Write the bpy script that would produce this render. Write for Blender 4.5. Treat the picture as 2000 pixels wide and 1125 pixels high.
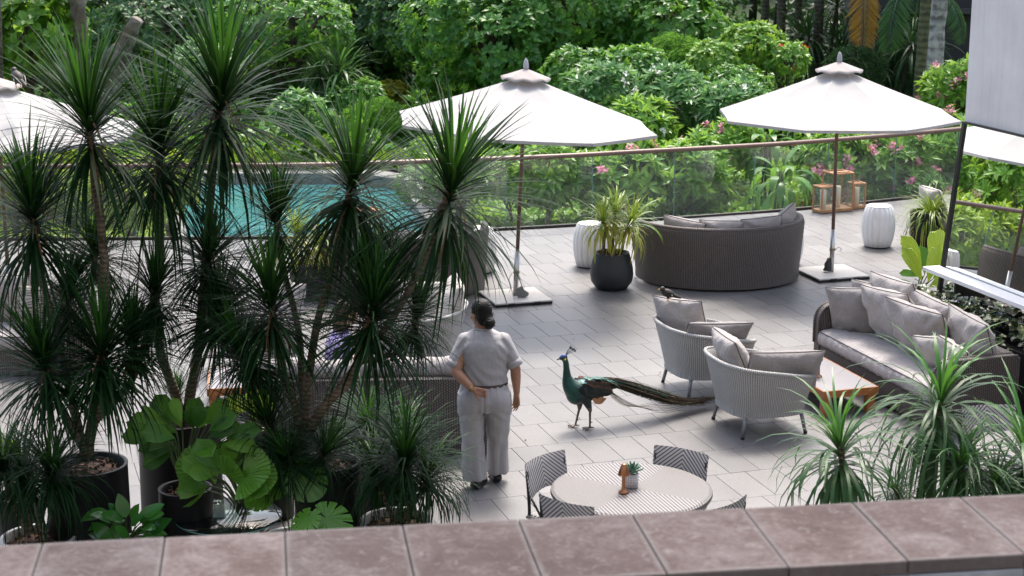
import bpy, bmesh, math, random
import numpy as np
from mathutils import Vector, Matrix, Euler

for _o in list(bpy.data.objects):
    bpy.data.objects.remove(_o)
SC = bpy.context.scene
COL = SC.collection
R = math.radians
pi = math.pi
random.seed(7)
rng = np.random.default_rng(7)

# ------------------------------------------------------------------ camera
CAMH, FPX, PITCH = 5.06, 3400.0, R(13.1)
cd = bpy.data.cameras.new('camera')
cam = bpy.data.objects.new('camera', cd)
COL.objects.link(cam)
cam.location = (0, 0, CAMH)
cam.rotation_euler = (R(90) - PITCH, 0, 0)
cd.sensor_width = 36
cd.lens = FPX / 2000 * 36
cd.clip_start = 0.1
cd.clip_end = 600
cd.dof.use_dof = True
cd.dof.focus_distance = 17.0
cd.dof.aperture_fstop = 4.5
SC.camera = cam

# ------------------------------------------------------------------ sky, sun, exposure
SUN_EL, SUN_AZ = 62.0, 12.0      # high, from behind the garden, a little to the right
w = bpy.data.worlds.new('World')
SC.world = w
w.use_nodes = True
nt = w.node_tree
bgn = nt.nodes['Background']
sky = nt.nodes.new('ShaderNodeTexSky')
sky.sky_type = 'NISHITA'
sky.sun_disc = False
sky.sun_elevation = R(SUN_EL)
sky.sun_rotation = R(SUN_AZ)
sky.air_density = 1.0
sky.dust_density = 5.0
sky.ozone_density = 0.25
bgn.inputs['Strength'].default_value = 0.14
nt.links.new(sky.outputs[0], bgn.inputs['Color'])
sl = bpy.data.lights.new('sun', 'SUN')
sl.energy = 1.5
sl.angle = R(15)
sl.color = (1.0, 0.965, 0.91)
so = bpy.data.objects.new('sun', sl)
COL.objects.link(so)
sd = Vector((math.sin(R(SUN_AZ)) * math.cos(R(SUN_EL)), math.cos(R(SUN_AZ)) * math.cos(R(SUN_EL)), math.sin(R(SUN_EL))))
so.rotation_euler = sd.to_track_quat('Z', 'Y').to_euler()
SC.view_settings.view_transform = 'Standard'
SC.view_settings.look = 'None'
SC.view_settings.gamma = 1
SC.view_settings.use_curve_mapping = False
SC.view_settings.exposure = 1.45
SC.render.engine = 'CYCLES'
SC.cycles.max_bounces = 8
SC.cycles.transparent_max_bounces = 16
SC.cycles.use_denoising = True

# ------------------------------------------------------------------ helpers: layout
TH = R(17.5)                       # the terrace's paving, wall and sofas share this turn
E1 = Vector((math.cos(TH), math.sin(TH), 0))
E2 = Vector((-math.sin(TH), math.cos(TH), 0))


def at(u, v, Y):
    """world point seen at photo pixel (u, v) at the distance Y from the camera's foot"""
    a = (u - 1000) / FPX
    b = (v - 562.5) / FPX
    dy = math.cos(PITCH) - b * math.sin(PITCH)
    dz = -math.sin(PITCH) - b * math.cos(PITCH)
    t = Y / dy
    return Vector((a * t, Y, CAMH + dz * t))


def gnd(u, v, z=0.0):
    a = (u - 1000) / FPX
    b = (v - 562.5) / FPX
    dy = math.cos(PITCH) - b * math.sin(PITCH)
    dz = -math.sin(PITCH) - b * math.cos(PITCH)
    t = (z - CAMH) / dz
    return Vector((a * t, dy * t, z))


# ------------------------------------------------------------------ helpers: meshes
class MB:
    """collects vertices, faces, uvs and material slots for ONE mesh"""

    def __init__(s):
        s.V = []; s.U = []; s.F = []; s.n = 0

    def add(s, V, F, U=None, m=0, T=None):
        V = np.asarray(V, float).reshape(-1, 3)
        if T is not None:
            Tn = np.array(T)
            V = V @ Tn[:3, :3].T + Tn[:3, 3]
        if U is None:
            U = V[:, :2].copy()
        s.V.append(V); s.U.append(np.asarray(U, float).reshape(-1, 2))
        if isinstance(F, np.ndarray):
            if len(F):
                s.F.append((F.astype(np.int64) + s.n, m))
        else:
            by = {}
            for f in F:
                by.setdefault(len(f), []).append(f)
            for k, fs in by.items():
                s.F.append((np.array(fs, np.int64) + s.n, m))
        s.n += len(V)
        return s

    def mesh(s, name, mats, smooth=True):
        me = bpy.data.meshes.new(name)
        V = np.concatenate(s.V); U = np.concatenate(s.U)
        me.vertices.add(len(V))
        me.vertices.foreach_set('co', V.astype(np.float32).ravel())
        li = np.concatenate([f.ravel() for f, m in s.F])
        cnt = np.concatenate([np.full(len(f), f.shape[1]) for f, m in s.F])
        mi = np.concatenate([np.full(len(f), m) for f, m in s.F])
        me.loops.add(len(li))
        me.loops.foreach_set('vertex_index', li.astype(np.int32))
        me.polygons.add(len(cnt))
        st = np.concatenate([[0], np.cumsum(cnt)[:-1]])
        me.polygons.foreach_set('loop_start', st.astype(np.int32))
        me.polygons.foreach_set('loop_total', cnt.astype(np.int32))
        me.polygons.foreach_set('material_index', mi.astype(np.int32))
        me.polygons.foreach_set('use_smooth', np.full(len(cnt), bool(smooth)))
        uv = me.uv_layers.new(name='UVMap')
        uv.data.foreach_set('uv', U[li].astype(np.float32).ravel())
        for m in (mats if isinstance(mats, (list, tuple)) else [mats]):
            me.materials.append(m)
        me.update(calc_edges=True)
        me.validate()
        return me


def link(name, me, parent=None, loc=(0, 0, 0), rot=(0, 0, 0), sc=None):
    o = bpy.data.objects.new(name, me)
    COL.objects.link(o)
    o.location = loc
    o.rotation_euler = rot
    if sc is not None:
        o.scale = (sc, sc, sc) if not hasattr(sc, '__len__') else sc
    if parent is not None:
        o.parent = parent
    return o


def obj(name, mb, mats, parent=None, loc=(0, 0, 0), rot=(0, 0, 0), smooth=True, sc=None, kind=None):
    o = link(name, mb.mesh(name, mats, smooth), parent, loc, rot, sc)
    if kind:
        o['kind'] = kind
    return o


def tag(o, label, cat, group=None):
    o['label'] = label
    o['category'] = cat
    if group:
        o['group'] = group
    return o


def thing(name, label, cat, loc=(0, 0, 0), rz=0.0, group=None):
    return tag(link(name, None, None, loc, (0, 0, rz)), label, cat, group)


def copytree(o, parent=None):
    c = o.copy()
    COL.objects.link(c)
    if parent is not None:
        c.parent = parent
    for ch in list(o.children):
        copytree(ch, c)
    return c


def gridf(nu, nv, wrapu=False, wrapv=False):
    """quads over an (nu x nv) vertex grid, index = i*nv + j"""
    iu = np.arange(nu if wrapu else nu - 1)
    jv = np.arange(nv if wrapv else nv - 1)
    I, J = np.meshgrid(iu, jv, indexing='ij')
    I2 = (I + 1) % nu; J2 = (J + 1) % nv
    return np.stack([I * nv + J, I2 * nv + J, I2 * nv + J2, I * nv + J2], -1).reshape(-1, 4)


def box(mb, sx, sy, sz, c=(0, 0, 0), bev=0.0, m=0, rz=0.0, T=None):
    """box centred at c, edges chamfered by bev"""
    h = np.array([sx, sy, sz]) / 2
    b = min(bev, h.min() * 0.98)
    vs = []
    fs = []
    if b <= 0:
        for x in (-1, 1):
            for y in (-1, 1):
                for z in (-1, 1):
                    vs.append((x * h[0], y * h[1], z * h[2]))
        fs = [(0, 1, 3, 2), (4, 6, 7, 5), (0, 4, 5, 1), (2, 3, 7, 6), (0, 2, 6, 4), (1, 5, 7, 3)]
    else:
        idx = {}
        for x in (-1, 1):
            for y in (-1, 1):
                for z in (-1, 1):
                    for ax in range(3):
                        p = np.array([x, y, z]) * (h - b)
                        p[ax] = (x, y, z)[ax] * h[ax]
                        idx[(x, y, z, ax)] = len(vs)
                        vs.append(tuple(p))
        for ax in range(3):
            o1, o2 = [(1, 2), (2, 0), (0, 1)][ax]
            for s_ in (-1, 1):
                q = []
                for a, bb in ((-1, -1), (1, -1), (1, 1), (-1, 1)):
                    k = [0, 0, 0]; k[ax] = s_; k[o1] = a; k[o2] = bb
                    q.append(idx[(k[0], k[1], k[2], ax)])
                fs.append(tuple(q) if s_ > 0 else tuple(q[::-1]))
            for a in (-1, 1):
                for bb in (-1, 1):
                    k0 = [0, 0, 0]; k0[o1] = a; k0[o2] = bb
                    q = []
                    for s_, face in ((-1, o1), (1, o1), (1, o2), (-1, o2)):
                        k = list(k0); k[ax] = s_
                        q.append(idx[(k[0], k[1], k[2], face)])
                    fs.append(tuple(q) if a * bb < 0 else tuple(q[::-1]))
        for x in (-1, 1):
            for y in (-1, 1):
                for z in (-1, 1):
                    q = [idx[(x, y, z, a)] for a in range(3)]
                    fs.append(tuple(q) if x * y * z > 0 else tuple(q[::-1]))
    V = np.array(vs)
    ca, sa = math.cos(rz), math.sin(rz)
    U = np.stack([V[:, 0] + V[:, 1] * 0.97, V[:, 2] + V[:, 1] * 0.3], 1)
    V = V @ np.array([[ca, sa, 0], [-sa, ca, 0], [0, 0, 1]]) + np.array(c)
    return mb.add(V, fs, U, m, T)


def tube(mb, P, r, n=8, m=0, cap=True, T=None, closed=False):
    P = np.asarray(P, float)
    k = len(P)
    r = np.full(k, float(r)) if np.isscalar(r) else np.asarray(r, float)
    if closed:
        t = np.roll(P, -1, 0) - np.roll(P, 1, 0)
    else:
        t = np.gradient(P, axis=0)
    t /= np.linalg.norm(t, axis=1)[:, None] + 1e-12
    up = np.array([0, 0, 1.0]) if abs(t[0, 2]) < 0.9 else np.array([1.0, 0, 0])
    N = []
    nv = up - t[0] * np.dot(up, t[0])
    nv /= np.linalg.norm(nv)
    for i in range(k):
        nv = nv - t[i] * np.dot(nv, t[i])
        nv /= np.linalg.norm(nv) + 1e-12
        N.append(nv)
    N = np.array(N)
    B = np.cross(t, N)
    a = np.linspace(0, 2 * pi, n, endpoint=False)
    V = P[:, None, :] + r[:, None, None] * (np.cos(a)[None, :, None] * N[:, None, :] + np.sin(a)[None, :, None] * B[:, None, :])
    L = np.concatenate([[0], np.cumsum(np.linalg.norm(np.diff(P, axis=0), axis=1))])
    U = np.stack(np.broadcast_arrays(L[:, None], (a * r.mean())[None, :]), -1).reshape(-1, 2)
    F = [tuple(f) for f in gridf(k, n, closed, True)[:, ::-1]]
    if cap and not closed:
        F.append(tuple(range(n)))
        F.append(tuple(range((k - 1) * n, k * n))[::-1])
        F[-1] = tuple(F[-1][::-1]); F[-2] = tuple(F[-2][::-1])
    return mb.add(V.reshape(-1, 3), F, U, m, T)


def lathe(mb, prof, n=32, m=0, c=(0, 0, 0), cap_top=False, cap_bot=False, T=None, flute=0, depth=0.0):
    prof = np.asarray(prof, float)
    a = np.linspace(0, 2 * pi, n, endpoint=False)
    rad = np.ones(n)
    if flute:
        rad = 1 - depth * (1 - np.abs(np.sin(a * flute / 2)) ** 0.6)
    V = np.stack(np.broadcast_arrays(prof[:, 0, None] * (np.cos(a) * rad)[None], prof[:, 0, None] * (np.sin(a) * rad)[None], prof[:, 1, None]), -1)
    V = V.reshape(-1, 3) + np.array(c)
    L = np.concatenate([[0], np.cumsum(np.linalg.norm(np.diff(prof, axis=0), axis=1))])
    U = np.stack(np.broadcast_arrays((a * prof[:, 0].max())[None], L[:, None]), -1).reshape(-1, 2)
    k = len(prof)
    F = [tuple(f) for f in gridf(k, n, False, True)[:, ::-1]]
    if cap_bot:
        F.append(tuple(range(n))[::-1])
    if cap_top:
        F.append(tuple(range((k - 1) * n, k * n)))
    return mb.add(V, F, U, m, T)


def crom(P, n=8):
    """Catmull-Rom through the points"""
    P = np.asarray(P, float)
    Q = np.vstack([2 * P[0] - P[1], P, 2 * P[-1] - P[-2]])
    out = []
    for i in range(1, len(Q) - 2):
        for t in np.linspace(0, 1, n, endpoint=False):
            a, b, c, d = Q[i - 1], Q[i], Q[i + 1], Q[i + 2]
            out.append(0.5 * (2 * b + (c - a) * t + (2 * a - 5 * b + 4 * c - d) * t * t + (3 * b - a - 3 * c + d) * t ** 3))
    out.append(P[-1])
    return np.array(out)


def fill(mb, outline, z0, z1, m=0):
    """prism over a convex xy outline (ccw)"""
    P = np.asarray(outline, float)
    n = len(P)
    V = np.vstack([np.c_[P, np.full(n, z0)], np.c_[P, np.full(n, z1)]])
    F = [tuple(range(n))[::-1], tuple(range(n, 2 * n))] + [(i, (i + 1) % n, n + (i + 1) % n, n + i) for i in range(n)]
    return mb.add(V, F, None, m)


# ------------------------------------------------------------------ helpers: materials
class NB:
    def __init__(s, name):
        s.m = bpy.data.materials.new(name)
        s.m.use_nodes = True
        s.t = s.m.node_tree
        s.p = s.t.nodes['Principled BSDF']
        s.out = s.t.nodes['Material Output']

    def n(s, typ, **kw):
        nd = s.t.nodes.new('ShaderNode' + typ)
        for k, v in kw.items():
            if k.startswith('_'):
                setattr(nd, k[1:], v)
            else:
                s.set(nd.inputs[int(k[1:]) if k[0] == 'i' and k[1:].isdigit() else k.replace('__', ' ')], v)
        return nd

    def set(s, inp, v):
        if isinstance(v, bpy.types.NodeSocket):
            s.t.links.new(v, inp)
        elif isinstance(v, (tuple, list)) and len(v) == 3 and inp.type == 'RGBA':
            inp.default_value = (*v, 1)
        else:
            inp.default_value = v

    def P(s, **kw):
        for k, v in kw.items():
            s.set(s.p.inputs[k.replace('_', ' ')], v)
        return s

    def coord(s, kind='Object', scale=(1, 1, 1), rot=(0, 0, 0)):
        tc = s.n('TexCoord')
        mp = s.n('Mapping')
        s.t.links.new(tc.outputs[kind], mp.inputs[0])
        mp.inputs['Scale'].default_value = scale if hasattr(scale, '__len__') else (scale,) * 3
        mp.inputs['Rotation'].default_value = rot
        return mp.outputs[0]

    def noise(s, vec, scale=5, detail=4, rough=0.55, dist=0.0):
        nd = s.n('TexNoise', Scale=scale, Detail=detail, Roughness=rough, Distortion=dist)
        if vec is not None:
            s.t.links.new(vec, nd.inputs['Vector'])
        return nd.outputs[0]

    def ramp(s, fac, stops, interp='LINEAR'):
        nd = s.n('ValToRGB')
        nd.color_ramp.interpolation = interp
        el = nd.color_ramp.elements
        while len(el) < len(stops):
            el.new(0.5)
        for e, (p, c) in zip(el, stops):
            e.position = p
            e.color = (*c, 1) if hasattr(c, '__len__') else (c, c, c, 1)
        s.t.links.new(fac, nd.inputs[0])
        return nd.outputs[0]

    def mix(s, fac, a, b, mode='MIX'):
        nd = s.n('MixRGB', _blend_type=mode)
        s.set(nd.inputs[0], fac); s.set(nd.inputs[1], a); s.set(nd.inputs[2], b)
        return nd.outputs[0]

    def math(s, op, a, b=0.0, c=0.0):
        nd = s.n('Math', _operation=op)
        s.set(nd.inputs[0], a); s.set(nd.inputs[1], b); s.set(nd.inputs[2], c)
        return nd.outputs[0]

    def bump(s, h, strength=0.3, dist=0.01):
        nd = s.n('Bump', Strength=strength, Distance=dist)
        s.t.links.new(h, nd.inputs['Height'])
        s.t.links.new(nd.outputs[0], s.p.inputs['Normal'])
        return nd

    def sep(s, vec):
        nd = s.n('SeparateXYZ')
        s.t.links.new(vec, nd.inputs[0])
        return nd.outputs


def simple(name, col, rough=0.5, metal=0.0, var=0.12, nscale=6, bump=0.0, bscale=80, spec=0.5, col2=None):
    b = NB(name)
    c = b.coord('Object')
    n = b.noise(c, nscale, 5)
    c2 = col2 or tuple(x * (1 - var * 2) for x in col)
    b.P(Base_Color=b.ramp(n, [(0.3, c2), (0.7, col)]), Roughness=rough, Metallic=metal)
    b.p.inputs['Specular IOR Level'].default_value = spec
    if bump:
        b.bump(b.noise(c, bscale, 3), bump, 0.004)
    return b.m


def leafmat(name, ca, cb, rough=0.42, trans=0.25, tcol=None, spec=0.5, along=None):
    """leaf: colour differs from leaf to leaf, some light passes through"""
    b = NB(name)
    g = b.n('NewGeometry')
    oi = b.n('ObjectInfo')
    r = b.math('FRACT', b.math('ADD', g.outputs['Random Per Island'], oi.outputs['Random']))
    n = b.noise(b.coord('Object'), 1.3, 2)
    f = b.math('MULTIPLY_ADD', r, 0.75, b.math('MULTIPLY_ADD', n, 0.5, -0.12))
    col = b.ramp(f, [(0.1, ca), (0.9, cb)])
    b.P(Base_Color=col, Roughness=rough)
    b.p.inputs['Specular IOR Level'].default_value = spec
    t = b.n('BsdfTranslucent')
    tc = tcol or tuple(min(1, x * 1.6) for x in cb)
    b.set(t.inputs[0], b.mix(0.5, col, tc))
    mx = b.n('MixShader')
    mx.inputs[0].default_value = trans
    b.t.links.new(b.p.outputs[0], mx.inputs[1])
    b.t.links.new(t.outputs[0], mx.inputs[2])
    b.t.links.new(mx.outputs[0], b.out.inputs[0])
    return b.m


def wickermat(name, ca, cb, sx=0.016, sy=0.010, depth=0.8, rough=0.5):
    """woven strands in uv metres: upright stakes and crossing weft, each with relief"""
    b = NB(name)
    uv = b.coord('UV')
    x, y, z = b.sep(uv)
    wob = b.math('MULTIPLY_ADD', b.noise(uv, 14, 2), 0.010, x)
    stake = b.math('ABSOLUTE', b.math('SINE', b.math('MULTIPLY', b.math('DIVIDE', wob, sx), pi)))
    col_ = b.math('FLOOR', b.math('DIVIDE', wob, sx))
    ys = b.math('MULTIPLY_ADD', b.math('MODULO', b.math('ABSOLUTE', col_), 2.0), 0.5, b.math('DIVIDE', y, sy * 2))
    wy = b.math('ABSOLUTE', b.math('SINE', b.math('MULTIPLY', ys, pi)))
    h = b.math('MULTIPLY', b.math('POWER', stake, 0.7), b.math('MULTIPLY_ADD', b.math('POWER', wy, 0.7), 0.6, 0.4))
    h2 = h
    n = b.noise(uv, 9, 3)
    cc = b.ramp(h, [(0.15, tuple(v * 0.5 for v in ca)), (0.55, ca), (1.0, cb)])
    cc = b.mix(b.math('MULTIPLY', n, 0.5), cc, tuple(v * 0.6 for v in ca))
    b.P(Base_Color=cc, Roughness=rough)
    b.bump(h2, depth, sx * 0.35)
    return b.m

# ================================================================== materials of the setting
def granite_mat(name, base=0.153):
    b = NB(name)
    geo = b.n('NewGeometry'); oi = b.n('ObjectInfo')
    r = b.math('FRACT', b.math('ADD', geo.outputs['Random Per Island'], oi.outputs['Random']))
    wc = b.n('NewGeometry').outputs['Position']
    sp = b.noise(wc, 95, 3, 0.7)
    sp2 = b.noise(wc, 260, 2, 0.6)
    big = b.noise(wc, 1.1, 4, 0.6)
    lo = tuple(base * k for k in (0.49, 0.485, 0.485)); hi = tuple(base * k for k in (1.41, 1.40, 1.40))
    c = b.ramp(b.math('MULTIPLY_ADD', sp, 0.6, b.math('MULTIPLY', sp2, 0.4)), [(0.36, lo), (0.62, hi)])
    c = b.mix(1.0, c, b.ramp(r, [(0, (0.86, 0.86, 0.875)), (1, (1.08, 1.075, 1.065))]), 'MULTIPLY')
    c = b.mix(1.0, c, b.ramp(big, [(0.3, (0.86, 0.85, 0.84)), (0.7, (1.06, 1.06, 1.06))]), 'MULTIPLY')
    st = b.noise(wc, 5.5, 5, 0.7)
    c = b.mix(b.ramp(st, [(0.56, 0.0), (0.76, 0.4)]), c, (0.10, 0.085, 0.07))
    b.P(Base_Color=c, Roughness=b.math('MULTIPLY_ADD', big, 0.2, 0.36))
    b.p.inputs['Specular IOR Level'].default_value = 0.62
    b.bump(sp, 0.12, 0.003)
    return b.m


M_granite = granite_mat('granite')
M_joint = simple('joint_mortar', (0.095, 0.088, 0.08), 0.9)
M_soil = simple('soil', (0.05, 0.035, 0.025), 0.95, nscale=30, bump=0.6, bscale=60)
def plaster_mat():
    b = NB('plaster')
    c = b.coord('Object')
    n = b.noise(c, 2.0, 5, 0.6)
    st = b.noise(b.coord('Object', (9, 9, 0.35)), 2.2, 4, 0.6)
    sp = b.noise(c, 38, 3, 0.7)
    col = b.ramp(n, [(0.3, (0.62, 0.61, 0.60)), (0.7, (0.74, 0.73, 0.725))])
    col = b.mix(b.ramp(st, [(0.52, 0.0), (0.75, 0.22)]), col, (0.34, 0.32, 0.30))
    col = b.mix(b.ramp(sp, [(0.70, 0.0), (0.78, 0.35)]), col, (0.30, 0.28, 0.26))
    b.P(Base_Color=col, Roughness=0.8)
    b.bump(b.noise(c, 120, 3), 0.25, 0.003)
    return b.m


M_plaster = plaster_mat()
M_black = simple('black_metal', (0.012, 0.012, 0.013), 0.4)
M_rail = simple('bronze_rail', (0.17, 0.108, 0.082), 0.42, metal=0.1, var=0.06)
M_steel = simple('steel', (0.55, 0.55, 0.54), 0.32, metal=1.0, var=0.08)
M_white = simple('white_stone', (0.80, 0.80, 0.80), 0.5, var=0.03)


def glass_mat(name, tint=(0.90, 0.97, 0.945), dirt=0.05, ior=1.5):
    b = NB(name)
    tr = b.n('BsdfTransparent'); tr.inputs[0].default_value = (*tint, 1)
    gl = b.n('BsdfGlossy'); gl.inputs['Roughness'].default_value = 0.02
    ge = b.n('NewGeometry')
    dt = b.n('VectorMath', _operation='DOT_PRODUCT')
    b.t.links.new(ge.outputs['Normal'], dt.inputs[0]); b.t.links.new(ge.outputs['Incoming'], dt.inputs[1])
    co = b.math('ABSOLUTE', dt.outputs['Value'])
    r0 = ((ior - 1) / (ior + 1)) ** 2
    frs = b.math('MULTIPLY_ADD', b.math('POWER', b.math('SUBTRACT', 1.0, co), 5.0), 1 - r0, r0)
    mx = b.n('MixShader')
    b.t.links.new(frs, mx.inputs[0])
    b.t.links.new(tr.outputs[0], mx.inputs[1]); b.t.links.new(gl.outputs[0], mx.inputs[2])
    df = b.n('BsdfDiffuse'); df.inputs[0].default_value = (0.75, 0.8, 0.8, 1)
    n = b.noise(b.coord('Object'), 2.5, 4)
    m2 = b.n('MixShader')
    b.t.links.new(b.math('MULTIPLY', n, dirt * 2), m2.inputs[0])
    b.t.links.new(mx.outputs[0], m2.inputs[1]); b.t.links.new(df.outputs[0], m2.inputs[2])
    b.t.links.new(m2.outputs[0], b.out.inputs[0])
    return b.m


M_glass = glass_mat('balustrade_glass', (0.985, 0.995, 0.99), 0.014)
M_clear = glass_mat('clear_glass', (0.96, 0.98, 0.97), 0.02)

# ================================================================== balustrade line
RAIL = crom([(-13, 24.9), (-10, 24.83), (-7.45, 24.85), (-5.2, 24.91), (-3.0, 25.0), (-1.8, 25.22), (0.54, 25.79), (1.88, 26.27), (3.2, 26.72),
             (4.55, 27.25), (6.6, 28.3), (8.2, 29.3), (10.5, 31.0)], 24)
_L = np.concatenate([[0], np.cumsum(np.linalg.norm(np.diff(RAIL, axis=0), axis=1))])


def rail_at(s):
    p = np.array([np.interp(s, _L, RAIL[:, 0]), np.interp(s, _L, RAIL[:, 1])])
    q = np.array([np.interp(s + 0.02, _L, RAIL[:, 0]), np.interp(s + 0.02, _L, RAIL[:, 1])]) - p
    return p, q / np.linalg.norm(q)


# ================================================================== garden terrain
def terr(x, y):
    """garden height beyond the terrace"""
    x = np.asarray(x, float); y = np.asarray(y, float)
    edge = np.interp(x, RAIL[:, 0], RAIL[:, 1])
    d = y - edge
    right = 1 / (1 + np.exp(-(x - 0.2) * 1.6))
    base = -1.15 + right * 0.55
    base = base + np.clip((d - 6) / 25, 0, 1) * (-0.5 * right)
    far = np.clip((y - 52) / 40, 0, 1)
    return base + far * 4.0 + 0.06 * np.sin(x * 1.7) * np.cos(y * 1.3)


POOL = [(-5.5, 27.9), (-1.9, 27.9), (-0.95, 29.3), (-1.75, 32.5), (-2.35, 36.2), (-3.2, 37.0), (-6.6, 37.0), (-6.9, 35.5), (-5.9, 31.0)]


def inpool(x, y, grow=0.0):
    P = np.array(POOL); c = P.mean(0)
    P = c + (P - c) * (1 + grow)
    ins = np.zeros(np.shape(x), bool)
    j = len(P) - 1
    for i in range(len(P)):
        xi, yi = P[i]; xj, yj = P[j]
        cond = ((yi > y) != (yj > y)) & (x < (xj - xi) * (y - yi) / (yj - yi + 1e-9) + xi)
        ins ^= cond
        j = i
    return ins


def make_ground():
    xs = np.linspace(-70, 70, 141); ys = np.concatenate([np.linspace(24.2, 60, 90), np.linspace(61.5, 230, 40)])
    X, Y = np.meshgrid(xs, ys, indexing='ij')
    edge = np.interp(X, RAIL[:, 0], RAIL[:, 1])
    Z = terr(X, Y)
    Z = np.where(inpool(X, Y, 0.06), -2.6, Z)
    mb = MB()
    mb.add(np.stack([X, Y, Z], -1).reshape(-1, 3), gridf(len(xs), len(ys)))
    b = NB('garden_soil')
    c = b.coord('Object')
    n1 = b.noise(c, 0.8, 5); n2 = b.noise(c, 14, 4)
    col = b.ramp(n1, [(0.35, (0.035, 0.03, 0.015)), (0.6, (0.03, 0.06, 0.014))])
    col = b.mix(b.math('MULTIPLY', n2, 0.6), col, (0.05, 0.08, 0.02))
    b.P(Base_Color=col, Roughness=0.95)
    b.bump(n2, 0.6, 0.05)
    o = obj('ground', mb, b.m)
    o['kind'] = 'structure'
    # pool water, basin and stone rim
    wm = NB('pool_water')
    c = wm.coord('Object')
    n = wm.noise(c, 3.0, 3)
    wm.P(Base_Color=wm.ramp(n, [(0.3, (0.025, 0.15, 0.168)), (0.7, (0.055, 0.24, 0.26))]), Roughness=0.06)
    wm.bump(wm.noise(wm.coord('Object', (1, 2.2, 1)), 4.5, 2), 0.25, 0.05)
    mb = MB()
    P = POOL
    mb.add([(x, y, -1.25) for x, y in P], [tuple(range(len(P)))])
    obj('pool_water', mb, wm.m)['kind'] = 'structure'
    c0 = np.array(P).mean(0)
    rim = simple('pool_rim_stone', (0.24, 0.245, 0.24), 0.7, nscale=4, var=0.2, bump=0.2)
    mb = MB()
    n = len(P)
    inn = np.array(P); outr = c0 + (inn - c0) * 1.085 + (inn - c0) / np.linalg.norm(inn - c0, axis=1)[:, None] * 0.25
    V = np.vstack([np.c_[inn, np.full(n, -1.6)], np.c_[inn, np.full(n, -1.02)], np.c_[outr, np.full(n, -1.02)], np.c_[outr, np.full(n, -2.0)]])
    mb.add(V, [(k * n + i, k * n + (i + 1) % n, (k + 1) * n + (i + 1) % n, (k + 1) * n + i) for k in range(3) for i in range(n)])
    obj('pool_edge', mb, rim, smooth=False)['kind'] = 'structure'


make_ground()


# ================================================================== terrace
def make_terrace():
    pts = [(x, y) for x, y in RAIL if -13 <= x <= 10.5]
    out = [(-13.0, 2.0), (10.5, 2.0)] + [(x, y + 0.12) for x, y in pts][::-1]
    mb = MB()
    n = len(out)
    V = [(x, y, -0.013) for x, y in out] + [(x, y, -2.6) for x, y in out]
    F = [tuple(range(n))] + [(i, n + i, n + (i + 1) % n, (i + 1) % n) for i in range(n)]
    mb.add(V, F)
    ter = obj('terrace', mb, M_joint, smooth=False)
    ter['kind'] = 'structure'
    # slabs: rows along E1 0.63 deep, slabs 0.30 wide, staggered; joints 5 mm
    DW, DR, GAP = 0.293, 0.622, 0.0038
    o = np.array([0.42, 19.30])
    e1 = np.array(E1[:2]); e2 = np.array(E2[:2])
    slabs = []
    rr = random.Random(3)
    for r_ in range(-22, 26):
        off = (0.5 if r_ % 2 else 0.0) * DW + rr.uniform(-0.02, 0.02)
        for k in range(-50, 45):
            c = o + e1 * (off + (k + 0.5) * DW) + e2 * ((r_ + 0.5) * DR)
            edge = np.interp(c[0], RAIL[:, 0], RAIL[:, 1])
            if c[1] > edge + 0.25 or c[1] < 9.0 or c[0] < -12 or c[0] > 9.5:
                continue
            if c[1] > edge - 0.33:
                slabs.append((c, 2)); continue
            u = 1000 + FPX * c[0] / (c[1] * 0.974 + 1.147)
            vis = -60 < u < 2060 and 11.2 < c[1]
            hid = (u < 900 and c[1] < 24) or (u > 1500 and c[1] < 15.5)
            slabs.append((c, 0 if vis and not hid else 1))
    near = sorted([s for s in slabs if s[1] == 0], key=lambda s: s[0][1])
    keep, rest = near[:296], near[296:] + [s for s in slabs if s[1] == 1]
    mb = MB()
    box(mb, DW - GAP, DR - GAP, 0.012, (0, 0, -0.006), 0.0016)
    me = mb.mesh('paving_slab', M_granite, False)
    rot = (0, 0, TH)
    for c, _ in keep:
        link('paving_slab', me, ter, (c[0], c[1], rr.uniform(-0.0012, 0.0)), rot)
    mb = MB()
    for c, _ in rest:
        box(mb, DW - GAP, DR - GAP, 0.012, (c[0], c[1], -0.006 + rr.uniform(-0.0012, 0)), 0.0016, rz=-0.0 + TH)
    # edge slabs are cut to the curve of the balustrade
    for c, k in slabs:
        if k != 2:
            continue
        h = np.array([[-1, -1], [1, -1], [1, 1], [-1, 1]]) * np.array([(DW - GAP) / 2, (DR - GAP) / 2])
        Q = c + h[:, :1] * e1 + h[:, 1:] * e2
        ed = np.interp(Q[:, 0], RAIL[:, 0], RAIL[:, 1]) - 0.10
        if (Q[:, 1] >= ed).all():
            continue
        Q[:, 1] = np.minimum(Q[:, 1], ed)
        fill(mb, Q, -0.012, -0.0008)
    g = obj('paving', mb, M_granite, ter, smooth=False)
    g['kind'] = 'stuff'
    return ter


TERRACE = make_terrace()


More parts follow.
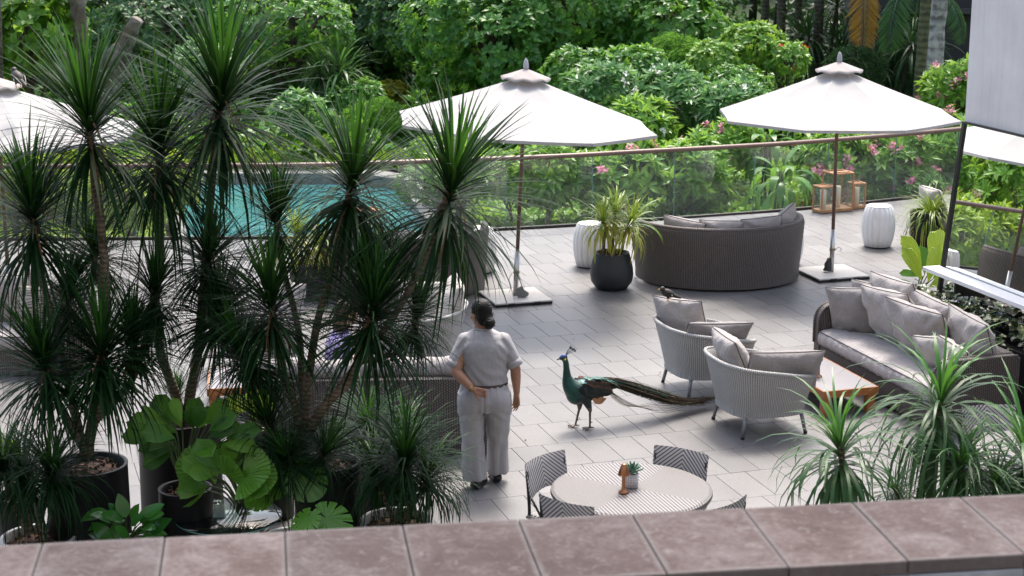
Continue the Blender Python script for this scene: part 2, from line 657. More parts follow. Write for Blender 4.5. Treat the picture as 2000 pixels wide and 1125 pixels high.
def make_balustrade():
    t = thing('glass_balustrade', 'curved clear glass balustrade with brown top rail along the terrace edge', 'balustrade', (0, 0, 0))
    ss = np.arange(1.0, _L[-1] - 0.3, 0.12)
    P = [np.append(rail_at(s)[0], 1.075) for s in ss]
    mb = MB()
    # flat oval handrail
    PP = np.array(P)
    tube(mb, PP, 0.046, 12)
    V = mb.V[0]
    V[:, 2] = 1.075 + (V[:, 2] - 1.075) * 0.8
    obj('handrail', mb, M_rail, t)
    mb = MB()
    for s in (ss[:-1]):
        (p, q), (p2, _) = rail_at(s), rail_at(s + 0.12)
        c = (p + p2) / 2
        box(mb, np.linalg.norm(p2 - p), 0.07, 0.05, (c[0], c[1], 0.006), 0, rz=math.atan2(q[1], q[0]))
    obj('base_channel', mb, simple('channel_bronze', (0.05, 0.04, 0.035), 0.45, metal=0.4), t, smooth=False)
    # panes: joints measured off the photo at 1.36 m
    s0 = np.interp(2.50, RAIL[:, 0], _L)
    PW = 1.365
    k0 = int(-(s0 - 1.2) // PW)
    k = 0
    s = s0
    while s - PW > 1.0:
        s -= PW
    while s + PW < _L[-1] - 0.5:
        mbp = MB()
        a = np.linspace(s + 0.006, s + PW - 0.006, 7)
        pts = [rail_at(x) for x in a]
        fr = [(p + np.array([-q[1], q[0]]) * 0.006) for p, q in pts]
        bk = [(p - np.array([-q[1], q[0]]) * 0.006) for p, q in pts]
        ring = fr + bk[::-1]
        n = len(ring)
        V = [(p[0], p[1], 0.032) for p in ring] + [(p[0], p[1], 1.048) for p in ring]
        F = [(i, (i + 1) % n, n + (i + 1) % n, n + i)[::-1] for i in range(n)]
        h = len(fr)
        F += [(i, i + 1, n - 2 - i, n - 1 - i) for i in range(h - 1)]
        F += [tuple(n + x for x in (i, i + 1, n - 2 - i, n - 1 - i))[::-1] for i in range(h - 1)]
        mbp.add(V, F)
        obj('glass_pane', mbp, M_glass, t, smooth=False)
        p, q = rail_at(s)
        mbs = MB()
        box(mbs, 0.008, 0.016, 1.01, (p[0], p[1], 0.54), 0, rz=math.atan2(q[1], q[0]))
        obj('pane_joint', mbs, simple_joint, t, smooth=False)
        s += PW
    return t


simple_joint = simple('pane_edge', (0.16, 0.27, 0.24), 0.2)
make_balustrade()


# ================================================================== wall with leaning mirror on the right
def make_wall():
    c = np.array([4.86, 18.60])              # outer corner on the ground
    d = -np.array(E2[:2]); nrm = np.array(E1[:2])
    P = [c, c + nrm * 0.8, c + nrm * 0.8 + d * 9, c + d * 9]
    mb = MB()
    fill(mb, P[::-1], 0.0, 4.6)
    wl = obj('wall', mb, M_plaster, smooth=False)
    tag(wl, 'pale grey plastered wall end on the right behind the wide mirror', 'wall')
    # mirror leaning a little, its foot standing off the wall
    t = thing('mirror', 'large black framed mirror leaning on the pale wall, reflecting the garden', 'mirror', (0, 0, 0))
    zb, zt = 0.04, 2.575
    ob, otop = 0.275, 0.012
    Lm = 5.2
    a0 = c + d * 0.02

    def pt(s, z, off=0.0):
        f = (z - zb) / (zt - zb)
        q = a0 + d * s - nrm * (ob + (otop - ob) * f + off)
        return (q[0], q[1], z)
    mir = NB('mirror_glass')
    mir.P(Base_Color=(0.90, 0.92, 0.91), Metallic=1.0, Roughness=0.008)
    mb = MB()
    mb.add([pt(0.03, zb + 0.03, 0.014), pt(Lm, zb + 0.03, 0.014), pt(Lm, zt - 0.02, 0.014), pt(0.03, zt - 0.02, 0.014)], [(3, 2, 1, 0)], m=0)
    mb.add([pt(0.03, zb + 0.03, 0.004), pt(Lm, zb + 0.03, 0.004), pt(Lm, zt - 0.02, 0.004), pt(0.03, zt - 0.02, 0.004)], [(0, 1, 2, 3)], m=1)
    obj('mirror_pane', mb, [mir.m, M_black], t, smooth=False)
    mb = MB()
    for (s0, s1, z0, z1) in ((0, 0.045, zb, zt), (0.045, Lm, zt - 0.022, zt), (0.045, Lm, zb, zb + 0.03)):
        V = [pt(s, z, o) for o in (0.0, 0.035) for s, z in ((s0, z0), (s1, z0), (s1, z1), (s0, z1))]
        mb.add(V, [(0, 1, 2, 3), (7, 6, 5, 4), (0, 4, 5, 1), (1, 5, 6, 2), (2, 6, 7, 3), (3, 7, 4, 0)])
    obj('mirror_frame', mb, M_black, t, smooth=False)
    # white ledge in front of the mirror
    sh = MB()
    z = 1.0
    f = (z - zb) / (zt - zb)
    off = ob + (otop - ob) * f + 0.04
    V = []
    for zz in (z - 0.04, z):
        for s, o in ((-0.02, off), (Lm, off), (Lm, off + 0.2), (-0.02, off + 0.2)):
            q = a0 + d * s - nrm * o
            V.append((q[0], q[1], zz))
    sh.add(V, [(0, 1, 2, 3), (7, 6, 5, 4), (0, 4, 5, 1), (1, 5, 6, 2), (2, 6, 7, 3), (3, 7, 4, 0)])
    o = obj('ledge_shelf', sh, M_white, smooth=False)
    tag(o, 'white stone ledge running across the big mirror on the right', 'shelf')
    for s in (0.6, 2.2, 3.8):
        mbb = MB()
        q = a0 + d * s - nrm * (off + 0.08)
        box(mbb, 0.2, 0.03, 0.16, (q[0], q[1], z - 0.12), 0.004, rz=TH)
        q = a0 + d * s - nrm * (off - 0.015)
        box(mbb, 0.03, 0.03, 0.9, (q[0], q[1], z - 0.49), 0, rz=TH)
        obj('bracket', mbb, M_black, o, smooth=False)


make_wall()


# ================================================================== near parapet
def make_sky_blocking_hotel():
    # unseen building behind the camera; its high wall is added to block sky light
    t = thing('sky_blocking_hotel', 'unseen hotel wall added behind the viewpoint to block sky light, with balcony floor', 'building', (0, 0, 0))
    m = simple('facade_grey', (0.40, 0.39, 0.38), 0.8, var=0.05, nscale=1)
    mb = MB(); box(mb, 60, 0.4, 24, (0, -4.7, 12.0)); obj('sky_blocking_wall', mb, simple('pale_front', (0.36, 0.35, 0.34), 0.7), t, smooth=False)
    mb = MB(); box(mb, 60, 6.0, 0.3, (0, -1.5, 1.9)); obj('balcony_floor', mb, m, t, smooth=False)


def make_parapet():
    dr = np.array([3.31, 0.47]); dr /= np.linalg.norm(dr)
    nr = np.array([-dr[1], dr[0]])
    rz = math.atan2(dr[1], dr[0])
    b0 = np.array([0.0, 5.300])
    Wd = 0.515
    mat = NB('coping_slate')
    geo = mat.n('NewGeometry').outputs['Position']
    oi = mat.n('ObjectInfo')
    n1 = mat.noise(geo, 5.0, 6, 0.65, 0.6)
    n2 = mat.noise(mat.coord('Object', (1, 9, 1)), 14, 5, 0.7)
    n3 = mat.noise(geo, 60, 4, 0.7)
    f = mat.math('ADD', mat.math('MULTIPLY', n1, 0.6), mat.math('MULTIPLY_ADD', n2, 0.25, mat.math('MULTIPLY_ADD', n3, 0.3, -0.08)))
    n4 = mat.math('MULTIPLY_ADD', mat.sep(geo)[0], -0.045, mat.noise(geo, 1.7, 4, 0.6))
    f = mat.math('ADD', f, mat.math('MULTIPLY_ADD', n4, 0.5, -0.25))
    col = mat.ramp(f, [(0.36, (0.060, 0.036, 0.034)), (0.49, (0.098, 0.068, 0.066)), (0.58, (0.15, 0.125, 0.126)), (0.74, (0.28, 0.262, 0.27))])
    col = mat.mix(1.0, col, mat.ramp(oi.outputs['Random'], [(0, (0.86, 0.86, 0.88)), (1, (1.12, 1.08, 1.07))]), 'MULTIPLY')
    x, y, z = mat.sep(mat.coord('Generated'))
    edge = mat.math('MINIMUM', mat.math('MINIMUM', x, mat.math('SUBTRACT', 1.0, x)), mat.math('MINIMUM', y, mat.math('SUBTRACT', 1.0, y)))
    ef = mat.math('ADD', edge, mat.math('MULTIPLY_ADD', n1, 0.16, -0.08))
    col = mat.mix(1.0, col, (0.54, 0.52, 0.52), 'MULTIPLY')
    sc_ = mat.noise(geo, 22, 6, 0.75, 1.0)
    col = mat.mix(mat.ramp(sc_, [(0.54, 0.0), (0.68, 0.55)]), col, (0.15, 0.14, 0.14))
    col = mat.mix(mat.ramp(ef, [(0.0, 0.5), (0.05, 0.0)]), col, (0.14, 0.135, 0.137))
    mat.P(Base_Color=col, Roughness=0.7)
    mat.p.inputs['Specular IOR Level'].default_value = 0.2
    mat.bump(n3, 0.2, 0.004)
    t = thing('parapet', 'low purple grey stone topped parapet across the bottom of the view', 'parapet', (0, 0, 0))
    mb = MB()
    c = b0 - nr * (Wd / 2)
    box(mb, 9.0, Wd - 0.06, 2.99, (c[0], c[1], 1.495), 0, rz=rz)
    obj('wall_body', mb, simple('parapet_render', (0.25, 0.25, 0.26), 0.8), t, smooth=False)
    mort = MB()
    box(mort, 9.0, Wd - 0.02, 0.028, (c[0], c[1], 3.008), 0, rz=rz)
    obj('mortar_bed', mort, simple('light_mortar', (0.22, 0.21, 0.21), 0.9), t, smooth=False)
    SW = 0.3735
    top = MB(); box(top, SW - 0.0035, Wd, 0.045, (0, 0, -0.0225), 0.003)
    tme = top.mesh('coping_slab', mat.m, False)
    fr = MB(); box(fr, SW - 0.005, 0.03, 0.42, (0, 0, 0), 0.002)
    fme = fr.mesh('facing_slab', simple('blue_slate', (0.34, 0.38, 0.44), 0.55, nscale=9, var=0.2), False)
    s0 = 0.02 * dr[0]
    for k in range(-9, 9):
        s = s0 + (k + 0.5) * SW
        p = b0 + dr * s - nr * (Wd / 2)
        link('coping_slab', tme, t, (p[0], p[1], 3.06 + rr_par.uniform(-0.001, 0.001)), (0, 0, rz))
        p = b0 + dr * s - nr * (Wd - 0.012)
        link('facing_slab', fme, t, (p[0], p[1], 3.06 - 0.048 - 0.21), (0, 0, rz))


rr_par = random.Random(5)
make_sky_blocking_hotel()
make_parapet()

# ================================================================== furniture materials
M_wick_dark = wickermat('dark_wicker', (0.062, 0.050, 0.046), (0.21, 0.178, 0.165), 0.022, 0.013, 0.7)
M_wick_grey = wickermat('grey_wicker', (0.33, 0.33, 0.325), (0.58, 0.58, 0.57), 0.019, 0.011, 0.6)
M_alu = simple('painted_aluminium', (0.22, 0.23, 0.24), 0.35, metal=0.5, var=0.03)


def fabric_mat(name, col, fold=0.5):
    b = NB(name)
    c = b.coord('Object')
    n = b.noise(c, 5, 4)
    wv = b.noise(b.coord('Object', (1, 1, 1)), 260, 2)
    cr = b.noise(b.coord('Object', (1.4, 1.4, 1.4)), 7, 4, 0.55, 1.2)
    b.P(Base_Color=b.ramp(n, [(0.25, tuple(x * 0.88 for x in col)), (0.75, tuple(x * 1.06 for x in col))]), Roughness=0.85)
    b.p.inputs['Specular IOR Level'].default_value = 0.25
    b.p.inputs['Sheen Weight'].default_value = 0.15
    h = b.math('ADD', b.math('MULTIPLY', cr, 1.0), b.math('MULTIPLY', wv, 0.06))
    b.bump(h, fold, 0.03)
    return b.m


M_fab = fabric_mat('taupe_fabric', (0.375, 0.350, 0.340), 0.6)
M_fab_d = fabric_mat('dark_taupe_fabric', (0.275, 0.257, 0.252), 0.6)
M_fab_l = fabric_mat('cream_fabric', (0.46, 0.43, 0.40))
M_pipe = simple('piping_cord', (0.09, 0.078, 0.075), 0.8)


def pillow_mesh(w, h, t, seed=0, mats=None, n=22, soft=1.0, wr=1.0):
    rr = np.random.default_rng(seed)
    u = np.sin(np.linspace(-pi / 2, pi / 2, n))
    Ug, Vg = np.meshgrid(u, u, indexing='ij')
    edge = np.clip((1 - Ug ** 2) * (1 - Vg ** 2), 0, 1)
    X = w / 2 * Ug * (1 - 0.05 * soft * (1 - Vg ** 2))
    Y = h / 2 * Vg * (1 - 0.05 * soft * (1 - Ug ** 2))
    Z = t * 0.56 * edge ** 0.38
    # creases running in from the seams, and a few long folds
    ph = rr.uniform(0, 6.28, 8)
    ang = np.arctan2(Vg, Ug)
    rad = np.maximum(np.abs(Ug), np.abs(Vg))
    fold = np.sin(ang * 11 + ph[0] + 2 * np.sin(ang * 3 + ph[1])) * np.exp(-((rad - 0.8) / 0.17) ** 2)
    fold += 0.8 * np.sin(Ug * 5 + Vg * 3.5 + ph[2]) * np.sin(Vg * 4 + ph[3]) * (edge > 0)
    dz = 0.016 * wr * fold * edge ** 0.3 * (t / 0.16)
    mb = MB()
    UVg = np.stack([X, Y], -1).reshape(-1, 2)
    F = gridf(n, n)
    mb.add(np.stack([X, Y, Z + dz], -1).reshape(-1, 3), F, UVg)
    mb.add(np.stack([X, Y, -Z + dz * 0.6], -1).reshape(-1, 3), F[:, ::-1], UVg)
    body = mb.mesh('cushion', mats or M_fab)
    mp = MB()
    E = np.concatenate([np.stack([X[:, 0], Y[:, 0]], 1), np.stack([X[-1, 1:], Y[-1, 1:]], 1), np.stack([X[-2::-1, -1], Y[-2::-1, -1]], 1), np.stack([X[0, -2:0:-1], Y[0, -2:0:-1]], 1)])
    tube(mp, np.c_[E, np.zeros(len(E))], 0.0055, 5, closed=True)
    return body, mp.mesh('piping', M_pipe)


def cushion(label, loc, rot, w=0.5, h=0.5, t=0.16, seed=0, mat=None, group='taupe scatter cushions', name='cushion', wr=1.0, euler='XYZ'):
    """rot: (lean about local x, yaw, roll in its own plane); the cushion stands upright facing local -y"""
    body, pipe = pillow_mesh(w, h, t, seed, mat, wr=wr)
    lean, yaw, roll = rot
    M = Matrix.Rotation(yaw, 4, 'Z') @ Matrix.Rotation(R(90) - lean, 4, 'X') @ Matrix.Rotation(roll, 4, 'Z')
    o = link(name, body, None, loc, M.to_euler())
    tag(o, label, 'cushion', group)
    link('piping', pipe, o)
    return o


# ================================================================== parasols
def make_parasol(label, base, top_z, rimz, Rc, turn, lean, plate_rz, bag, grp='white garden parasols on square plates'):
    t = thing('garden_parasol', label, 'parasol', (base[0], base[1], 0), 0, grp)
    fab = M_canvas
    lean = Vector(lean)                          # sideways drift per metre of height

    def ax(z):
        return np.array([lean.x * z, lean.y * z, z])
    n = 8
    a = turn + np.arange(n) * 2 * pi / n
    # canopy: eight panels, each sagging between its ribs and along its length
    mb = MB()
    nr, nc = 9, 7
    up = top_z - 0.20
    tx = np.array([1, 0, -lean.x * 1.15]); ty = np.array([0, 1, -lean.y])
    for k in range(n):
        rows = []
        for i in range(nr):
            f = 0.07 + (1 - 0.07) * i / (nr - 1)
            for j in range(nc):
                s = j / (nc - 1)
                p0 = np.array([math.cos(a[k]), math.sin(a[k])]); p1 = np.array([math.cos(a[k] + 2 * pi / n), math.sin(a[k] + 2 * pi / n)])
                q = (p0 * (1 - s) + p1 * s) * Rc * f
                z = up - (up - rimz) * (f ** 0.93)
                sag = 4 * s * (1 - s) * (0.030 * math.sin(pi * f) + 0.006 * f)
                z -= sag
                z += 0.004 * math.sin(19 * f + k * 1.7 + 2 * s) * 4 * s * (1 - s)
                if i == nr - 1:
                    q *= 1 - 0.012 * 4 * s * (1 - s)
                rows.append(ax(up) * np.array([1, 1, 0]) + tx * q[0] + ty * q[1] + np.array([0, 0, z]))
        mb.add(rows, gridf(nr, nc), np.array([(r_[0], r_[1]) for r_ in rows]))
        # short valance
        edge = np.array(rows[-nc:])
        low = edge.copy(); low[:, 2] -= 0.035
        mb.add(np.vstack([edge, low]), gridf(2, nc))
    obj('canopy', mb, fab, t)
    # vent cap with a wavy hem
    mb = MB()
    m = 64
    th = np.linspace(0, 2 * pi, m, endpoint=False)
    rings = []
    wav = np.sin(th * 8 - turn * 8)
    for i, f in enumerate(np.linspace(0.05, 1, 7)):
        rr_ = 0.30 * f * (1 + 0.015 * wav * f)
        z = top_z - 0.125 - 0.112 * f ** 1.05 + 0.010 * wav * f ** 3 - 0.006 * np.abs(np.sin(th * 4)) * f
        rings.append(np.stack([rr_ * np.cos(th), rr_ * np.sin(th), z - lean.x * rr_ * np.cos(th)], -1))
    rings.append(rings[-1] * np.array([1.0, 1.0, 1]) - np.array([0, 0, 0.018]))
    V = np.concatenate(rings) + ax(up) * np.array([1, 1, 0])
    mb.add(V, gridf(8, m, False, True))
    obj('vent_cap', mb, M_canvas_cap, t)
    mb = MB()
    lathe(mb, [(0.0, -0.02), (0.03, -0.015), (0.035, 0.02), (0.031, 0.06), (0.02, 0.10), (0.001, 0.125)], 16, c=tuple(ax(top_z - 0.125)))
    obj('finial', mb, simple('finial_grey', (0.42, 0.43, 0.46), 0.4), t)
    # pole
    mb = MB()
    tube(mb, [ax(0.55), ax(top_z - 0.15)], 0.0235, 14)
    obj('pole', mb, M_polewood, t)
    mb = MB()
    tube(mb, [ax(0.02), ax(0.62)], 0.031, 16)
    obj('sleeve', mb, M_steel, t)
    # ribs and stretchers under the canopy
    for k in range(n):
        mb = MB()
        d = np.array([math.cos(a[k]), math.sin(a[k])])
        def pp(f, dz):
            q = d * Rc * f
            return ax(up) * np.array([1, 1, 0]) + tx * q[0] + ty * q[1] + np.array([0, 0, up - (up - rimz) * (f ** 0.93) + dz])
        tube(mb, [pp(0.05, -0.03), pp(0.5, -0.025), pp(0.985, -0.022)], 0.011, 6)
        rb = obj('rib', mb, M_polewood, t)
        mb = MB()
        tube(mb, [ax(rimz - 0.05) + np.array([d[0], d[1], 0]) * 0.04, pp(0.55, -0.03)], 0.009, 6)
        obj('stretcher', mb, M_polewood, rb)
    mb = MB(); lathe(mb, [(0.03, -0.06), (0.06, -0.05), (0.06, 0.02), (0.03, 0.03)], 16, c=tuple(ax(rimz - 0.05)))
    obj('hub', mb, M_polewood, t)
    # square base plate with lifting clips
    c, s = math.cos(plate_rz), math.sin(plate_rz)
    mb = MB(); box(mb, 0.74, 0.74, 0.020, (0, 0, 0.040), 0.004, rz=plate_rz)
    pl = obj('base_plate', mb, M_plate, t, smooth=False)
    mb = MB(); box(mb, 0.735, 0.735, 0.026, (0, 0, 0.0145), 0.002, rz=plate_rz)
    obj('base_tray', mb, M_black, t, smooth=False)
    for sx in (-0.16, 0.17):
        mb = MB()
        x, y = sx, -0.375
        box(mb, 0.09, 0.03, 0.035, (x * c - y * s, x * s + y * c, 0.024), 0.006, rz=plate_rz)
        obj('clip', mb, M_black, pl, smooth=False)
    # cord tied round the sleeve, the parasol's own crank pouch hanging on it
    mb = MB()
    th = np.linspace(0, 6 * pi, 50)
    P = np.stack([0.036 * np.cos(th), 0.036 * np.sin(th), 0.33 + th * 0.0016], 1) + np.array([ax(0.33)[0], ax(0.33)[1], 0])
    tube(mb, P, 0.0055, 5)
    tail = crom([(0.036, -0.01, 0.34), (0.07, -0.03, 0.38), (0.11, -0.04, 0.36), (0.09, -0.045, 0.33)], 6)
    if bag[0] > 0:
        tail = crom([(-0.036, -0.02, 0.34), (-0.075, -0.03, 0.26), (-0.06, -0.05, 0.16), (-0.07, -0.05, 0.1)], 6)
    tube(mb, tail, 0.004, 5)
    tube(mb, crom([(0.0, -0.036, 0.33), (bag[0] * 0.5, -0.06, 0.27), (bag[0], bag[1], bag[2] + 0.1)], 6), 0.004, 5)
    obj('cord', mb, simple('rope', (0.36, 0.30, 0.22), 0.9), t)
    mb = MB()
    bw, bh = bag[3], bag[4]
    pr = []
    for i in range(9):
        f = i / 8
        for j in range(16):
            an = 2 * pi * j / 16
            wx = bw * (0.55 + 0.45 * (1 - f)) * (1 + 0.1 * math.sin(3 * an + 2))
            dy = 0.045 * (1 - f) + 0.006
            pr.append((math.cos(an) * wx / 2 + 0.008 * math.sin(9 * f), math.sin(an) * dy, f * bh))
    mb.add(pr, [tuple(q) for q in gridf(9, 16, False, True)[:, ::-1]] + [tuple(range(16))[::-1], tuple(range(128, 144))])
    o = obj('weight_pouch', mb, simple('grey_pouch', bag[5], 0.75, nscale=20, bump=0.4, bscale=30), t, loc=(bag[0], bag[1], bag[2]), rot=bag[6])
    return t


def canvas(name, col):
    b = NB(name)
    c = b.coord('Object')
    n = b.noise(c, 2.2, 4)
    b.P(Base_Color=b.ramp(n, [(0.3, tuple(x * 0.94 for x in col)), (0.7, col)]), Roughness=0.8)
    b.p.inputs['Specular IOR Level'].default_value = 0.2
    b.bump(b.math('ADD', b.math('MULTIPLY', b.noise(c, 500, 1), 0.04), b.noise(b.coord('Object', (1, 1, 3)), 3.5, 3)), 0.3, 0.02)
    t = b.n('BsdfTranslucent'); t.inputs[0].default_value = (*[x * 0.9 for x in col], 1)
    mx = b.n('MixShader'); mx.inputs[0].default_value = 0.18
    b.t.links.new(b.p.outputs[0], mx.inputs[1]); b.t.links.new(t.outputs[0], mx.inputs[2])
    b.t.links.new(mx.outputs[0], b.out.inputs[0])
    return b.m


M_canvas = canvas('white_canvas', (0.465, 0.460, 0.453))
M_canvas_cap = canvas('cap_canvas', (0.43, 0.40, 0.385))
M_polewood = simple('brown_pole', (0.165, 0.098, 0.070), 0.4, nscale=12)
M_plate = simple('cream_plate', (0.62, 0.60, 0.55), 0.55, var=0.04)

make_parasol('white canvas parasol in the middle, over the peacock and its pale square plate', (0.04, 21.13), 3.00, 2.21, 1.645, R(22.5 + 5), (0.045, 0, 1),
             R(17.5), (0.10, -0.10, 0.05, 0.15, 0.14, (0.16, 0.165, 0.155), (0.1, -0.5, 0.2)))
make_parasol('white canvas parasol at the right, standing beyond the two grey armchairs near the lanterns', (4.23, 22.5), 2.95, 2.13, 1.59, R(22.5 - 2), (-0.004, 0, 1),
             R(17.5), (-0.075, -0.04, 0.07, 0.10, 0.17, (0.03, 0.03, 0.03), (0.0, 0.15, 0.2)))
make_parasol('white canvas parasol cut off by the left edge, a bird sitting on it', (-6.02, 20.3), 2.99, 2.21, 1.69, R(22.5 + 4), (0.0, 0, 1),
             R(17.5), (0.10, -0.10, 0.05, 0.15, 0.14, (0.16, 0.165, 0.155), (0.1, -0.5, 0.2)))


# ================================================================== curved dark wicker sofas
def make_curved_sofa(label, c, rz, group='round dark wicker sofas'):
    """open side faces local +y"""
    t = thing('curved_sofa', label, 'sofa', (c[0], c[1], 0), rz, group)
    mb = MB()
    ph = np.linspace(R(172), R(368), 72)
    zs = [(0.03, 0, 0), (0.10, 0.0, 0), (0.35, 0.022, 0), (0.62, 0.045, 0), (0.755, 0.055, 0), (0.785, 0.045, 0), (0.80, 0.015, 0), (0.79, -0.02, 0), (0.76, -0.035, 0), (0.5, -0.05, 0), (0.25, -0.06, 0)]
    a, b = 1.075, 0.93
    rows = []
    uv = []
    for i, (z, o, _) in enumerate(zs):
        for p in ph:
            rows.append(((a + o) * math.cos(p), (b + o) * math.sin(p), z))
            uv.append((p * 1.0, z if i < 5 else z + 0.6 + o))
    F = gridf(len(zs), len(ph))
    mb.add(rows, F[:, ::-1], uv)
    # closing ends
    for e in (0, len(ph) - 1):
        idx = [i * len(ph) + e for i in range(len(zs))]
        V = [rows[i] for i in idx]
        mb.add(V, [tuple(range(len(V))) if e else tuple(range(len(V)))[::-1]], [(v[0], v[2]) for v in V])
    obj('wicker_back', mb, M_wick_dark, t)
    # braided rim
    mb = MB()
    P = [((a + 0.012) * math.cos(p), (b + 0.012) * math.sin(p), 0.795) for p in ph]
    tube(mb, P, 0.033, 8)
    obj('rim', mb, M_wick_dark, t)
    mb = MB()
    al = np.linspace(0, 2 * pi, 56, endpoint=False)
    ring = [(0.985 * a * 0.93 * math.cos(p), 0.93 * b * (math.sin(p) if math.sin(p) < 0 else 0.75 * math.sin(p))) for p in al]
    fill(mb, ring, 0.04, 0.26)
    obj('seat_base', mb, M_wick_dark, t, smooth=False)
    mb = MB()
    ring2 = np.array(ring)
    prof = [(0.93, 0.262), (0.985, 0.28), (0.99, 0.38), (0.95, 0.415), (0.5, 0.43), (0.01, 0.432)]
    V = np.concatenate([np.c_[ring2 * k, np.full(len(ring2), z)] for k, z in prof])
    mb.add(V, gridf(len(prof), len(ring2), False, True)[:, ::-1])
    obj('seat_cushion', mb, M_fab, t)
    return t


make_curved_sofa('round backed dark wicker sofa with four taupe cushions, right of the black planter', (2.70, 22.42), R(4))
make_curved_sofa('round backed dark wicker sofa half hidden behind the dark spiky tree near the pool', (-1.42, 21.75), R(6))
make_curved_sofa('round dark wicker sofa mostly hidden by the grassy planter next to the wall', (6.78, 24.75), R(60))

for i, (x, y, dz, lean, yaw, roll, w_, h_, lab, m_) in enumerate([
    (2.20, 21.85, 0.70, 24, -24, -9, 0.56, 0.44, 'leftmost taupe cushion leaning in the round wicker sofa by the black planter', M_fab),
    (2.66, 21.80, 0.69, 20, 2, -2, 0.58, 0.42, 'second taupe cushion from the left in the round wicker sofa', M_fab),
    (3.17, 21.87, 0.71, 22, 14, 4, 0.55, 0.44, 'third taupe cushion from the left in the round wicker sofa', M_fab),
    (3.53, 22.18, 0.74, 14, 62, 12, 0.50, 0.48, 'rightmost taupe cushion standing edge on in the round wicker sofa', M_fab),
    (-2.02, 21.22, 0.70, 22, -10, 0, 0.55, 0.42, 'taupe cushion at the left of the half hidden round sofa near the pool', M_fab),
    (-1.48, 21.12, 0.69, 20, 2, 3, 0.56, 0.40, 'taupe cushion in the middle of the half hidden round sofa near the pool', M_fab),
    (-0.72, 21.42, 0.72, 20, 34, 0, 0.5, 0.46, 'taupe cushion at the right end of the half hidden round sofa near the pool', M_fab),
    (6.05, 24.62, 0.62, 25, -70, 0, 0.5, 0.42, 'pale cushion in the round sofa behind the grassy planter', M_fab_l)]):
    cushion(lab, (x, y, dz), (R(-lean), R(yaw) , R(roll)), w_, h_, 0.19, 20 + i, m_, 'cushions on the round wicker sofas')


# ================================================================== grey tub armchairs
def make_tub_chair(label, c, rz, group='grey woven tub armchairs'):
    """faces local +y"""
    t = thing('tub_armchair', label, 'armchair', (c[0], c[1], 0), rz, group)
    n = 64
    ph = np.linspace(R(-90 - 142), R(-90 + 142), n)
    mb = MB()
    rows = []; uv = []
    prof = [(0.0, 0.20), (0.02, 0.24), (0.22, 0.30), (0.55, 0.45), (0.85, 0.61), (0.97, 0.675), (1.03, 0.70), (1.02, 0.715), (0.96, 0.70), (0.8, 0.58), (0.5, 0.44)]

    def wall(p, k, z):
        d = abs((p + pi / 2)) / R(142)          # 0 at the back, 1 at the front tips
        rb = 0.385
        rt = 0.385 + 0.115 * (1 - 0.35 * d)
        r_ = rb + (rt - rb) * k ** 1.4
        top = 1.0 - 0.30 * np.clip((d - 0.25) / 0.75, 0, 1) ** 1.15
        zz = 0.20 + (z - 0.20) * top
        sq = 1 / (abs(math.cos(p)) ** 3.2 + abs(math.sin(p)) ** 3.2) ** (1 / 3.2)
        return (r_ * sq * math.cos(p) * 1.02, r_ * sq * math.sin(p) * 0.98, zz)
    for i, (k, z) in enumerate(prof):
        for p in ph:
            q = wall(p, min(k, 1.05), z)
            off = 0.0
            if i >= 8:
                s = 0.035
                q = (q[0] * (1 - s * 1.6), q[1] * (1 - s * 1.6), q[2])
            rows.append(q)
            uv.append((p * 0.45, z if i < 7 else z + 0.7))
    mb.add(rows, gridf(len(prof), n)[:, ::-1], uv)
    for e in (0, n - 1):
        V = [rows[i * n + e] for i in range(len(prof))]
        mb.add(V, [tuple(range(len(V))) if e else tuple(range(len(V)))[::-1]], [(v[1], v[2]) for v in V])
    obj('wicker_shell', mb, M_wick_grey, t)
    mb = MB()
    P = [wall(p, 1.0, 0.705) for p in ph]
    P = [(q[0] * 0.985, q[1] * 0.985, q[2]) for q in P]
    tube(mb, P, 0.021, 7)
    obj('rolled_rim', mb, M_wick_grey, t)
    mb = MB()
    al = np.linspace(0, 2 * pi, 48, endpoint=False)
    sq = lambda p: 1 / (abs(math.cos(p)) ** 3.2 + abs(math.sin(p)) ** 3.2) ** (1 / 3.2)
    ring = np.array([(0.383 * sq(p) * math.cos(p), 0.383 * sq(p) * math.sin(p)) for p in al])
    fill(mb, ring, 0.20, 0.29)
    obj('seat_base', mb, M_wick_grey, t, smooth=False)
    mb = MB()
    pr = [(0.94, 0.292), (1.0, 0.31), (1.0, 0.37), (0.95, 0.40), (0.5, 0.415), (0.01, 0.418)]
    mb.add(np.concatenate([np.c_[ring * k, np.full(48, z)] for k, z in pr]), gridf(len(pr), 48, False, True)[:, ::-1])
    obj('seat_cushion', mb, M_fab, t)
    for sx in (-1, 1):
        for sy in (-1, 1):
            mb = MB()
            tube(mb, [(sx * 0.30, sy * 0.28, 0.235), (sx * 0.335, sy * 0.325, 0.0)], [0.020, 0.016], 12)
            if sy < 0:
                lathe(mb, [(0.021, 0.185), (0.025, 0.19), (0.025, 0.235), (0.021, 0.24)], 12, c=(sx * 0.307, sy * 0.287, 0), m=1)
            lg = obj('leg', mb, [M_alu, M_wick_grey], t)
            mf = MB(); lathe(mf, [(0.0165, 0.0), (0.019, 0.002), (0.019, 0.02), (0.0165, 0.022)], 12, c=(sx * 0.334, sy * 0.324, 0.0), cap_bot=True)
            obj('foot_cap', mf, M_black, lg)
    return t


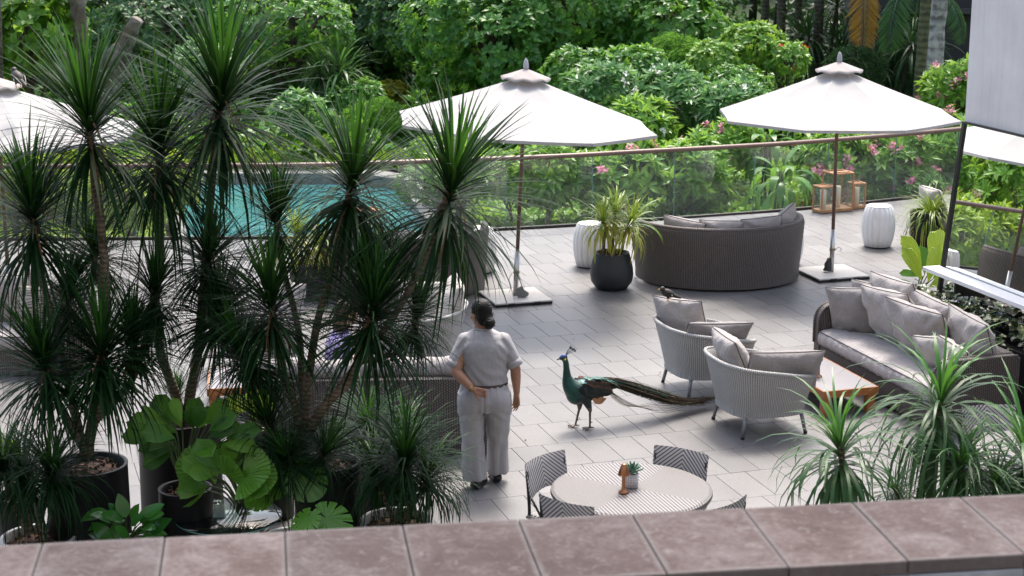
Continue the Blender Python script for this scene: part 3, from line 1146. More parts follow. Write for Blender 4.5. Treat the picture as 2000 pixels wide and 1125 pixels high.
CA, CB = np.array([1.98, 17.20]), np.array([2.36, 15.92])
make_tub_chair('pale grey woven tub armchair farther from the parapet, peacock tail pointing at its legs', CA, TH - R(90))
make_tub_chair('pale grey woven tub armchair nearer the parapet, beside the orange legged low table', CB, TH - R(90))
make_tub_chair('grey woven tub armchair behind the dark trees, to the left of the woman', (-0.98, 17.85), R(78))
make_tub_chair('grey woven tub armchair hidden among the trunks, leftmost of its kind', (-2.72, 17.95), R(-62))


def onchair(c, f, s, z):
    return tuple(np.array([*(c + np.array(E1[:2]) * f + np.array(E2[:2]) * s), z]))


cushion('taupe cushion with a small bird on its top corner, standing in the farther grey armchair', onchair(CA, -0.20, 0.14, 0.675), (R(-20), TH + R(-90 + 34), R(3)), 0.60, 0.58, 0.20, 41, M_fab, 'cushions in the grey armchairs')
cushion('long taupe cushion lying along the near arm of the farther grey armchair', onchair(CA, -0.03, -0.28, 0.60), (R(-34), TH + R(-4), R(-4)), 0.70, 0.46, 0.17, 42, M_fab_d, 'cushions in the grey armchairs')
cushion('taupe cushion leaning edge on against the back of the nearer grey armchair', onchair(CB, -0.25, 0.06, 0.66), (R(-24), TH + R(-90 - 4), R(0)), 0.62, 0.56, 0.22, 43, M_fab, 'cushions in the grey armchairs')
cushion('long dark taupe cushion propped on the near arm of the nearer grey armchair', onchair(CB, 0.10, -0.27, 0.62), (R(-24), TH + R(-6), R(-2)), 0.74, 0.44, 0.20, 44, M_fab_d, 'cushions in the grey armchairs')
cushion('big pale cushion in the grey armchair left of the woman', (-0.66, 17.86, 0.70), (R(-18), R(98), R(3)), 0.62, 0.62, 0.22, 45, M_fab_l, 'cushions in the grey armchairs')
cushion('pale cushion at the back of the grey armchair left of the woman', (-0.95, 18.17, 0.66), (R(-16), R(170), 0), 0.58, 0.5, 0.18, 46, M_fab_l, 'cushions in the grey armchairs')
cushion('pale cushion in the leftmost grey armchair behind the trunks', (-2.45, 18.1, 0.66), (R(-18), R(118 + 20), 0), 0.58, 0.55, 0.2, 47, M_fab, 'cushions in the grey armchairs')


# ================================================================== straight dark wicker sofas
def make_sofa(label, corner, rz, L=2.5, D=0.87, H=0.72, group='straight dark wicker sofas', rounded=True, seat=True):
    """corner = front left corner seen from its front; local x runs along the front, local y to the back"""
    t = thing('wicker_sofa', label, 'sofa', (corner[0], corner[1], 0), rz, group)
    AT = 0.13

    def rbox(x0, x1, y0, y1, z0, z1, r=0.05, name='x'):
        mb = MB()
        box(mb, x1 - x0, y1 - y0, z1 - z0, ((x0 + x1) / 2, (y0 + y1) / 2, (z0 + z1) / 2), 0.012)
        return mb
    obj('seat_base', rbox(AT + 0.002, L - AT - 0.002, 0.012, D - 0.12, 0.03, 0.285), M_wick_dark, t, smooth=False)
    obj('wicker_back', rbox(AT + 0.002, L - AT - 0.002, D - 0.11, D, 0.03, H), M_wick_dark, t, smooth=False)
    # arms: side profile with a rounded top front corner
    prof = [(0.0, 0.03), (0.0, 0.30)] + [(0.17 - 0.17 * math.cos(q), H - 0.19 + 0.19 * math.sin(q)) for q in np.linspace(0, pi / 2, 9)] + [(D - 0.03, H), (D, H - 0.02), (D, 0.03)]
    for x0 in (0.0, L - AT):
        mb = MB()
        k = len(prof)
        cy = sum(p[0] for p in prof) / k; cz = sum(p[1] for p in prof) / k
        V = []; U = []
        ln = np.concatenate([[0], np.cumsum([math.dist(prof[i], prof[i + 1]) for i in range(k - 1)])])
        bv = 0.018
        layers = [(x0, bv), (x0 + bv, 0), (x0 + AT - bv, 0), (x0 + AT, bv)]
        for x, ins in layers:
            for i, (y, z) in enumerate(prof):
                dy, dz = cy - y, cz - z
                d = math.hypot(dy, dz)
                V.append((x, y + dy / d * ins, z + dz / d * ins)); U.append((x, ln[i]))
        F = [tuple(q) for q in gridf(4, k, False, True)]
        mb.add(V, F, U)
        for li, flip in ((0, False), (3, True)):
            VV = V[li * k:(li + 1) * k]
            f = tuple(range(k))
            mb.add(VV, [f[::-1] if not flip else f], [(v[1], v[2]) for v in VV])
        obj('arm', mb, M_wick_dark, t, smooth=False)
        # braided edge
        mb = MB()
        P = [(x0 + AT / 2, y, z) for y, z in prof[1:-1]]
        V0 = []
        for q in range(2):
            x = x0 + (0.016 if q == 0 else AT - 0.016)
            tube(mb, [(x, y, z - 0.004) for y, z in prof[1:-2]], 0.017, 6)
        obj('braided_edge', mb, M_wick_dark, t)
    for x in (0.06, L - 0.06):
        for y in (0.06, D - 0.06):
            mb = MB(); box(mb, 0.05, 0.05, 0.03, (x, y, 0.015)); obj('foot', mb, M_black, t, smooth=False)
    if seat:
        mb = MB()
        nx, ny = 60, 14
        x = np.linspace(AT + 0.01, L - AT - 0.01, nx)
        rows = []
        rr_ = np.random.default_rng(5)
        prof2 = [(0.06, 0.288), (0.0, 0.295), (-0.02, 0.34), (-0.02, 0.40), (0.0, 0.435), (0.04, 0.45), (0.2, 0.462), (0.4, 0.465), (0.6, 0.462), (D - 0.13, 0.45)]
        puck = np.cumsum(rr_.uniform(0.6, 1.4, nx)) * 1.9
        for i, (y, z) in enumerate(prof2):
            wv = 0.006 * np.sin(puck) * (1 if 0 < i < 4 else 0.4) + 0.004 * np.sin(x * 9 + i)
            rows.append(np.stack([x, y - (wv if i < 5 else 0), z + (wv if i >= 4 else 0)], -1) if False else np.stack([x, np.full(nx, y) - (wv if i < 5 else 0 * wv), np.full(nx, z) + (wv * 0.6 if i >= 4 else 0 * wv)], -1))
        V = np.concatenate(rows)
        mb.add(V, gridf(len(prof2), nx)[:, ::-1])
        for e in (0, nx - 1):
            VV = [V[i * nx + e] for i in range(len(prof2))]
            mb.add(VV, [tuple(range(len(VV))) if e == 0 else tuple(range(len(VV)))[::-1]])
        sc = obj('seat_cushion', mb, M_fab, t)
        mb = MB()
        for z_, y_ in ((0.437, -0.004), (0.296, -0.002)):
            tube(mb, np.stack([x, np.full(nx, y_), np.full(nx, z_)], -1), 0.006, 5)
        obj('piping', mb, M_pipe, sc)
    return t


SR = np.array([3.215, 17.97])                 # front left corner of the sofa at the mirror
make_sofa('long dark wicker sofa with many taupe cushions, in front of the mirror', SR, TH - R(90), 2.52)


def onsofa(s, d, z):
    return tuple(np.array([*(SR - np.array(E2[:2]) * s + np.array(E1[:2]) * d), z]))


YR = TH - R(90)
for i, (s, d, z, lean, yaw, roll, w_, h_, t_, m_, lab) in enumerate([
    (0.34, 0.30, 0.66, 18, 48, 6, 0.47, 0.47, 0.17, M_fab_d, 'square dark taupe cushion in front at the left arm of the mirror sofa'),
    (0.30, 0.56, 0.68, 16, 20, 2, 0.46, 0.46, 0.16, M_fab_d, 'dark taupe cushion just behind the front left one on the mirror sofa'),
    (0.62, 0.68, 0.73, 22, 4, 2, 0.66, 0.60, 0.20, M_fab, 'tall back cushion at the far end of the mirror sofa, nearest the fan palm'),
    (0.88, 0.44, 0.70, 24, 14, 3, 0.58, 0.58, 0.20, M_fab, 'big wrinkled taupe cushion in front, centre of the mirror sofa'),
    (1.30, 0.70, 0.70, 20, 0, -2, 0.66, 0.55, 0.19, M_fab, 'middle back cushion of the mirror sofa, below the leafy trough'),
    (1.46, 0.42, 0.69, 28, 18, -4, 0.60, 0.58, 0.20, M_fab, 'big wrinkled taupe cushion leaning low, right of the centre of the mirror sofa'),
    (2.02, 0.68, 0.69, 20, -4, -3, 0.62, 0.56, 0.20, M_fab, 'back cushion at the near end of the mirror sofa'),
    (1.86, 0.36, 0.59, 30, 24, 10, 0.36, 0.34, 0.14, M_fab_l, 'small cream cushion left of the other small one on the mirror sofa'),
    (2.12, 0.40, 0.59, 24, 8, -14, 0.34, 0.34, 0.14, M_fab_l, 'small cream cushion by the near arm of the mirror sofa')]):
    cushion(lab, onsofa(s, d, z + 0.03), (R(-lean), YR + R(yaw), R(roll)), w_ * 1.2, h_ * 1.18, t_ * 1.2, 60 + i, m_, 'cushions on the mirror sofa', wr=1.5)

# the sofa with its back to us, behind the planters
make_sofa('dark wicker sofa with its back to the parapet, right beside the standing woman', (-0.10, 15.98), R(180 + 3), 2.35, 0.95, 0.74)
mbr = MB()
xs_ = np.linspace(-2.30, -0.20, 40)
P = np.stack([xs_, 15.17 + 0.02 * np.sin(xs_ * 5) + (xs_ + 0.2) * 0.05, 0.80 + 0.008 * np.sin(xs_ * 9)], 1)
tube(mbr, P, np.concatenate([[0.03, 0.075], np.full(36, 0.095) + 0.006 * np.sin(np.arange(36) * 1.7), [0.075, 0.03]]), 14)
o = obj('bolster_cushion', mbr, M_fab)
tag(o, 'long taupe bolster lying along the back of the sofa beside the woman', 'cushion')
# left sofa
make_sofa('dark wicker sofa at the left edge behind the spiky trees', (-6.6, 17.55), R(2), 2.1)
for i, (x, y, z, yaw, w_, h_, m_, lab) in enumerate([
    (-5.45, 18.15, 0.72, 6, 0.66, 0.60, M_fab, 'large taupe cushion at the left edge behind the spiky trees'),
    (-4.98, 17.95, 0.70, 30, 0.52, 0.5, M_fab_l, 'pale cushion beside the large taupe one at the left edge'),
    (-4.74, 18.0, 0.72, 62, 0.6, 0.58, M_fab_d, 'taupe cushion tilted on the arm of the left edge sofa')]):
    cushion(lab, (x, y, z), (R(-20), R(yaw), 0), w_, h_, 0.2, 80 + i, m_, 'cushions on the left sofa')


# ================================================================== low tables with lamps
M_teak = simple('orange_teak', (0.42, 0.155, 0.045), 0.45, nscale=9, var=0.16)
M_top = simple('pale_tabletop', (0.27, 0.262, 0.275), 0.35, var=0.03)
M_copper = simple('copper', (0.42, 0.19, 0.10), 0.3, metal=1.0, var=0.1)


def make_low_table(label, corner, rz, W, L, H):
    t = thing('coffee_table', label, 'table', (corner[0], corner[1], 0), rz, 'low orange wood tables')
    mb = MB(); box(mb, W - 0.03, L - 0.03, 0.012, (W / 2, L / 2, H - 0.006), 0.002)
    obj('tabletop', mb, M_top, t, smooth=False)
    mb = MB()
    for (x, y, sx, sy) in ((W / 2, 0.0075, W, 0.015), (W / 2, L - 0.0075, W, 0.015), (0.0075, L / 2, 0.015, L - 0.03), (W - 0.0075, L / 2, 0.015, L - 0.03)):
        box(mb, sx, sy, 0.075, (x, y, H - 0.0385), 0.002)
    obj('apron', mb, M_teak, t, smooth=False)
    for x in (0.06, W - 0.06):
        for y in (0.06, L - 0.06):
            mb = MB(); box(mb, 0.085, 0.085, H - 0.013, (x, y, (H - 0.013) / 2), 0.003)
            obj('leg', mb, M_teak, t, smooth=False)
    return t


TC = np.array([3.01, 16.16])
make_low_table('low orange wood table with grey top between the grey armchairs and the mirror sofa', TC, TH, 0.60, 1.38, 0.27)
make_low_table('low orange wood table half hidden behind the trunks at the left', (-2.95, 16.15), R(8), 0.50, 0.8, 0.30)


def make_lamp(label, loc, h, hd, dome=True):
    t = thing('table_lamp', label, 'lamp', loc, 0, 'copper cordless table lamps')
    mb = MB()
    lathe(mb, [(0.001, 0.0), (0.036, 0.0), (0.040, 0.006), (0.036, 0.018), (0.018, 0.026), (0.015, 0.04), (0.014, h - 0.06), (0.010, h - 0.02), (0.001, h - 0.02)], 20)
    obj('stem', mb, M_copper, t)
    mb = MB()
    if dome:
        pr = [(0.012, h - 0.055), (0.036, h - 0.05), (0.040, h - 0.03), (0.030, h - 0.008), (0.001, h)]
    else:
        pr = [(hd, h - 0.085), (hd + 0.001, h - 0.08), (0.019, h - 0.004), (0.015, h), (0.001, h)]
    lathe(mb, pr, 24)
    obj('lamp_shade', mb, M_copper, t)
    return t


p = gnd(1598, 737, 0.27)
make_lamp('small copper mushroom lamp on the low orange wood table', (p.x, p.y, 0.27), 0.22, 0.04)


# ================================================================== striped bistro sets
def stripe_mat(name, per, ca, cb, ang=0.0, chevron=False, duty=0.52, plain=False):
    b = NB(name)
    uv = b.coord('UV')
    x, y, z = b.sep(uv)
    if chevron:
        x = b.math('ABSOLUTE', x)
    v = b.math('ADD', b.math('MULTIPLY', x, math.cos(ang)), b.math('MULTIPLY', y, math.sin(ang)))
    f = b.math('FRACT', b.math('DIVIDE', b.math('ADD', v, 10.0), per))
    m = b.math('GREATER_THAN', f, duty)
    wv = b.noise(uv, 420, 2)
    col = b.mix(m, ca, cb)
    if plain:
        gx = b.math('SINE', b.math('MULTIPLY', x, 2 * pi / 0.011)); gy = b.math('SINE', b.math('MULTIPLY', y, 2 * pi / 0.011))
        col = b.mix(b.math('GREATER_THAN', b.math('MULTIPLY', gx, gy), 0.25), ca, cb)
    col = b.mix(b.math('MULTIPLY', wv, 0.3), col, (0.2, 0.19, 0.18))
    b.P(Base_Color=col, Roughness=0.6)
    h = b.math('ABSOLUTE', b.math('SINE', b.math('MULTIPLY', v, pi / per * 2)))
    b.bump(b.math('ADD', h, wv), 0.4, 0.003)
    return b.m


C_LT, C_DK = (0.21, 0.20, 0.20), (0.03, 0.03, 0.036)
M_str_top = stripe_mat('striped_weave', 0.027, (0.25, 0.24, 0.24), (0.040, 0.038, 0.042), R(18), duty=0.55)
M_str_edge = stripe_mat('striped_edge_weave', 0.021, C_LT, C_DK, R(40))
M_pl_top = stripe_mat('plain_weave', 0.011, (0.175, 0.165, 0.16), (0.10, 0.095, 0.092), 0, plain=True)
M_chev = stripe_mat('chevron_weave', 0.0245, (0.52, 0.505, 0.51), C_DK, R(48), chevron=True, duty=0.62)


def make_bistro_table(label, c, r, z, q0):
    t = thing('bistro_table', label, 'table', (c[0], c[1], 0), 0, 'round woven bistro tables')
    for k in range(4):
        mb = MB()
        a = np.linspace(q0 + k * pi / 2, q0 + (k + 1) * pi / 2, 15)
        V = [(0, 0, z)]
        V += [((r - 0.02) * math.cos(x), (r - 0.02) * math.sin(x), z) for x in a]
        V += [(r * math.cos(x), r * math.sin(x), z - 0.012) for x in a]
        n = len(a)
        F = [(0, 1 + i, 2 + i) for i in range(n - 1)]
        F += [(1 + i, 1 + n + i, 2 + n + i, 2 + i) for i in range(n - 1)]
        mb.add(V, F, [(v[0], v[1]) for v in V])
        obj('top_panel', mb, M_pl_top if k % 2 else M_str_top, t, smooth=False)
    mb = MB()
    lathe(mb, [(r - 0.05, z - 0.062), (r - 0.008, z - 0.055), (r + 0.004, z - 0.033), (r + 0.001, z - 0.012)], 80)
    obj('woven_edge', mb, M_str_edge, t)
    mb = MB(); lathe(mb, [(0.0, z - 0.06), (r - 0.05, z - 0.062)], 60); obj('underside', mb, M_black, t)
    mb = MB(); lathe(mb, [(0.22, 0.0), (0.22, 0.02), (0.035, 0.04), (0.035, z - 0.06)], 24, cap_bot=True); obj('pedestal', mb, M_black, t)
    return t


BT = np.array([0.875, 12.10])
make_bistro_table('round striped woven table holding a copper lamp and a succulent', BT, 0.59, 0.74, R(-31 - 90))
make_bistro_table('round striped woven table cut off by the right edge', (4.12, 13.0), 0.5, 0.74, R(-31))


def make_bistro_chair(label, c, rz):
    """faces local +y"""
    t = thing('bistro_chair', label, 'chair', (c[0], c[1], 0), rz, 'chevron woven bistro chairs')
    W, z0, z1 = 0.455, 0.575, 0.855
    nx, nz = 17, 9
    mb = MB()
    for side in (0, 1):
        V = []; U = []
        for i in range(nx):
            u = -1 + 2 * i / (nx - 1)
            for j in range(nz):
                f = j / (nz - 1)
                zz = z0 + (z1 - z0) * f
                zz -= 0.045 * (1 - u * u) * (1 - f) * -1
                xx = W / 2 * u * (1 + 0.03 * f)
                yy = -0.215 - 0.05 * f + 0.045 * u * u + (0.009 if side else -0.009) * (1 if 0 < i < nx - 1 and 0 < j < nz - 1 else 0.3)
                V.append((xx, yy, zz)); U.append((xx, zz))
        F = gridf(nx, nz)
        mb.add(V, F if not side else F[:, ::-1], U)
    obj('backrest', mb, M_chev, t)
    mb = MB()
    box(mb, 0.44, 0.42, 0.035, (0, 0.01, 0.452), 0.012)
    mb.U[-1] = mb.V[-1][:, :2].copy()
    st = obj('seat', mb, M_chev, t, smooth=False)
    mb = MB()
    P = [(x, y, 0.448) for x, y in ((-0.225, -0.2), (0.225, -0.2), (0.225, 0.225), (-0.225, 0.225))]
    tube(mb, P, 0.015, 6, closed=True)
    obj('seat_edge', mb, M_str_edge, t)
    for sx in (-1, 1):
        mb = MB(); tube(mb, crom([(sx * 0.215, -0.22, 0.0), (sx * 0.212, -0.195, 0.42), (sx * 0.212, -0.20, 0.6), (sx * 0.218, -0.215, 0.80)], 4), 0.0125, 8)
        obj('leg', mb, M_black, t)
        mb = MB(); tube(mb, [(sx * 0.215, 0.21, 0.0), (sx * 0.205, 0.19, 0.44)], 0.0125, 8)
        obj('leg', mb, M_black, t)
        mb = MB(); tube(mb, [(sx * 0.212, -0.2, 0.63), (sx * 0.209, -0.06, 0.44)], 0.009, 8)
        obj('brace', mb, M_black, t)
    return t


def bistro(label, mid, face):
    rz = math.atan2(face[1], face[0]) - pi / 2
    f = np.array(face, float); f /= np.linalg.norm(f)
    c = np.array(mid) + f * 0.25
    return make_bistro_chair(label, c, rz)


bistro('chevron woven chair left of the round table, its back to the woman', (0.225, 12.48), (0.76, -0.65))
bistro('chevron woven chair on the far right side of the round table', (1.305, 12.645), (-0.55, -0.83))
bistro('chevron woven chair at the near right of the round table, mostly below the parapet', (1.52, 11.46), (-0.70, 0.66))
bistro('chevron woven chair at the near left of the round table, mostly cut by the parapet', (0.36, 11.50), (0.55, 0.75))
bistro('chevron woven chair at the far right beyond the near spiky plants', (3.93, 13.80), (0.15, -1.0))
bistro('chevron woven chair cut by the right edge of the view', (4.62, 13.75), (-0.6, -0.8))
bistro('chevron woven chair with its seat showing, left of the cut off table', (3.45, 12.75), (0.95, 0.2))

p = gnd(1218, 963, 0.74)
make_lamp('copper cone shaded lamp on the round striped table', (p.x, p.y, 0.74), 0.225, 0.044, dome=False)


def ringed_pot_mat():
    b = NB('ringed_pot')
    x, y, z = b.sep(b.coord('UV'))
    fx = b.math('SUBTRACT', b.math('FRACT', b.math('DIVIDE', x, 0.0196)), 0.5)
    fy = b.math('SUBTRACT', b.math('FRACT', b.math('DIVIDE', y, 0.0196)), 0.5)
    d = b.math('MAXIMUM', b.math('ABSOLUTE', fx), b.math('ABSOLUTE', fy))
    ring = b.math('MULTIPLY', b.math('GREATER_THAN', d, 0.20), b.math('LESS_THAN', d, 0.34))
    b.P(Base_Color=b.mix(ring, (0.62, 0.62, 0.63), (0.12, 0.07, 0.075)), Roughness=0.4)
    return b.m


def make_succulent(label, loc, s=1.0, kind=0):
    t = thing('potted_succulent', label, 'potted plant', loc)
    h = 0.105 * s
    mb = MB(); lathe(mb, [(0.040 * s, 0), (0.047 * s, 0.003), (0.050 * s, h), (0.045 * s, h), (0.044 * s, h - 0.012)], 32, cap_bot=True)
    obj('pot', mb, ringed_pot_mat() if not kind else M_copper, t)
    mb = MB(); lathe(mb, [(0.045 * s, h - 0.010), (0.0, h - 0.006)], 24); obj('soil', mb, M_soil, t)
    m = leafmat('succulent_leaf', (0.05, 0.13, 0.09), (0.13, 0.27, 0.17), 0.5, 0.1, (0.2, 0.4, 0.2))
    n = 26
    me = None
    for k in range(n):
        if me is None:
            sg = np.linspace(0, 1, 6)
            wp = np.interp(sg, [0, 0.3, 0.65, 0.9, 1], [0.25, 0.5, 0.8, 0.5, 0.05]) * 0.40
            V = []
            for a, w_ in zip(sg, wp):
                for q in np.linspace(0, 2 * pi, 7)[:-1]:
                    V.append((w_ / 2 * math.cos(q), a, w_ * 0.28 * math.sin(q) + 0.12 * a * a))
            lm = MB(); lm.add(V, gridf(6, 6, False, True)); me = lm.mesh('leaf', m)
        a = k * 2.4
        el = 1.25 - 1.25 * (k / n) ** 0.8
        d = Vector((math.cos(a) * math.cos(el), math.sin(a) * math.cos(el), math.sin(el)))
        y = d; x = y.cross(Vector((0, 0, 1))).normalized(); z = x.cross(y)
        link('leaf', me, t, (d.x * 0.012, d.y * 0.012, h + 0.004 + 0.03 * (1 - k / n)), Matrix((x, y, z)).transposed().to_euler(), (0.058 + 0.03 * k / n) * s)
    return t


p = gnd(1234, 951, 0.74)
make_succulent('blue green succulent in a white pot printed with small rings, beside the copper lamp', (p.x, p.y, 0.741))
p = gnd(1583, 730, 0.27)
make_succulent('tiny plant in a copper cup behind the mushroom lamp on the low table', (p.x, p.y, 0.271), 0.8, 1)


# ================================================================== white fluted stools
def make_stool(label, c):
    t = thing('garden_stool', label, 'stool', (c[0], c[1], 0), 0, 'white fluted garden stools')
    mb = MB()
    prof = [(0.165, 0.012), (0.19, 0.02), (0.222, 0.14), (0.238, 0.28), (0.236, 0.36), (0.222, 0.46), (0.195, 0.565), (0.178, 0.585)]
    lathe(mb, prof, 180, flute=18, depth=0.075)
    obj('fluted_body', mb, M_white, t)
    mb = MB(); lathe(mb, [(0.0, 0.600), (0.165, 0.600), (0.178, 0.592), (0.174, 0.578)][::-1], 48); obj('seat', mb, M_white, t)
    mb = MB(); lathe(mb, [(0.15, 0.0), (0.17, 0.0), (0.17, 0.014)], 36, cap_bot=True); obj('foot_ring', mb, M_black, t)


make_stool('white fluted stool standing free near the lanterns and the wall', (5.22, 24.36))
make_stool('white fluted stool half behind the black planter with bright spiky leaves', (1.06, 23.05))
make_stool('white fluted stool peeping out behind the right end of the round sofa', (3.73, 23.2))
make_stool('white fluted stool at the right end of the half hidden round sofa', (-0.44, 22.7))


# ================================================================== lanterns
M_lwood = simple('lantern_copper_wood', (0.52, 0.27, 0.125), 0.45, nscale=10, var=0.15)
M_candle = simple('cream_candle', (0.78, 0.70, 0.52), 0.5, var=0.04)


def make_lantern(label, c, w, h, rz, ch):
    t = thing('lantern', label, 'lantern', (c[0], c[1], 0), rz, 'copper wood candle lanterns')
    mb = MB(); box(mb, w, w, 0.05, (0, 0, 0.03), 0.006); obj('base', mb, M_lwood, t, smooth=False)
    mb = MB(); box(mb, w * 0.9, w * 0.9, 0.006, (0, 0, 0.003)); obj('foot_pad', mb, M_black, t, smooth=False)
    mb = MB()
    for (x, y, sx, sy) in ((0, -1, w, 0.028), (0, 1, w, 0.028), (-1, 0, 0.028, w - 0.056), (1, 0, 0.028, w - 0.056)):
        box(mb, sx, sy, 0.024, (x * (w / 2 - 0.014), y * (w / 2 - 0.014), h - 0.012), 0.002)
    box(mb, w - 0.056, w * 0.24, 0.018, (0, 0, h - 0.012), 0.002)
    obj('top_frame', mb, M_lwood, t, smooth=False)
    for x in (-1, 1):
        for y in (-1, 1):
            mb = MB(); box(mb, 0.024, 0.024, h - 0.079, (x * (w / 2 - 0.0125), y * (w / 2 - 0.0125), 0.055 + (h - 0.079) / 2), 0.002)
            obj('post', mb, M_lwood, t, smooth=False)
    for k in range(4):
        mb = MB(); box(mb, w - 0.052, 0.003, h - 0.081, (0, w / 2 - 0.013, 0.055 + (h - 0.079) / 2))
        obj('glass_pane', mb, M_clear, t, rot=(0, 0, k * pi / 2), smooth=False)
    cn = thing('candle', 'cream pillar candle inside ' + label, 'candle', (c[0], c[1], 0.0555), 0, 'pillar candles in the lanterns')
    mb = MB(); lathe(mb, [(0.0, 0), (0.05, 0), (0.05, ch - 0.004), (0.045, ch), (0.0, ch - 0.008)], 20); obj('wax', mb, M_candle, cn)
    mb = MB(); tube(mb, [(0, 0, ch - 0.01), (0.002, 0, ch + 0.02)], 0.003, 5); obj('wick', mb, M_black, cn)


make_lantern('the small left copper lantern of the three', (4.90, 27.02), 0.245, 0.43, TH + R(12), 0.30)
make_lantern('the tall copper lantern in the middle of the three', (5.16, 27.22), 0.37, 0.62, TH + R(3), 0.33)
make_lantern('the small right copper lantern of the three', (5.49, 27.38), 0.225, 0.42, TH + R(3), 0.28)
make_lantern('the lone copper lantern by the pool railing', (-2.05, 24.35), 0.30, 0.55, TH, 0.3)

# lounge pad: a few small dry leaves lying on the slabs
rl = random.Random(9)
M_dry = simple('dry_leaf', (0.10, 0.05, 0.02), 0.8)
mbd = MB()
for k in range(9):
    x, y = rl.uniform(-0.2, 3.0), rl.uniform(13.4, 20.5)
    a = rl.uniform(0, 6.28); l = rl.uniform(0.012, 0.028)
    d = np.array([math.cos(a), math.sin(a)]); q = np.array([-d[1], d[0]])
    P = [np.array([x, y]) + d * l, np.array([x, y]) + q * l * 0.35, np.array([x, y]) - d * l, np.array([x, y]) - q * l * 0.35]
    mbd.add([(*P[0], 0.010), (*P[1], 0.003), (*P[2], 0.006), (*P[3], 0.012)], [(0, 1, 2), (0, 2, 3)])
o = obj('leaf_litter', mbd, M_dry)
o['kind'] = 'stuff'

# ================================================================== potted plants on the terrace
M_drac = leafmat('dracaena_shaded_leaf', (0.003, 0.016, 0.006), (0.009, 0.040, 0.009), 0.55, 0.12, (0.07, 0.17, 0.02), spec=0.12)  # leaf colour darkened to stand in for the building's shade
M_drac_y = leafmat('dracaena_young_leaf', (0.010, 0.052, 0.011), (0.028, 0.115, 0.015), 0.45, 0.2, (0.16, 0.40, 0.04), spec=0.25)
M_drac_r = leafmat('dracaena_lit_leaf', (0.017, 0.060, 0.017), (0.036, 0.108, 0.027), 0.42, 0.2, (0.16, 0.34, 0.08), spec=0.35)  # lit copies of the dracaena leaves, the light put into their colour
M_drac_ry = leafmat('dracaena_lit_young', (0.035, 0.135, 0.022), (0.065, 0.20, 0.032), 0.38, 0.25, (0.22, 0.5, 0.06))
M_lime = leafmat('lime_leaf', (0.085, 0.19, 0.018), (0.26, 0.36, 0.05), 0.4, 0.28, (0.5, 0.6, 0.08))
M_limey = leafmat('lime_yellow_leaf', (0.30, 0.34, 0.05), (0.44, 0.42, 0.09), 0.45, 0.25, (0.6, 0.6, 0.1))
M_stem = None


def barkmat(name, ca, cb, ring=70, lichen=None):
    b = NB(name)
    c = b.coord('Object')
    x, y, z = b.sep(c)
    n = b.noise(c, 8, 5)
    rg = b.math('SINE', b.math('MULTIPLY_ADD', z, ring, b.math('MULTIPLY', n, 7)))
    f = b.math('MULTIPLY_ADD', rg, 0.16, n)
    col = b.ramp(f, [(0.3, ca), (0.7, cb)])
    if lichen:
        col = b.mix(b.ramp(b.noise(c, 2.2, 5, 0.65), [(0.48, 0.0), (0.62, 0.8)]), col, lichen)
    b.P(Base_Color=col, Roughness=0.85)
    b.bump(b.math('ADD', rg, n), 0.5, 0.006)
    return b.m


M_stem = barkmat('dracaena_bark', (0.085, 0.062, 0.042), (0.21, 0.17, 0.125), 170)
M_pot_black = simple('black_pot', (0.012, 0.0125, 0.014), 0.5, var=0.1, nscale=4, spec=0.25)
M_pot_char = simple('charcoal_pot', (0.024, 0.027, 0.031), 0.5, var=0.12, nscale=3)
M_pot_white = simple('white_pot', (0.56, 0.57, 0.58), 0.45, var=0.06)
M_bark_chip = simple('bark_chips', (0.105, 0.055, 0.038), 0.95, nscale=25, var=0.35, bump=0.8, bscale=45)


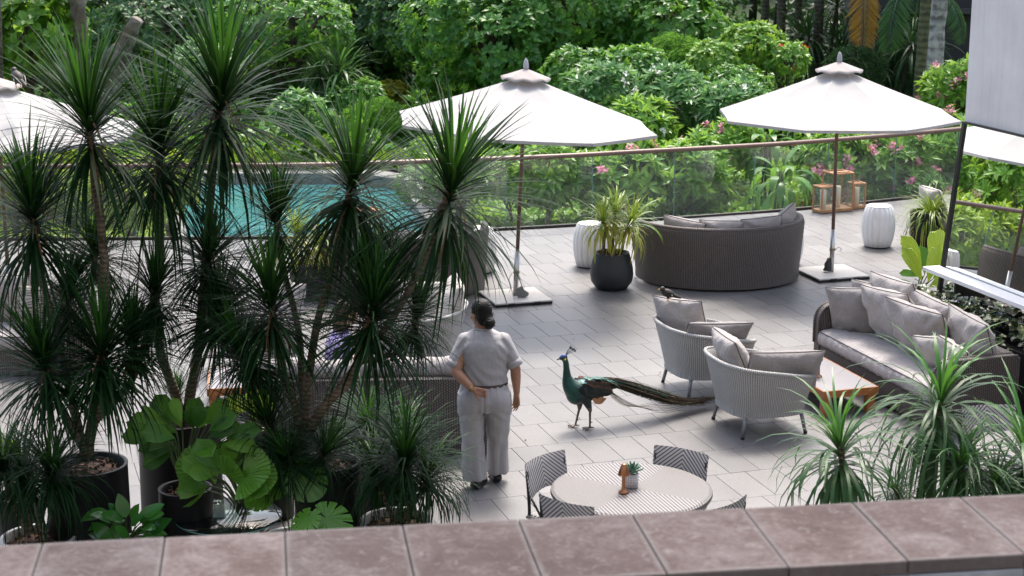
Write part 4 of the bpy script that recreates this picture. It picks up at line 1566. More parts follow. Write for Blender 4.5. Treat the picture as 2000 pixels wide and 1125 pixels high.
def blades(N, L, W, e_hi, e_lo, bend, z0, seed, lat=0.25, seg=7, young=0.12, stiff=1.0, Lvar=0.25):
    """N strap leaves round an upright axis; returns a mesh builder with slots 0 old, 1 young"""
    r = np.random.default_rng(seed)
    q = np.sort(r.random(N))                      # 0 young/top .. 1 old/bottom
    ph = np.arange(N) * 2.39996 + r.normal(0, 0.25, N)
    e0 = R(e_hi) + (R(e_lo) - R(e_hi)) * q ** 0.9 + r.normal(0, R(7), N)
    ln = L * (1 - Lvar + 2 * Lvar * r.random(N)) * np.where(q < 0.15, 0.86, 1.0)
    bd = R(bend) * (0.35 + 0.9 * q + 0.25 * r.random(N)) / stiff
    zb = z0 * q + r.normal(0, 0.01, N)
    wd = W * r.uniform(0.8, 1.15, N)
    lt = r.normal(0, lat, N)
    s = np.linspace(0, 1, seg)
    ds = 1.0 / (seg - 1)
    e = e0[:, None] - bd[:, None] * s[None] ** 1.4
    e = np.maximum(e, R(-86))
    az = ph[:, None] + lt[:, None] * s[None] ** 1.5
    dx = np.cos(e) * np.cos(az); dy = np.cos(e) * np.sin(az); dz = np.sin(e)
    D = np.stack([dx, dy, dz], -1) * ln[:, None, None] * ds
    P = np.cumsum(D, 1) - D[:, :1]
    P[..., 2] += zb[:, None]
    P[..., 0] += 0.018 * np.cos(ph)[:, None]; P[..., 1] += 0.018 * np.sin(ph)[:, None]
    side = np.stack([-np.sin(az), np.cos(az), 0 * az], -1)
    wp = np.interp(s, [0, 0.12, 0.45, 0.75, 1], [0.75, 0.9, 1.0, 0.72, 0.04])
    hw = wd[:, None, None] * wp[None, :, None] / 2
    V = np.stack([P - side * hw, P + side * hw], 2)      # N,seg,2,3
    idx = np.arange(N * seg * 2).reshape(N, seg, 2)
    F = np.stack([idx[:, :-1, 0], idx[:, :-1, 1], idx[:, 1:, 1], idx[:, 1:, 0]], -1)
    U = np.stack(np.broadcast_arrays(np.array([0.0, 1.0])[None, None, :], s[None, :, None], ), -1)
    U = np.broadcast_to(U, (N, seg, 2, 2))
    mb = MB()
    mb.add(V.reshape(-1, 3), np.empty((0, 4), int), U.reshape(-1, 2))
    k = int(N * young)
    mb.F.append((F[:k].reshape(-1, 4), 1)); mb.F.append((F[k:].reshape(-1, 4), 0))
    return mb


M_dead = simple('dead_leaf', (0.16, 0.10, 0.055), 0.8)


def drac_head(seed):
    r = np.random.default_rng(seed)
    mb = blades(int(r.uniform(290, 340)), 0.82, 0.0225, 89, -r.uniform(30, 44), 42, -r.uniform(0.30, 0.40), seed, lat=0.2)
    d = blades(14, 0.55, 0.016, -20, -60, 60, -0.30, seed + 50, lat=0.3, young=0)
    d.F = [(f, 2) for f, m in d.F]
    mb.F += [(f + mb.n, 2) for f, m in d.F]
    mb.V += d.V; mb.U += d.U; mb.n += d.n
    return mb.mesh('rosette', [M_drac, M_drac_y, M_dead])


HEADS = [drac_head(100 + i) for i in range(4)]
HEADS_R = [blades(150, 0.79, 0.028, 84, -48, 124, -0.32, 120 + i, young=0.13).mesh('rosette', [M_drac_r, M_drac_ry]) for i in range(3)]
HEADS_G = [blades(260, 0.84, 0.019, 87, 0, 100, -0.16, 130 + i, young=0.14).mesh('rosette', [M_drac, M_drac_y]) for i in range(3)]


def pot_round(t, c, r, h, mat, rim=0.025, taper=0.0, soil=0.07, bulge=None):
    mb = MB()
    if bulge:
        prof = bulge
    else:
        prof = [(r * (1 - taper), 0.0), (r * (1 - taper) + 0.004, 0.004), (r - 0.004, h - 0.008), (r, h - 0.003), (r - 0.003, h), (r - rim, h), (r - rim - 0.004, h - 0.006), (r - rim - 0.01, h - 0.14)]
    lathe(mb, prof, 56, c=c, cap_bot=True)
    p = obj('pot', mb, mat, t)
    rs = (prof[-1][0] + 0.004)
    m2 = MB()
    rr_ = np.random.default_rng(int(abs(c[0]) * 100))
    rings = [0.001, 0.2, 0.4, 0.6, 0.8, 1.0]
    V = []
    for k in rings:
        for a in np.linspace(0, 2 * pi, 28, endpoint=False):
            V.append((c[0] + rs * k * math.cos(a), c[1] + rs * k * math.sin(a), c[2] + h - soil + 0.02 * (1 - k) + rr_.uniform(-0.008, 0.008)))
    m2.add(V, gridf(6, 28, False, True)[:, ::-1])
    obj('soil', m2, M_bark_chip, t)
    # loose bark chips on top
    m3 = MB()
    for k in range(70):
        a, q = rr_.uniform(0, 6.28), rs * math.sqrt(rr_.random()) * 0.95
        s = rr_.uniform(0.010, 0.022)
        T = Matrix.Translation((c[0] + q * math.cos(a), c[1] + q * math.sin(a), c[2] + h - soil + 0.02)) @ Euler(tuple(rr_.uniform(0, 3, 3))).to_matrix().to_4x4()
        box(m3, s * 2, s, s * 0.5, T=T)
    obj('bark_mulch', m3, M_bark_chip, t, smooth=False)['kind'] = 'stuff'
    return p


def spiky_tree(label, pot, stems, group, heads=HEADS, potargs=None, base=None, cat='potted plant'):
    """pot=(x,y); stems = [(px polyline, Y at the foot, Y at the head, radius foot, radius head, head scale)]"""
    t = thing('dracaena_plant', label, cat, (pot[0], pot[1], 0), 0, group)
    rr_ = random.Random(len(label) * 7 + int(pot[0] * 100))
    if potargs:
        pot_round(t, (0, 0, 0), *potargs)
    o = Vector((pot[0], pot[1], 0))
    for i, (px, y0, y1, r0, r1, hs) in enumerate(stems):
        k = len(px)
        P = [at(u, v, y0 + (y1 - y0) * j / max(1, k - 1)) - o for j, (u, v) in enumerate(px)]
        Q = crom([tuple(p) for p in P], 6) if k > 2 else np.array([tuple(p) for p in P])
        mb = MB()
        n = len(Q)
        rad = np.linspace(r0, r1, n) * (1 + 0.05 * np.sin(np.arange(n) * 1.9))
        tube(mb, Q, rad, 10)
        obj('stem', mb, M_stem, t)
        if hs <= 0:
            continue
        d = Vector(Q[-1] - Q[-2]).normalized()
        d = (d * 0.75 + Vector((0, 0, 1)) * 0.6).normalized()
        q = d.to_track_quat('Z', 'Y') @ Euler((0, 0, rr_.uniform(0, 6.28))).to_quaternion()
        h = link('rosette', heads[(i + int(abs(pot[0]) * 10)) % len(heads)], t, Q[-1], q.to_euler(), hs)
        h['kind'] = 'stuff'
    return t


GDR = 'tall dark spiky trees in black pots'
# pots measured off the photo
spiky_tree('many headed dark spiky tree in the far left black pot with brown soil', (-3.13, 12.18), [
    ([(168, 890), (185, 800), (198, 690), (206, 560), (194, 410), (170, 225)], 12.2, 12.2, 0.045, 0.027, 0.92),
    ([(178, 830), (215, 790), (256, 745), (285, 660), (302, 560)], 12.2, 12.5, 0.035, 0.022, 0.58),
    ([(164, 880), (140, 780), (110, 650), (82, 540), (60, 395)], 12.2, 12.0, 0.034, 0.022, 0.84),
    ([(205, 600), (190, 540), (184, 480)], 12.2, 12.7, 0.014, 0.012, 0.52),
    ([(165, 880), (120, 800), (84, 700)], 12.1, 11.8, 0.03, 0.022, 0.70),
    ([(175, 870), (194, 780), (197, 675)], 12.1, 11.9, 0.03, 0.022, 0.76),
    ([(256, 745), (262, 700), (258, 650)], 12.3, 12.2, 0.02, 0.015, 0.55),
    ([(110, 650), (128, 600), (135, 560)], 12.1, 12.4, 0.018, 0.014, 0.55)], GDR, potargs=(0.30, 0.90, M_pot_black))
spiky_tree('dark spiky tree of two tall stems in the tallest black pot', (-2.60, 13.0), [
    ([(352, 850), (345, 780), (314, 690), (303, 610), (312, 480), (311, 265)], 13.0, 12.7, 0.046, 0.027, 0.98),
    ([(366, 850), (370, 780), (386, 690), (398, 560), (409, 410), (432, 175)], 13.0, 12.8, 0.046, 0.027, 1.08),
    ([(391, 640), (402, 570), (408, 490)], 12.9, 12.7, 0.014, 0.012, 0.62),
    ([(386, 690), (410, 650), (428, 600)], 12.9, 12.6, 0.014, 0.012, 0.60),
    ([(362, 840), (350, 800), (345, 770)], 13.1, 13.2, 0.012, 0.010, 0.34)], GDR, potargs=(0.32, 1.0, M_pot_black))
spiky_tree('pale trunked spiky tree branching low in the black pot beside the woman', (-1.38, 12.35), [
    ([(588, 935), (590, 880), (594, 850)], 12.35, 12.35, 0.062, 0.055, 0.0),
    ([(590, 860), (575, 790), (547, 700), (528, 575)], 12.35, 12.15, 0.033, 0.020, 0.76),
    ([(592, 850), (590, 760), (582, 640), (545, 490), (541, 415)], 12.4, 12.8, 0.032, 0.018, 0.62),
    ([(595, 850), (603, 740), (622, 620), (652, 520), (690, 335)], 12.35, 12.4, 0.034, 0.022, 0.90),
    ([(598, 850), (640, 785), (690, 730), (728, 590)], 12.35, 12.0, 0.045, 0.024, 0.80),
    ([(640, 785), (705, 705), (780, 600), (840, 480), (884, 345)], 12.35, 12.3, 0.030, 0.022, 0.98),
    ([(622, 640), (690, 600), (706, 520)], 12.4, 12.7, 0.018, 0.014, 0.60),
    ([(560, 730), (500, 720), (470, 680)], 12.3, 12.2, 0.018, 0.014, 0.58),
    ([(700, 710), (790, 680), (815, 600)], 12.3, 12.5, 0.018, 0.014, 0.52),
    ([(585, 890), (550, 860), (522, 820)], 12.3, 12.1, 0.02, 0.015, 0.54),
    ([(590, 910), (575, 905), (560, 895)], 12.2, 12.0, 0.02, 0.015, 0.40),
    ([(592, 910), (620, 890), (635, 880)], 12.2, 12.1, 0.02, 0.015, 0.42)], GDR, potargs=(0.25, 0.86, M_pot_black))
GSH = 'low grassy spiky plants in white pots'
spiky_tree('grassy spiky plant spilling over the white pot right of the glass table', (-0.86, 12.22), [
    ([(770, 1020), (745, 960), (735, 925)], 12.2, 12.3, 0.02, 0.016, 0.60),
    ([(775, 1020), (785, 950), (790, 900)], 12.15, 12.1, 0.02, 0.016, 0.72),
    ([(780, 1020), (825, 960), (835, 930)], 12.2, 12.2, 0.02, 0.016, 0.58)], GSH, HEADS_G, (0.275, 0.45, M_pot_white))
spiky_tree('low grassy spiky plant behind the white potted one, against the sofa back', (-1.02, 13.35), [
    ([(735, 930), (728, 870), (722, 835)], 13.35, 13.3, 0.02, 0.016, 0.62),
    ([(745, 930), (775, 880), (785, 850)], 13.35, 13.4, 0.02, 0.016, 0.55)], GSH, HEADS_G, (0.22, 0.5, M_pot_black))
spiky_tree('low grassy spiky plant in the white pot in the lower left corner', (-3.43, 11.88), [
    ([(60, 1040), (50, 980), (45, 930)], 11.9, 11.9, 0.022, 0.016, 0.66),
    ([(70, 1040), (95, 960), (100, 920)], 11.9, 11.8, 0.022, 0.016, 0.62),
    ([(55, 1040), (20, 970), (5, 910)], 11.9, 11.8, 0.022, 0.016, 0.60)], GSH, HEADS_G, (0.275, 0.45, M_pot_white))
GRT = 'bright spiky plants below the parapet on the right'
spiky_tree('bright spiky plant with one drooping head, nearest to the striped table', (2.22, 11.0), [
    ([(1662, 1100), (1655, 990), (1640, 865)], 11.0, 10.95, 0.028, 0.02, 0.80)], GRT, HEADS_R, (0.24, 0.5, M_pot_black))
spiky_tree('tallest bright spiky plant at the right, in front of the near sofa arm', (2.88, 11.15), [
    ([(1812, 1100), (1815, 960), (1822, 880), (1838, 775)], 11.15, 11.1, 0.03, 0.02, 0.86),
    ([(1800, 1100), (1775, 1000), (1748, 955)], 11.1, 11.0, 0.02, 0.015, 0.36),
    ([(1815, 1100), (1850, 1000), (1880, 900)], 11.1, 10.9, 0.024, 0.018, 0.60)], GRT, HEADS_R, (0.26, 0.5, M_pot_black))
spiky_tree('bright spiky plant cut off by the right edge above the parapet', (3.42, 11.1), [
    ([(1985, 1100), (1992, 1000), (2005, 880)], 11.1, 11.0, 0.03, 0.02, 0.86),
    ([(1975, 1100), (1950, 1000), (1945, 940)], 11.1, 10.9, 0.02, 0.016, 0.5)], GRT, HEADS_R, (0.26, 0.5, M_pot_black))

# lime plants in dark planters far on the terrace
HL = [blades(95, 0.50, 0.024, 86, -25, 85, -0.16, 150 + i, young=0.55).mesh('rosette', [M_limey, M_lime]) for i in range(2)]
bul = [(0.15, 0.0), (0.20, 0.012), (0.262, 0.10), (0.277, 0.19), (0.268, 0.29), (0.243, 0.39), (0.222, 0.47), (0.221, 0.478), (0.205, 0.478), (0.200, 0.40)]
t = spiky_tree('bright lime spiky plant of three heads in the rounded black planter', (1.275, 21.72), [
    ([(1178, 500), (1180, 455), (1178, 425)], 21.70, 21.65, 0.022, 0.016, 0.92),
    ([(1196, 500), (1198, 450), (1202, 412)], 21.75, 21.8, 0.022, 0.016, 0.86),
    ([(1212, 500), (1222, 455), (1234, 428)], 21.72, 21.65, 0.022, 0.016, 0.92)], 'lime leaved plants in dark planters', HL)
pot_round(t, (0, 0, 0), 0.25, 0.478, M_pot_char, bulge=bul)
HG = [blades(330, 0.62, 0.016, 88, 20, 150, -0.10, 160, young=0.75).mesh('rosette', [M_limey, M_lime])]
spiky_tree('fountain of bright green grass in the dark planter beside the mirror', (5.90, 24.35), [
    ([(1818, 470), (1818, 445), (1818, 425)], 24.35, 24.35, 0.03, 0.03, 1.0)], 'lime leaved plants in dark planters', HG, (0.24, 0.52, M_pot_char, 0.02, 0.15))
spiky_tree('bright plant in the dark bowl planter behind the pale trunked tree', (-2.55, 21.2), [
    ([(600, 545), (590, 500), (580, 450)], 21.2, 21.2, 0.02, 0.02, 1.0),
    ([(605, 545), (615, 510), (625, 470)], 21.2, 21.2, 0.02, 0.02, 0.8)], 'lime leaved plants in dark planters', HL, (0.24, 0.45, M_pot_char, 0.02, 0.2))


# ------------------------------------------------------------------ fan palms, monstera, ficus, calathea
def fan_leaf(span=300, K=26, seed=0, cup=0.10, notch=0.05):
    """round pleated fan of radius 1; hub at the origin, points along +y"""
    r = np.random.default_rng(seed)
    a = np.linspace(-R(span / 2), R(span / 2), 2 * K + 1)
    rad = np.array([0.03, 0.25, 0.5, 0.75, 0.93, 1.0])
    V = []; U = []
    for q in rad:
        for j, x in enumerate(a):
            pl = (1 if j % 2 else -1) * 0.026 * q
            rr_ = q * (1 - 0.18 * abs(x / R(span / 2)) ** 3) * (1 - (notch * (0 if j % 2 else 1) if q == 1.0 else 0))
            z = pl + cup * q * abs(math.sin(x)) * 0.9 - 0.24 * q ** 2.2 * (0.4 + 0.6 * math.cos(x)) + 0.03 * q * math.sin(x * 3 + seed)
            V.append((rr_ * math.sin(x), rr_ * math.cos(x), z)); U.append((j / (2 * K), q))
    mb = MB()
    mb.add(V, gridf(len(rad), len(a))[:, ::-1], U)
    return mb


def pleatmat(name, ca, cb, tcol, rough=0.34):
    m = leafmat(name, ca, cb, rough, 0.22, tcol)
    return m


M_fan = pleatmat('fan_leaf', (0.016, 0.080, 0.012), (0.055, 0.18, 0.018), (0.16, 0.40, 0.03))
M_fan_l = pleatmat('fan_leaf_light', (0.17, 0.30, 0.022), (0.30, 0.42, 0.04), (0.5, 0.62, 0.05))
M_fan_m = pleatmat('fan_leaf_mid', (0.06, 0.19, 0.016), (0.11, 0.28, 0.03), (0.28, 0.5, 0.05))
FANS = [fan_leaf(160, 18, 1, 0.34), fan_leaf(110, 13, 2, 0.42), fan_leaf(62, 8, 3, 0.36, 0.03)]
FAN_ME = {}
for nm_, mm_ in (('d', M_fan), ('m', M_fan_m), ('l', M_fan_l)):
    FAN_ME[nm_] = [f.mesh('leaf', mm_, False) for f in FANS]
M_petiole = simple('petiole', (0.06, 0.10, 0.025), 0.5)


def orient(yv, zv):
    y = Vector(yv).normalized(); x = y.cross(Vector(zv)).normalized(); z = x.cross(y)
    return Matrix((x, y, z)).transposed().to_euler()


def leaf_plant(name, label, cat, pos, foot, leaves, group=None, mesh=None, pr=0.008):
    """leaves = [(hub px, Y, tip direction, facing, size, mesh)]"""
    t = thing(name, label, cat, pos, 0, group)
    o = Vector(pos)
    for (u, v, Y, yv, zv, s, me) in leaves:
        p = at(u, v, Y) - o
        mb = MB()
        f = Vector(foot)
        mid = f.lerp(p, 0.55) + Vector((0, 0, 0.10 * (p - f).length))
        tube(mb, crom([tuple(f), tuple(mid), tuple(p)], 6), np.linspace(pr, pr * 0.6, 13), 6)
        st = obj('petiole', mb, M_petiole, t)
        link('leaf', me, t, p, orient(yv, zv), s)
    return t


fd, fm, fl = FAN_ME['d'], FAN_ME['m'], FAN_ME['l']
CAMV = (0.0, -0.9, 0.5)
def paddle_mesh(mat, w):
    n = 11
    sg = np.linspace(0, 1, 14)
    wp = np.interp(sg, [0, 0.15, 0.4, 0.65, 0.85, 0.96, 1], [0.05, 0.35, 0.8, 1.0, 0.88, 0.5, 0.05]) * w / 2
    V = []; U = []
    for a_, ww in zip(sg, wp):
        for k in range(2 * n + 1):
            q = -1 + k / n
            V.append((ww * q, a_ - 0.05 * abs(q) * (a_ > 0.9), 0.35 * abs(q) * ww + (0.007 if k % 2 else -0.007) * (ww / w * 2) - 0.20 * a_ ** 2)); U.append((q, a_))
    mb = MB(); mb.add(V, gridf(14, 2 * n + 1)[:, ::-1], U)
    return mb.mesh('leaf', mat, False)


PD = [paddle_mesh(M_fan_m, 0.62), paddle_mesh(M_fan, 0.66), paddle_mesh(M_fan_m, 0.5), paddle_mesh(M_fan, 0.5)]


def fans(seed, u0, v0, du, dv, Y, n, smin, smax, pal):
    """leaves fanning out of one crown: outer ones lie over, inner ones stand"""
    r = random.Random(seed)
    out = []
    for k in range(n):
        a = -pi / 2 + (k + 0.5) / n * 2 * pi * 0.78 - pi * 0.28 + r.uniform(-0.2, 0.2)
        q = r.uniform(0.35, 1.0)
        x, z = math.sin(a) * q, math.cos(a) * q
        u, v = u0 + du * x, v0 - dv * (0.35 + 0.65 * z) + r.uniform(-6, 6)
        out.append((u, v, Y + r.uniform(-0.25, 0.2), (x * 1.3, -0.25 + r.uniform(-0.4, 0.25), 0.25 + 0.8 * z), (x * 0.5 + r.uniform(-0.3, 0.3), -0.75, 0.55 + r.uniform(-0.2, 0.3)), r.uniform(smin, smax), r.choice(pal)))
    return out


t = leaf_plant('fan_palm', 'fan palm with broad pleated leaves in the black pot left of the glass table', 'potted plant', (-2.42, 12.22, 0), (0, 0, 0.68),
               fans(3, 372, 880, 72, 62, 12.15, 28, 0.19, 0.27, [PD[3], PD[0], PD[1], PD[2], PD[1], PD[3], PD[2], fd[1]]), 'fan palms with round pleated leaves')
pot_round(t, (0, 0, 0), 0.20, 0.70, M_pot_black)
t = leaf_plant('fan_palm', 'lower fan palm with upright folded leaf just behind the round glass table', 'potted plant', (-2.02, 12.66, 0), (0, 0, 0.2),
               fans(8, 440, 955, 58, 50, 12.05, 17, 0.19, 0.28, [PD[2], PD[0], PD[2], fm[0], PD[1], PD[0]]) + [
    (420, 945, 12.0, (-0.12, 0.0, 1), (0.3, -1, 0.1), 0.32, PD[2]), (470, 935, 12.1, (0.3, 0.1, 1), (-0.3, -1, 0.25), 0.27, fm[1])], 'fan palms with round pleated leaves')
pot_round(t, (0, 0, 0), 0.15, 0.22, M_pot_black)
t = leaf_plant('fan_palm', 'lime green fan palm behind the dark ones, near the trunk fork', 'potted plant', (-1.95, 13.5, 0), (0, 0, 0.5), [
    (462, 810, 13.5, (-0.2, 0.1, 1), (0.1, -1, 0.3), 0.17, fl[0]),
    (500, 800, 13.5, (0.3, 0.1, 1), (0.1, -1, 0.3), 0.16, fl[0]),
    (480, 830, 13.4, (0.8, 0.1, 0.2), (0.1, -1, 0.5), 0.17, fl[1])], 'fan palms with round pleated leaves')
pot_round(t, (0, 0, 0), 0.16, 0.5, M_pot_black)
t = leaf_plant('fan_palm', 'yellow green fan palm cut off by the left edge', 'potted plant', (-3.78, 12.6, 0), (0, 0, 0.5), [
    (5, 900, 12.5, (0.25, 0.1, 1), (0.1, -1, 0.3), 0.17, fl[0]),
    (8, 905, 12.4, (0.9, 0, 0.3), (0.1, -1, 0.5), 0.15, fl[1])], 'fan palms with round pleated leaves')
pot_round(t, (0, 0, 0), 0.16, 0.5, M_pot_black)
PAD = [paddle_mesh(M_fan_l, 0.42), paddle_mesh(M_fan_l, 0.6), paddle_mesh(M_fan_m, 0.4)]
t = leaf_plant('fan_palm', 'lime green paddle leaved palm in a pot at the foot of the mirror', 'potted plant', (4.62, 19.35, 0), (0, 0, 0.42), [
    (1800, 525, 19.2, (-0.52, 0.0, 1), (0.5, -1, 0.1), 0.45, PAD[0]),
    (1800, 548, 19.1, (-0.50, 0, 1), (0.35, -1, 0.35), 0.44, PAD[0]),
    (1824, 520, 19.3, (0.16, 0.1, 1), (-0.15, -1, 0.15), 0.44, PAD[1]),
    (1813, 550, 19.1, (0.22, 0, 1), (-0.6, -1, 0.2), 0.44, PAD[0]),
    (1798, 566, 19.0, (-1, -0.1, 0.38), (-0.1, -0.7, 0.8), 0.33, PAD[2]),
    (1815, 560, 19.0, (0.9, -0.3, 0.5), (-0.2, -0.8, 0.6), 0.37, PAD[1]),
    (1822, 545, 19.2, (0.75, 0.1, 0.75), (-0.4, -0.9, 0.4), 0.37, PAD[0]),
    (1806, 574, 18.9, (0.1, -0.4, -0.3), (0, -1, 0.4), 0.12, fl[0]),
    (1802, 540, 19.35, (-0.9, 0.2, 0.2), (-0.3, -0.7, 0.8), 0.27, PAD[2]),
    (1806, 535, 19.25, (-0.1, 0.2, 1), (0.1, -1, 0.1), 0.34, PAD[2])], 'fan palms with round pleated leaves')
pot_round(t, (0, 0, 0), 0.24, 0.43, M_pot_char)

# monstera
def monstera_mesh():
    n = 9
    out = []
    th = np.linspace(-pi * 0.93, pi * 0.93, 141)
    mb = MB()
    V = []
    for q in (0.0, 0.35, 0.62, 0.82, 1.0):
        for j, x in enumerate(th):
            r_ = (1 - 0.22 * abs(x / pi) ** 2.2) * (0.9 + 0.12 * math.cos(x))
            cut = 1.0
            ph = (abs(x) / 0.52) % 1.0
            if q > 0.5 and 0.35 < abs(x) < 2.5:
                cut = 1 - (0.40 if ph < 0.15 else 0.0) * (q - 0.5) / 0.5
            xx = r_ * q * cut * math.sin(x) * 0.86; yy = r_ * q * cut * math.cos(x)
            V.append((xx, yy + 0.28, 0.05 * abs(xx) - 0.16 * (yy * 0.5) ** 2 - 0.22 * xx * xx + 0.012 * math.sin(x * 17) * q))
    mb.add(V, gridf(5, len(th))[:, ::-1])
    return mb.mesh('leaf', leafmat('monstera_leaf', (0.03, 0.12, 0.012), (0.085, 0.235, 0.02), 0.28, 0.2, (0.3, 0.55, 0.05)))


MON = monstera_mesh()
t = leaf_plant('monstera_plant', 'monstera with split glossy leaves right of the round glass table', 'potted plant', (-1.62, 12.0, 0), (0, 0, 0.36), [
    (580, 915, 12.0, (0.5, -0.3, -0.55), (0.15, -0.8, 0.7), 0.215, MON),
    (548, 925, 12.1, (-0.4, -0.3, -0.55), (-0.3, -0.8, 0.6), 0.17, MON),
    (520, 970, 12.0, (-0.7, -0.4, -0.2), (-0.2, -0.7, 0.8), 0.13, MON),
    (625, 1003, 11.7, (0.6, -0.3, -0.35), (0.1, -0.75, 0.8), 0.205, MON),
    (605, 1003, 11.6, (-0.2, -0.4, -0.3), (-0.4, -0.75, 0.8), 0.15, MON)], pr=0.006)
pot_round(t, (0, 0, 0), 0.21, 0.40, M_pot_white)


def oval_mesh(name, mat, w=0.36, cup=0.12, seg=8, fold=0.12, wave=0.0):
    s = np.linspace(0, 1, seg)
    wp = np.sin(pi * s ** 0.85) ** 0.75 * w / 2
    wp[-1] = 0.004; wp[0] = 0.012
    V = []; U = []
    for i, a in enumerate(s):
        for k, q in enumerate((-1, -0.5, 0, 0.5, 1)):
            V.append((wp[i] * q, a, fold * abs(q) * wp[i] - cup * a * a + wave * math.sin(a * 14 + q * 2) * wp[i] * abs(q)))
            U.append((0.5 + q / 2, a))
    mb = MB(); mb.add(V, gridf(seg, 5)[:, ::-1], U)
    return mb.mesh(name, mat)


OV = oval_mesh('leaf', leafmat('rubber_leaf', (0.012, 0.075, 0.012), (0.04, 0.17, 0.02), 0.22, 0.12, (0.2, 0.5, 0.05)), 0.56, 0.25)
rf_ = random.Random(4)
lv = []
for k in range(26):
    u, v = rf_.uniform(195, 296), rf_.uniform(1000, 1062)
    du = (u - 240) / 60
    lv.append((u, v, 11.8 + rf_.uniform(-0.12, 0.12), (du + rf_.uniform(-0.4, 0.4), -0.2 + rf_.uniform(-0.5, 0.3), 0.5 + rf_.uniform(-0.4, 0.5)), (du * 0.3, -0.6, 0.9), rf_.uniform(0.14, 0.21), OV))
t = leaf_plant('rubber_plant', 'low glossy oval leaved plant above the parapet at the lower left', 'potted plant', (-2.78, 11.85, 0), (0, 0, 0.42), lv, pr=0.004)
pot_round(t, (0, 0, 0), 0.17, 0.42, M_pot_white)


def calathea_mat():
    b = NB('calathea_leaf')
    uv = b.coord('UV')
    x, y, z = b.sep(uv)
    ax_ = b.math('ABSOLUTE', b.math('SUBTRACT', x, 0.5))
    st = b.math('SINE', b.math('MULTIPLY', b.math('SUBTRACT', y, b.math('MULTIPLY', ax_, 0.8)), 48))
    m = b.math('GREATER_THAN', st, 0.1)
    oi = b.n('ObjectInfo').outputs['Random']
    dk = b.ramp(oi, [(0, (0.006, 0.020, 0.009)), (1, (0.018, 0.048, 0.012))])
    lt = b.ramp(oi, [(0, (0.04, 0.08, 0.02)), (0.6, (0.15, 0.19, 0.03)), (0.9, (0.26, 0.29, 0.05)), (1, (0.34, 0.40, 0.28))])
    col = b.mix(m, dk, lt)
    col = b.mix(b.math('GREATER_THAN', ax_, 0.42), col, dk)
    col = b.mix(b.math('LESS_THAN', ax_, 0.04), col, dk)
    b.P(Base_Color=col, Roughness=0.35)
    return b.m


CAL = oval_mesh('leaf', calathea_mat(), 0.56, 0.22, 9, 0.2, 0.3)


def make_trough():
    p0 = np.array([4.13, 18.55]) + np.array(E1[:2]) * 0.13
    t = thing('plant_trough', 'narrow dark planting trough of patterned small leaved plants between sofa back and mirror', 'planter', (p0[0], p0[1], 0), TH - R(90))
    mb = MB()
    Lt, Wt, Ht = 3.3, 0.26, 0.60
    box(mb, Lt, 0.02, Ht, (Lt / 2, 0.01, Ht / 2), 0.003); box(mb, Lt, 0.02, Ht, (Lt / 2, Wt - 0.01, Ht / 2), 0.003)
    box(mb, 0.02, Wt - 0.04, Ht, (0.01, Wt / 2, Ht / 2), 0.003); box(mb, 0.02, Wt - 0.04, Ht, (Lt - 0.01, Wt / 2, Ht / 2), 0.003)
    obj('trough_box', mb, M_pot_black, t, smooth=False)
    mb = MB(); box(mb, Lt - 0.04, Wt - 0.04, 0.5, (Lt / 2, Wt / 2, 0.28)); obj('soil', mb, M_soil, t, smooth=False)
    r_ = random.Random(11)
    for k in range(290):
        x = r_.uniform(0.0, 3.2); y = Wt / 2 + r_.gauss(0, 0.10)
        z = 0.60 + 0.19 * max(0.0, 1 - ((y - Wt / 2) / 0.24) ** 2) * r_.uniform(0.15, 1.15)
        az = r_.uniform(0, 2 * pi); el = r_.uniform(-0.25, 0.9)
        d = Vector((math.cos(az) * math.cos(el), math.sin(az) * math.cos(el), math.sin(el)))
        link('leaf', CAL, t, (x, y, z), orient(d, (r_.uniform(-0.4, 0.4), -0.2 + r_.uniform(-0.4, 0.4), 1)), r_.uniform(0.085, 0.15))


make_trough()

# round glass table among the pots
t = thing('glass_table', 'round glass topped side table among the plant pots above the parapet', 'table', (-2.10, 12.17, 0))
mb = MB(); lathe(mb, [(0.0, 0.488), (0.388, 0.488), (0.393, 0.494), (0.388, 0.50), (0.0, 0.50)], 72); obj('glass_top', mb, glass_mat('table_glass', (0.42, 0.50, 0.48), 0.01, 1.9), t)
mb = MB(); lathe(mb, [(0.3935, 0.490), (0.3945, 0.494), (0.3935, 0.498)], 72); obj('glass_edge', mb, simple('green_glass_edge', (0.10, 0.30, 0.26), 0.15), t)
for k in range(3):
    a = k * 2 * pi / 3 + 0.5
    mb = MB(); box(mb, 0.10, 0.012, 0.487, (0.26 * math.cos(a), 0.26 * math.sin(a), 0.2435), 0.002, rz=a + pi / 2); obj('leg', mb, M_steel, t, smooth=False)
mb = MB(); lathe(mb, [(0.0, 0.2), (0.22, 0.2), (0.225, 0.206), (0.22, 0.212), (0.0, 0.212)], 48); obj('lower_shelf', mb, simple('shelf_pale', (0.5, 0.5, 0.47), 0.4), t)
t = thing('menu_box', 'black upright menu box on the shelf of the round glass table', 'box', (-2.08, 12.23, 0.2125), R(4))
mb = MB(); box(mb, 0.26, 0.03, 0.16, (0, 0, 0.08), 0.004); obj('box_panel', mb, M_black, t, smooth=False)
t = thing('towel_tray', 'white tray with a rolled blue striped towel under the glass table top', 'tray', (-2.07, 12.12, 0.2125), R(4))
mb = MB(); box(mb, 0.24, 0.10, 0.012, (0, 0, 0.006), 0.003); obj('tray_plate', mb, M_white, t, smooth=False)
mb = MB(); tube(mb, [(-0.06, 0, 0.033), (0.06, 0, 0.033)], 0.021, 14); obj('rolled_towel', mb, simple('blue_towel', (0.30, 0.38, 0.6), 0.9, nscale=40, var=0.3), t)

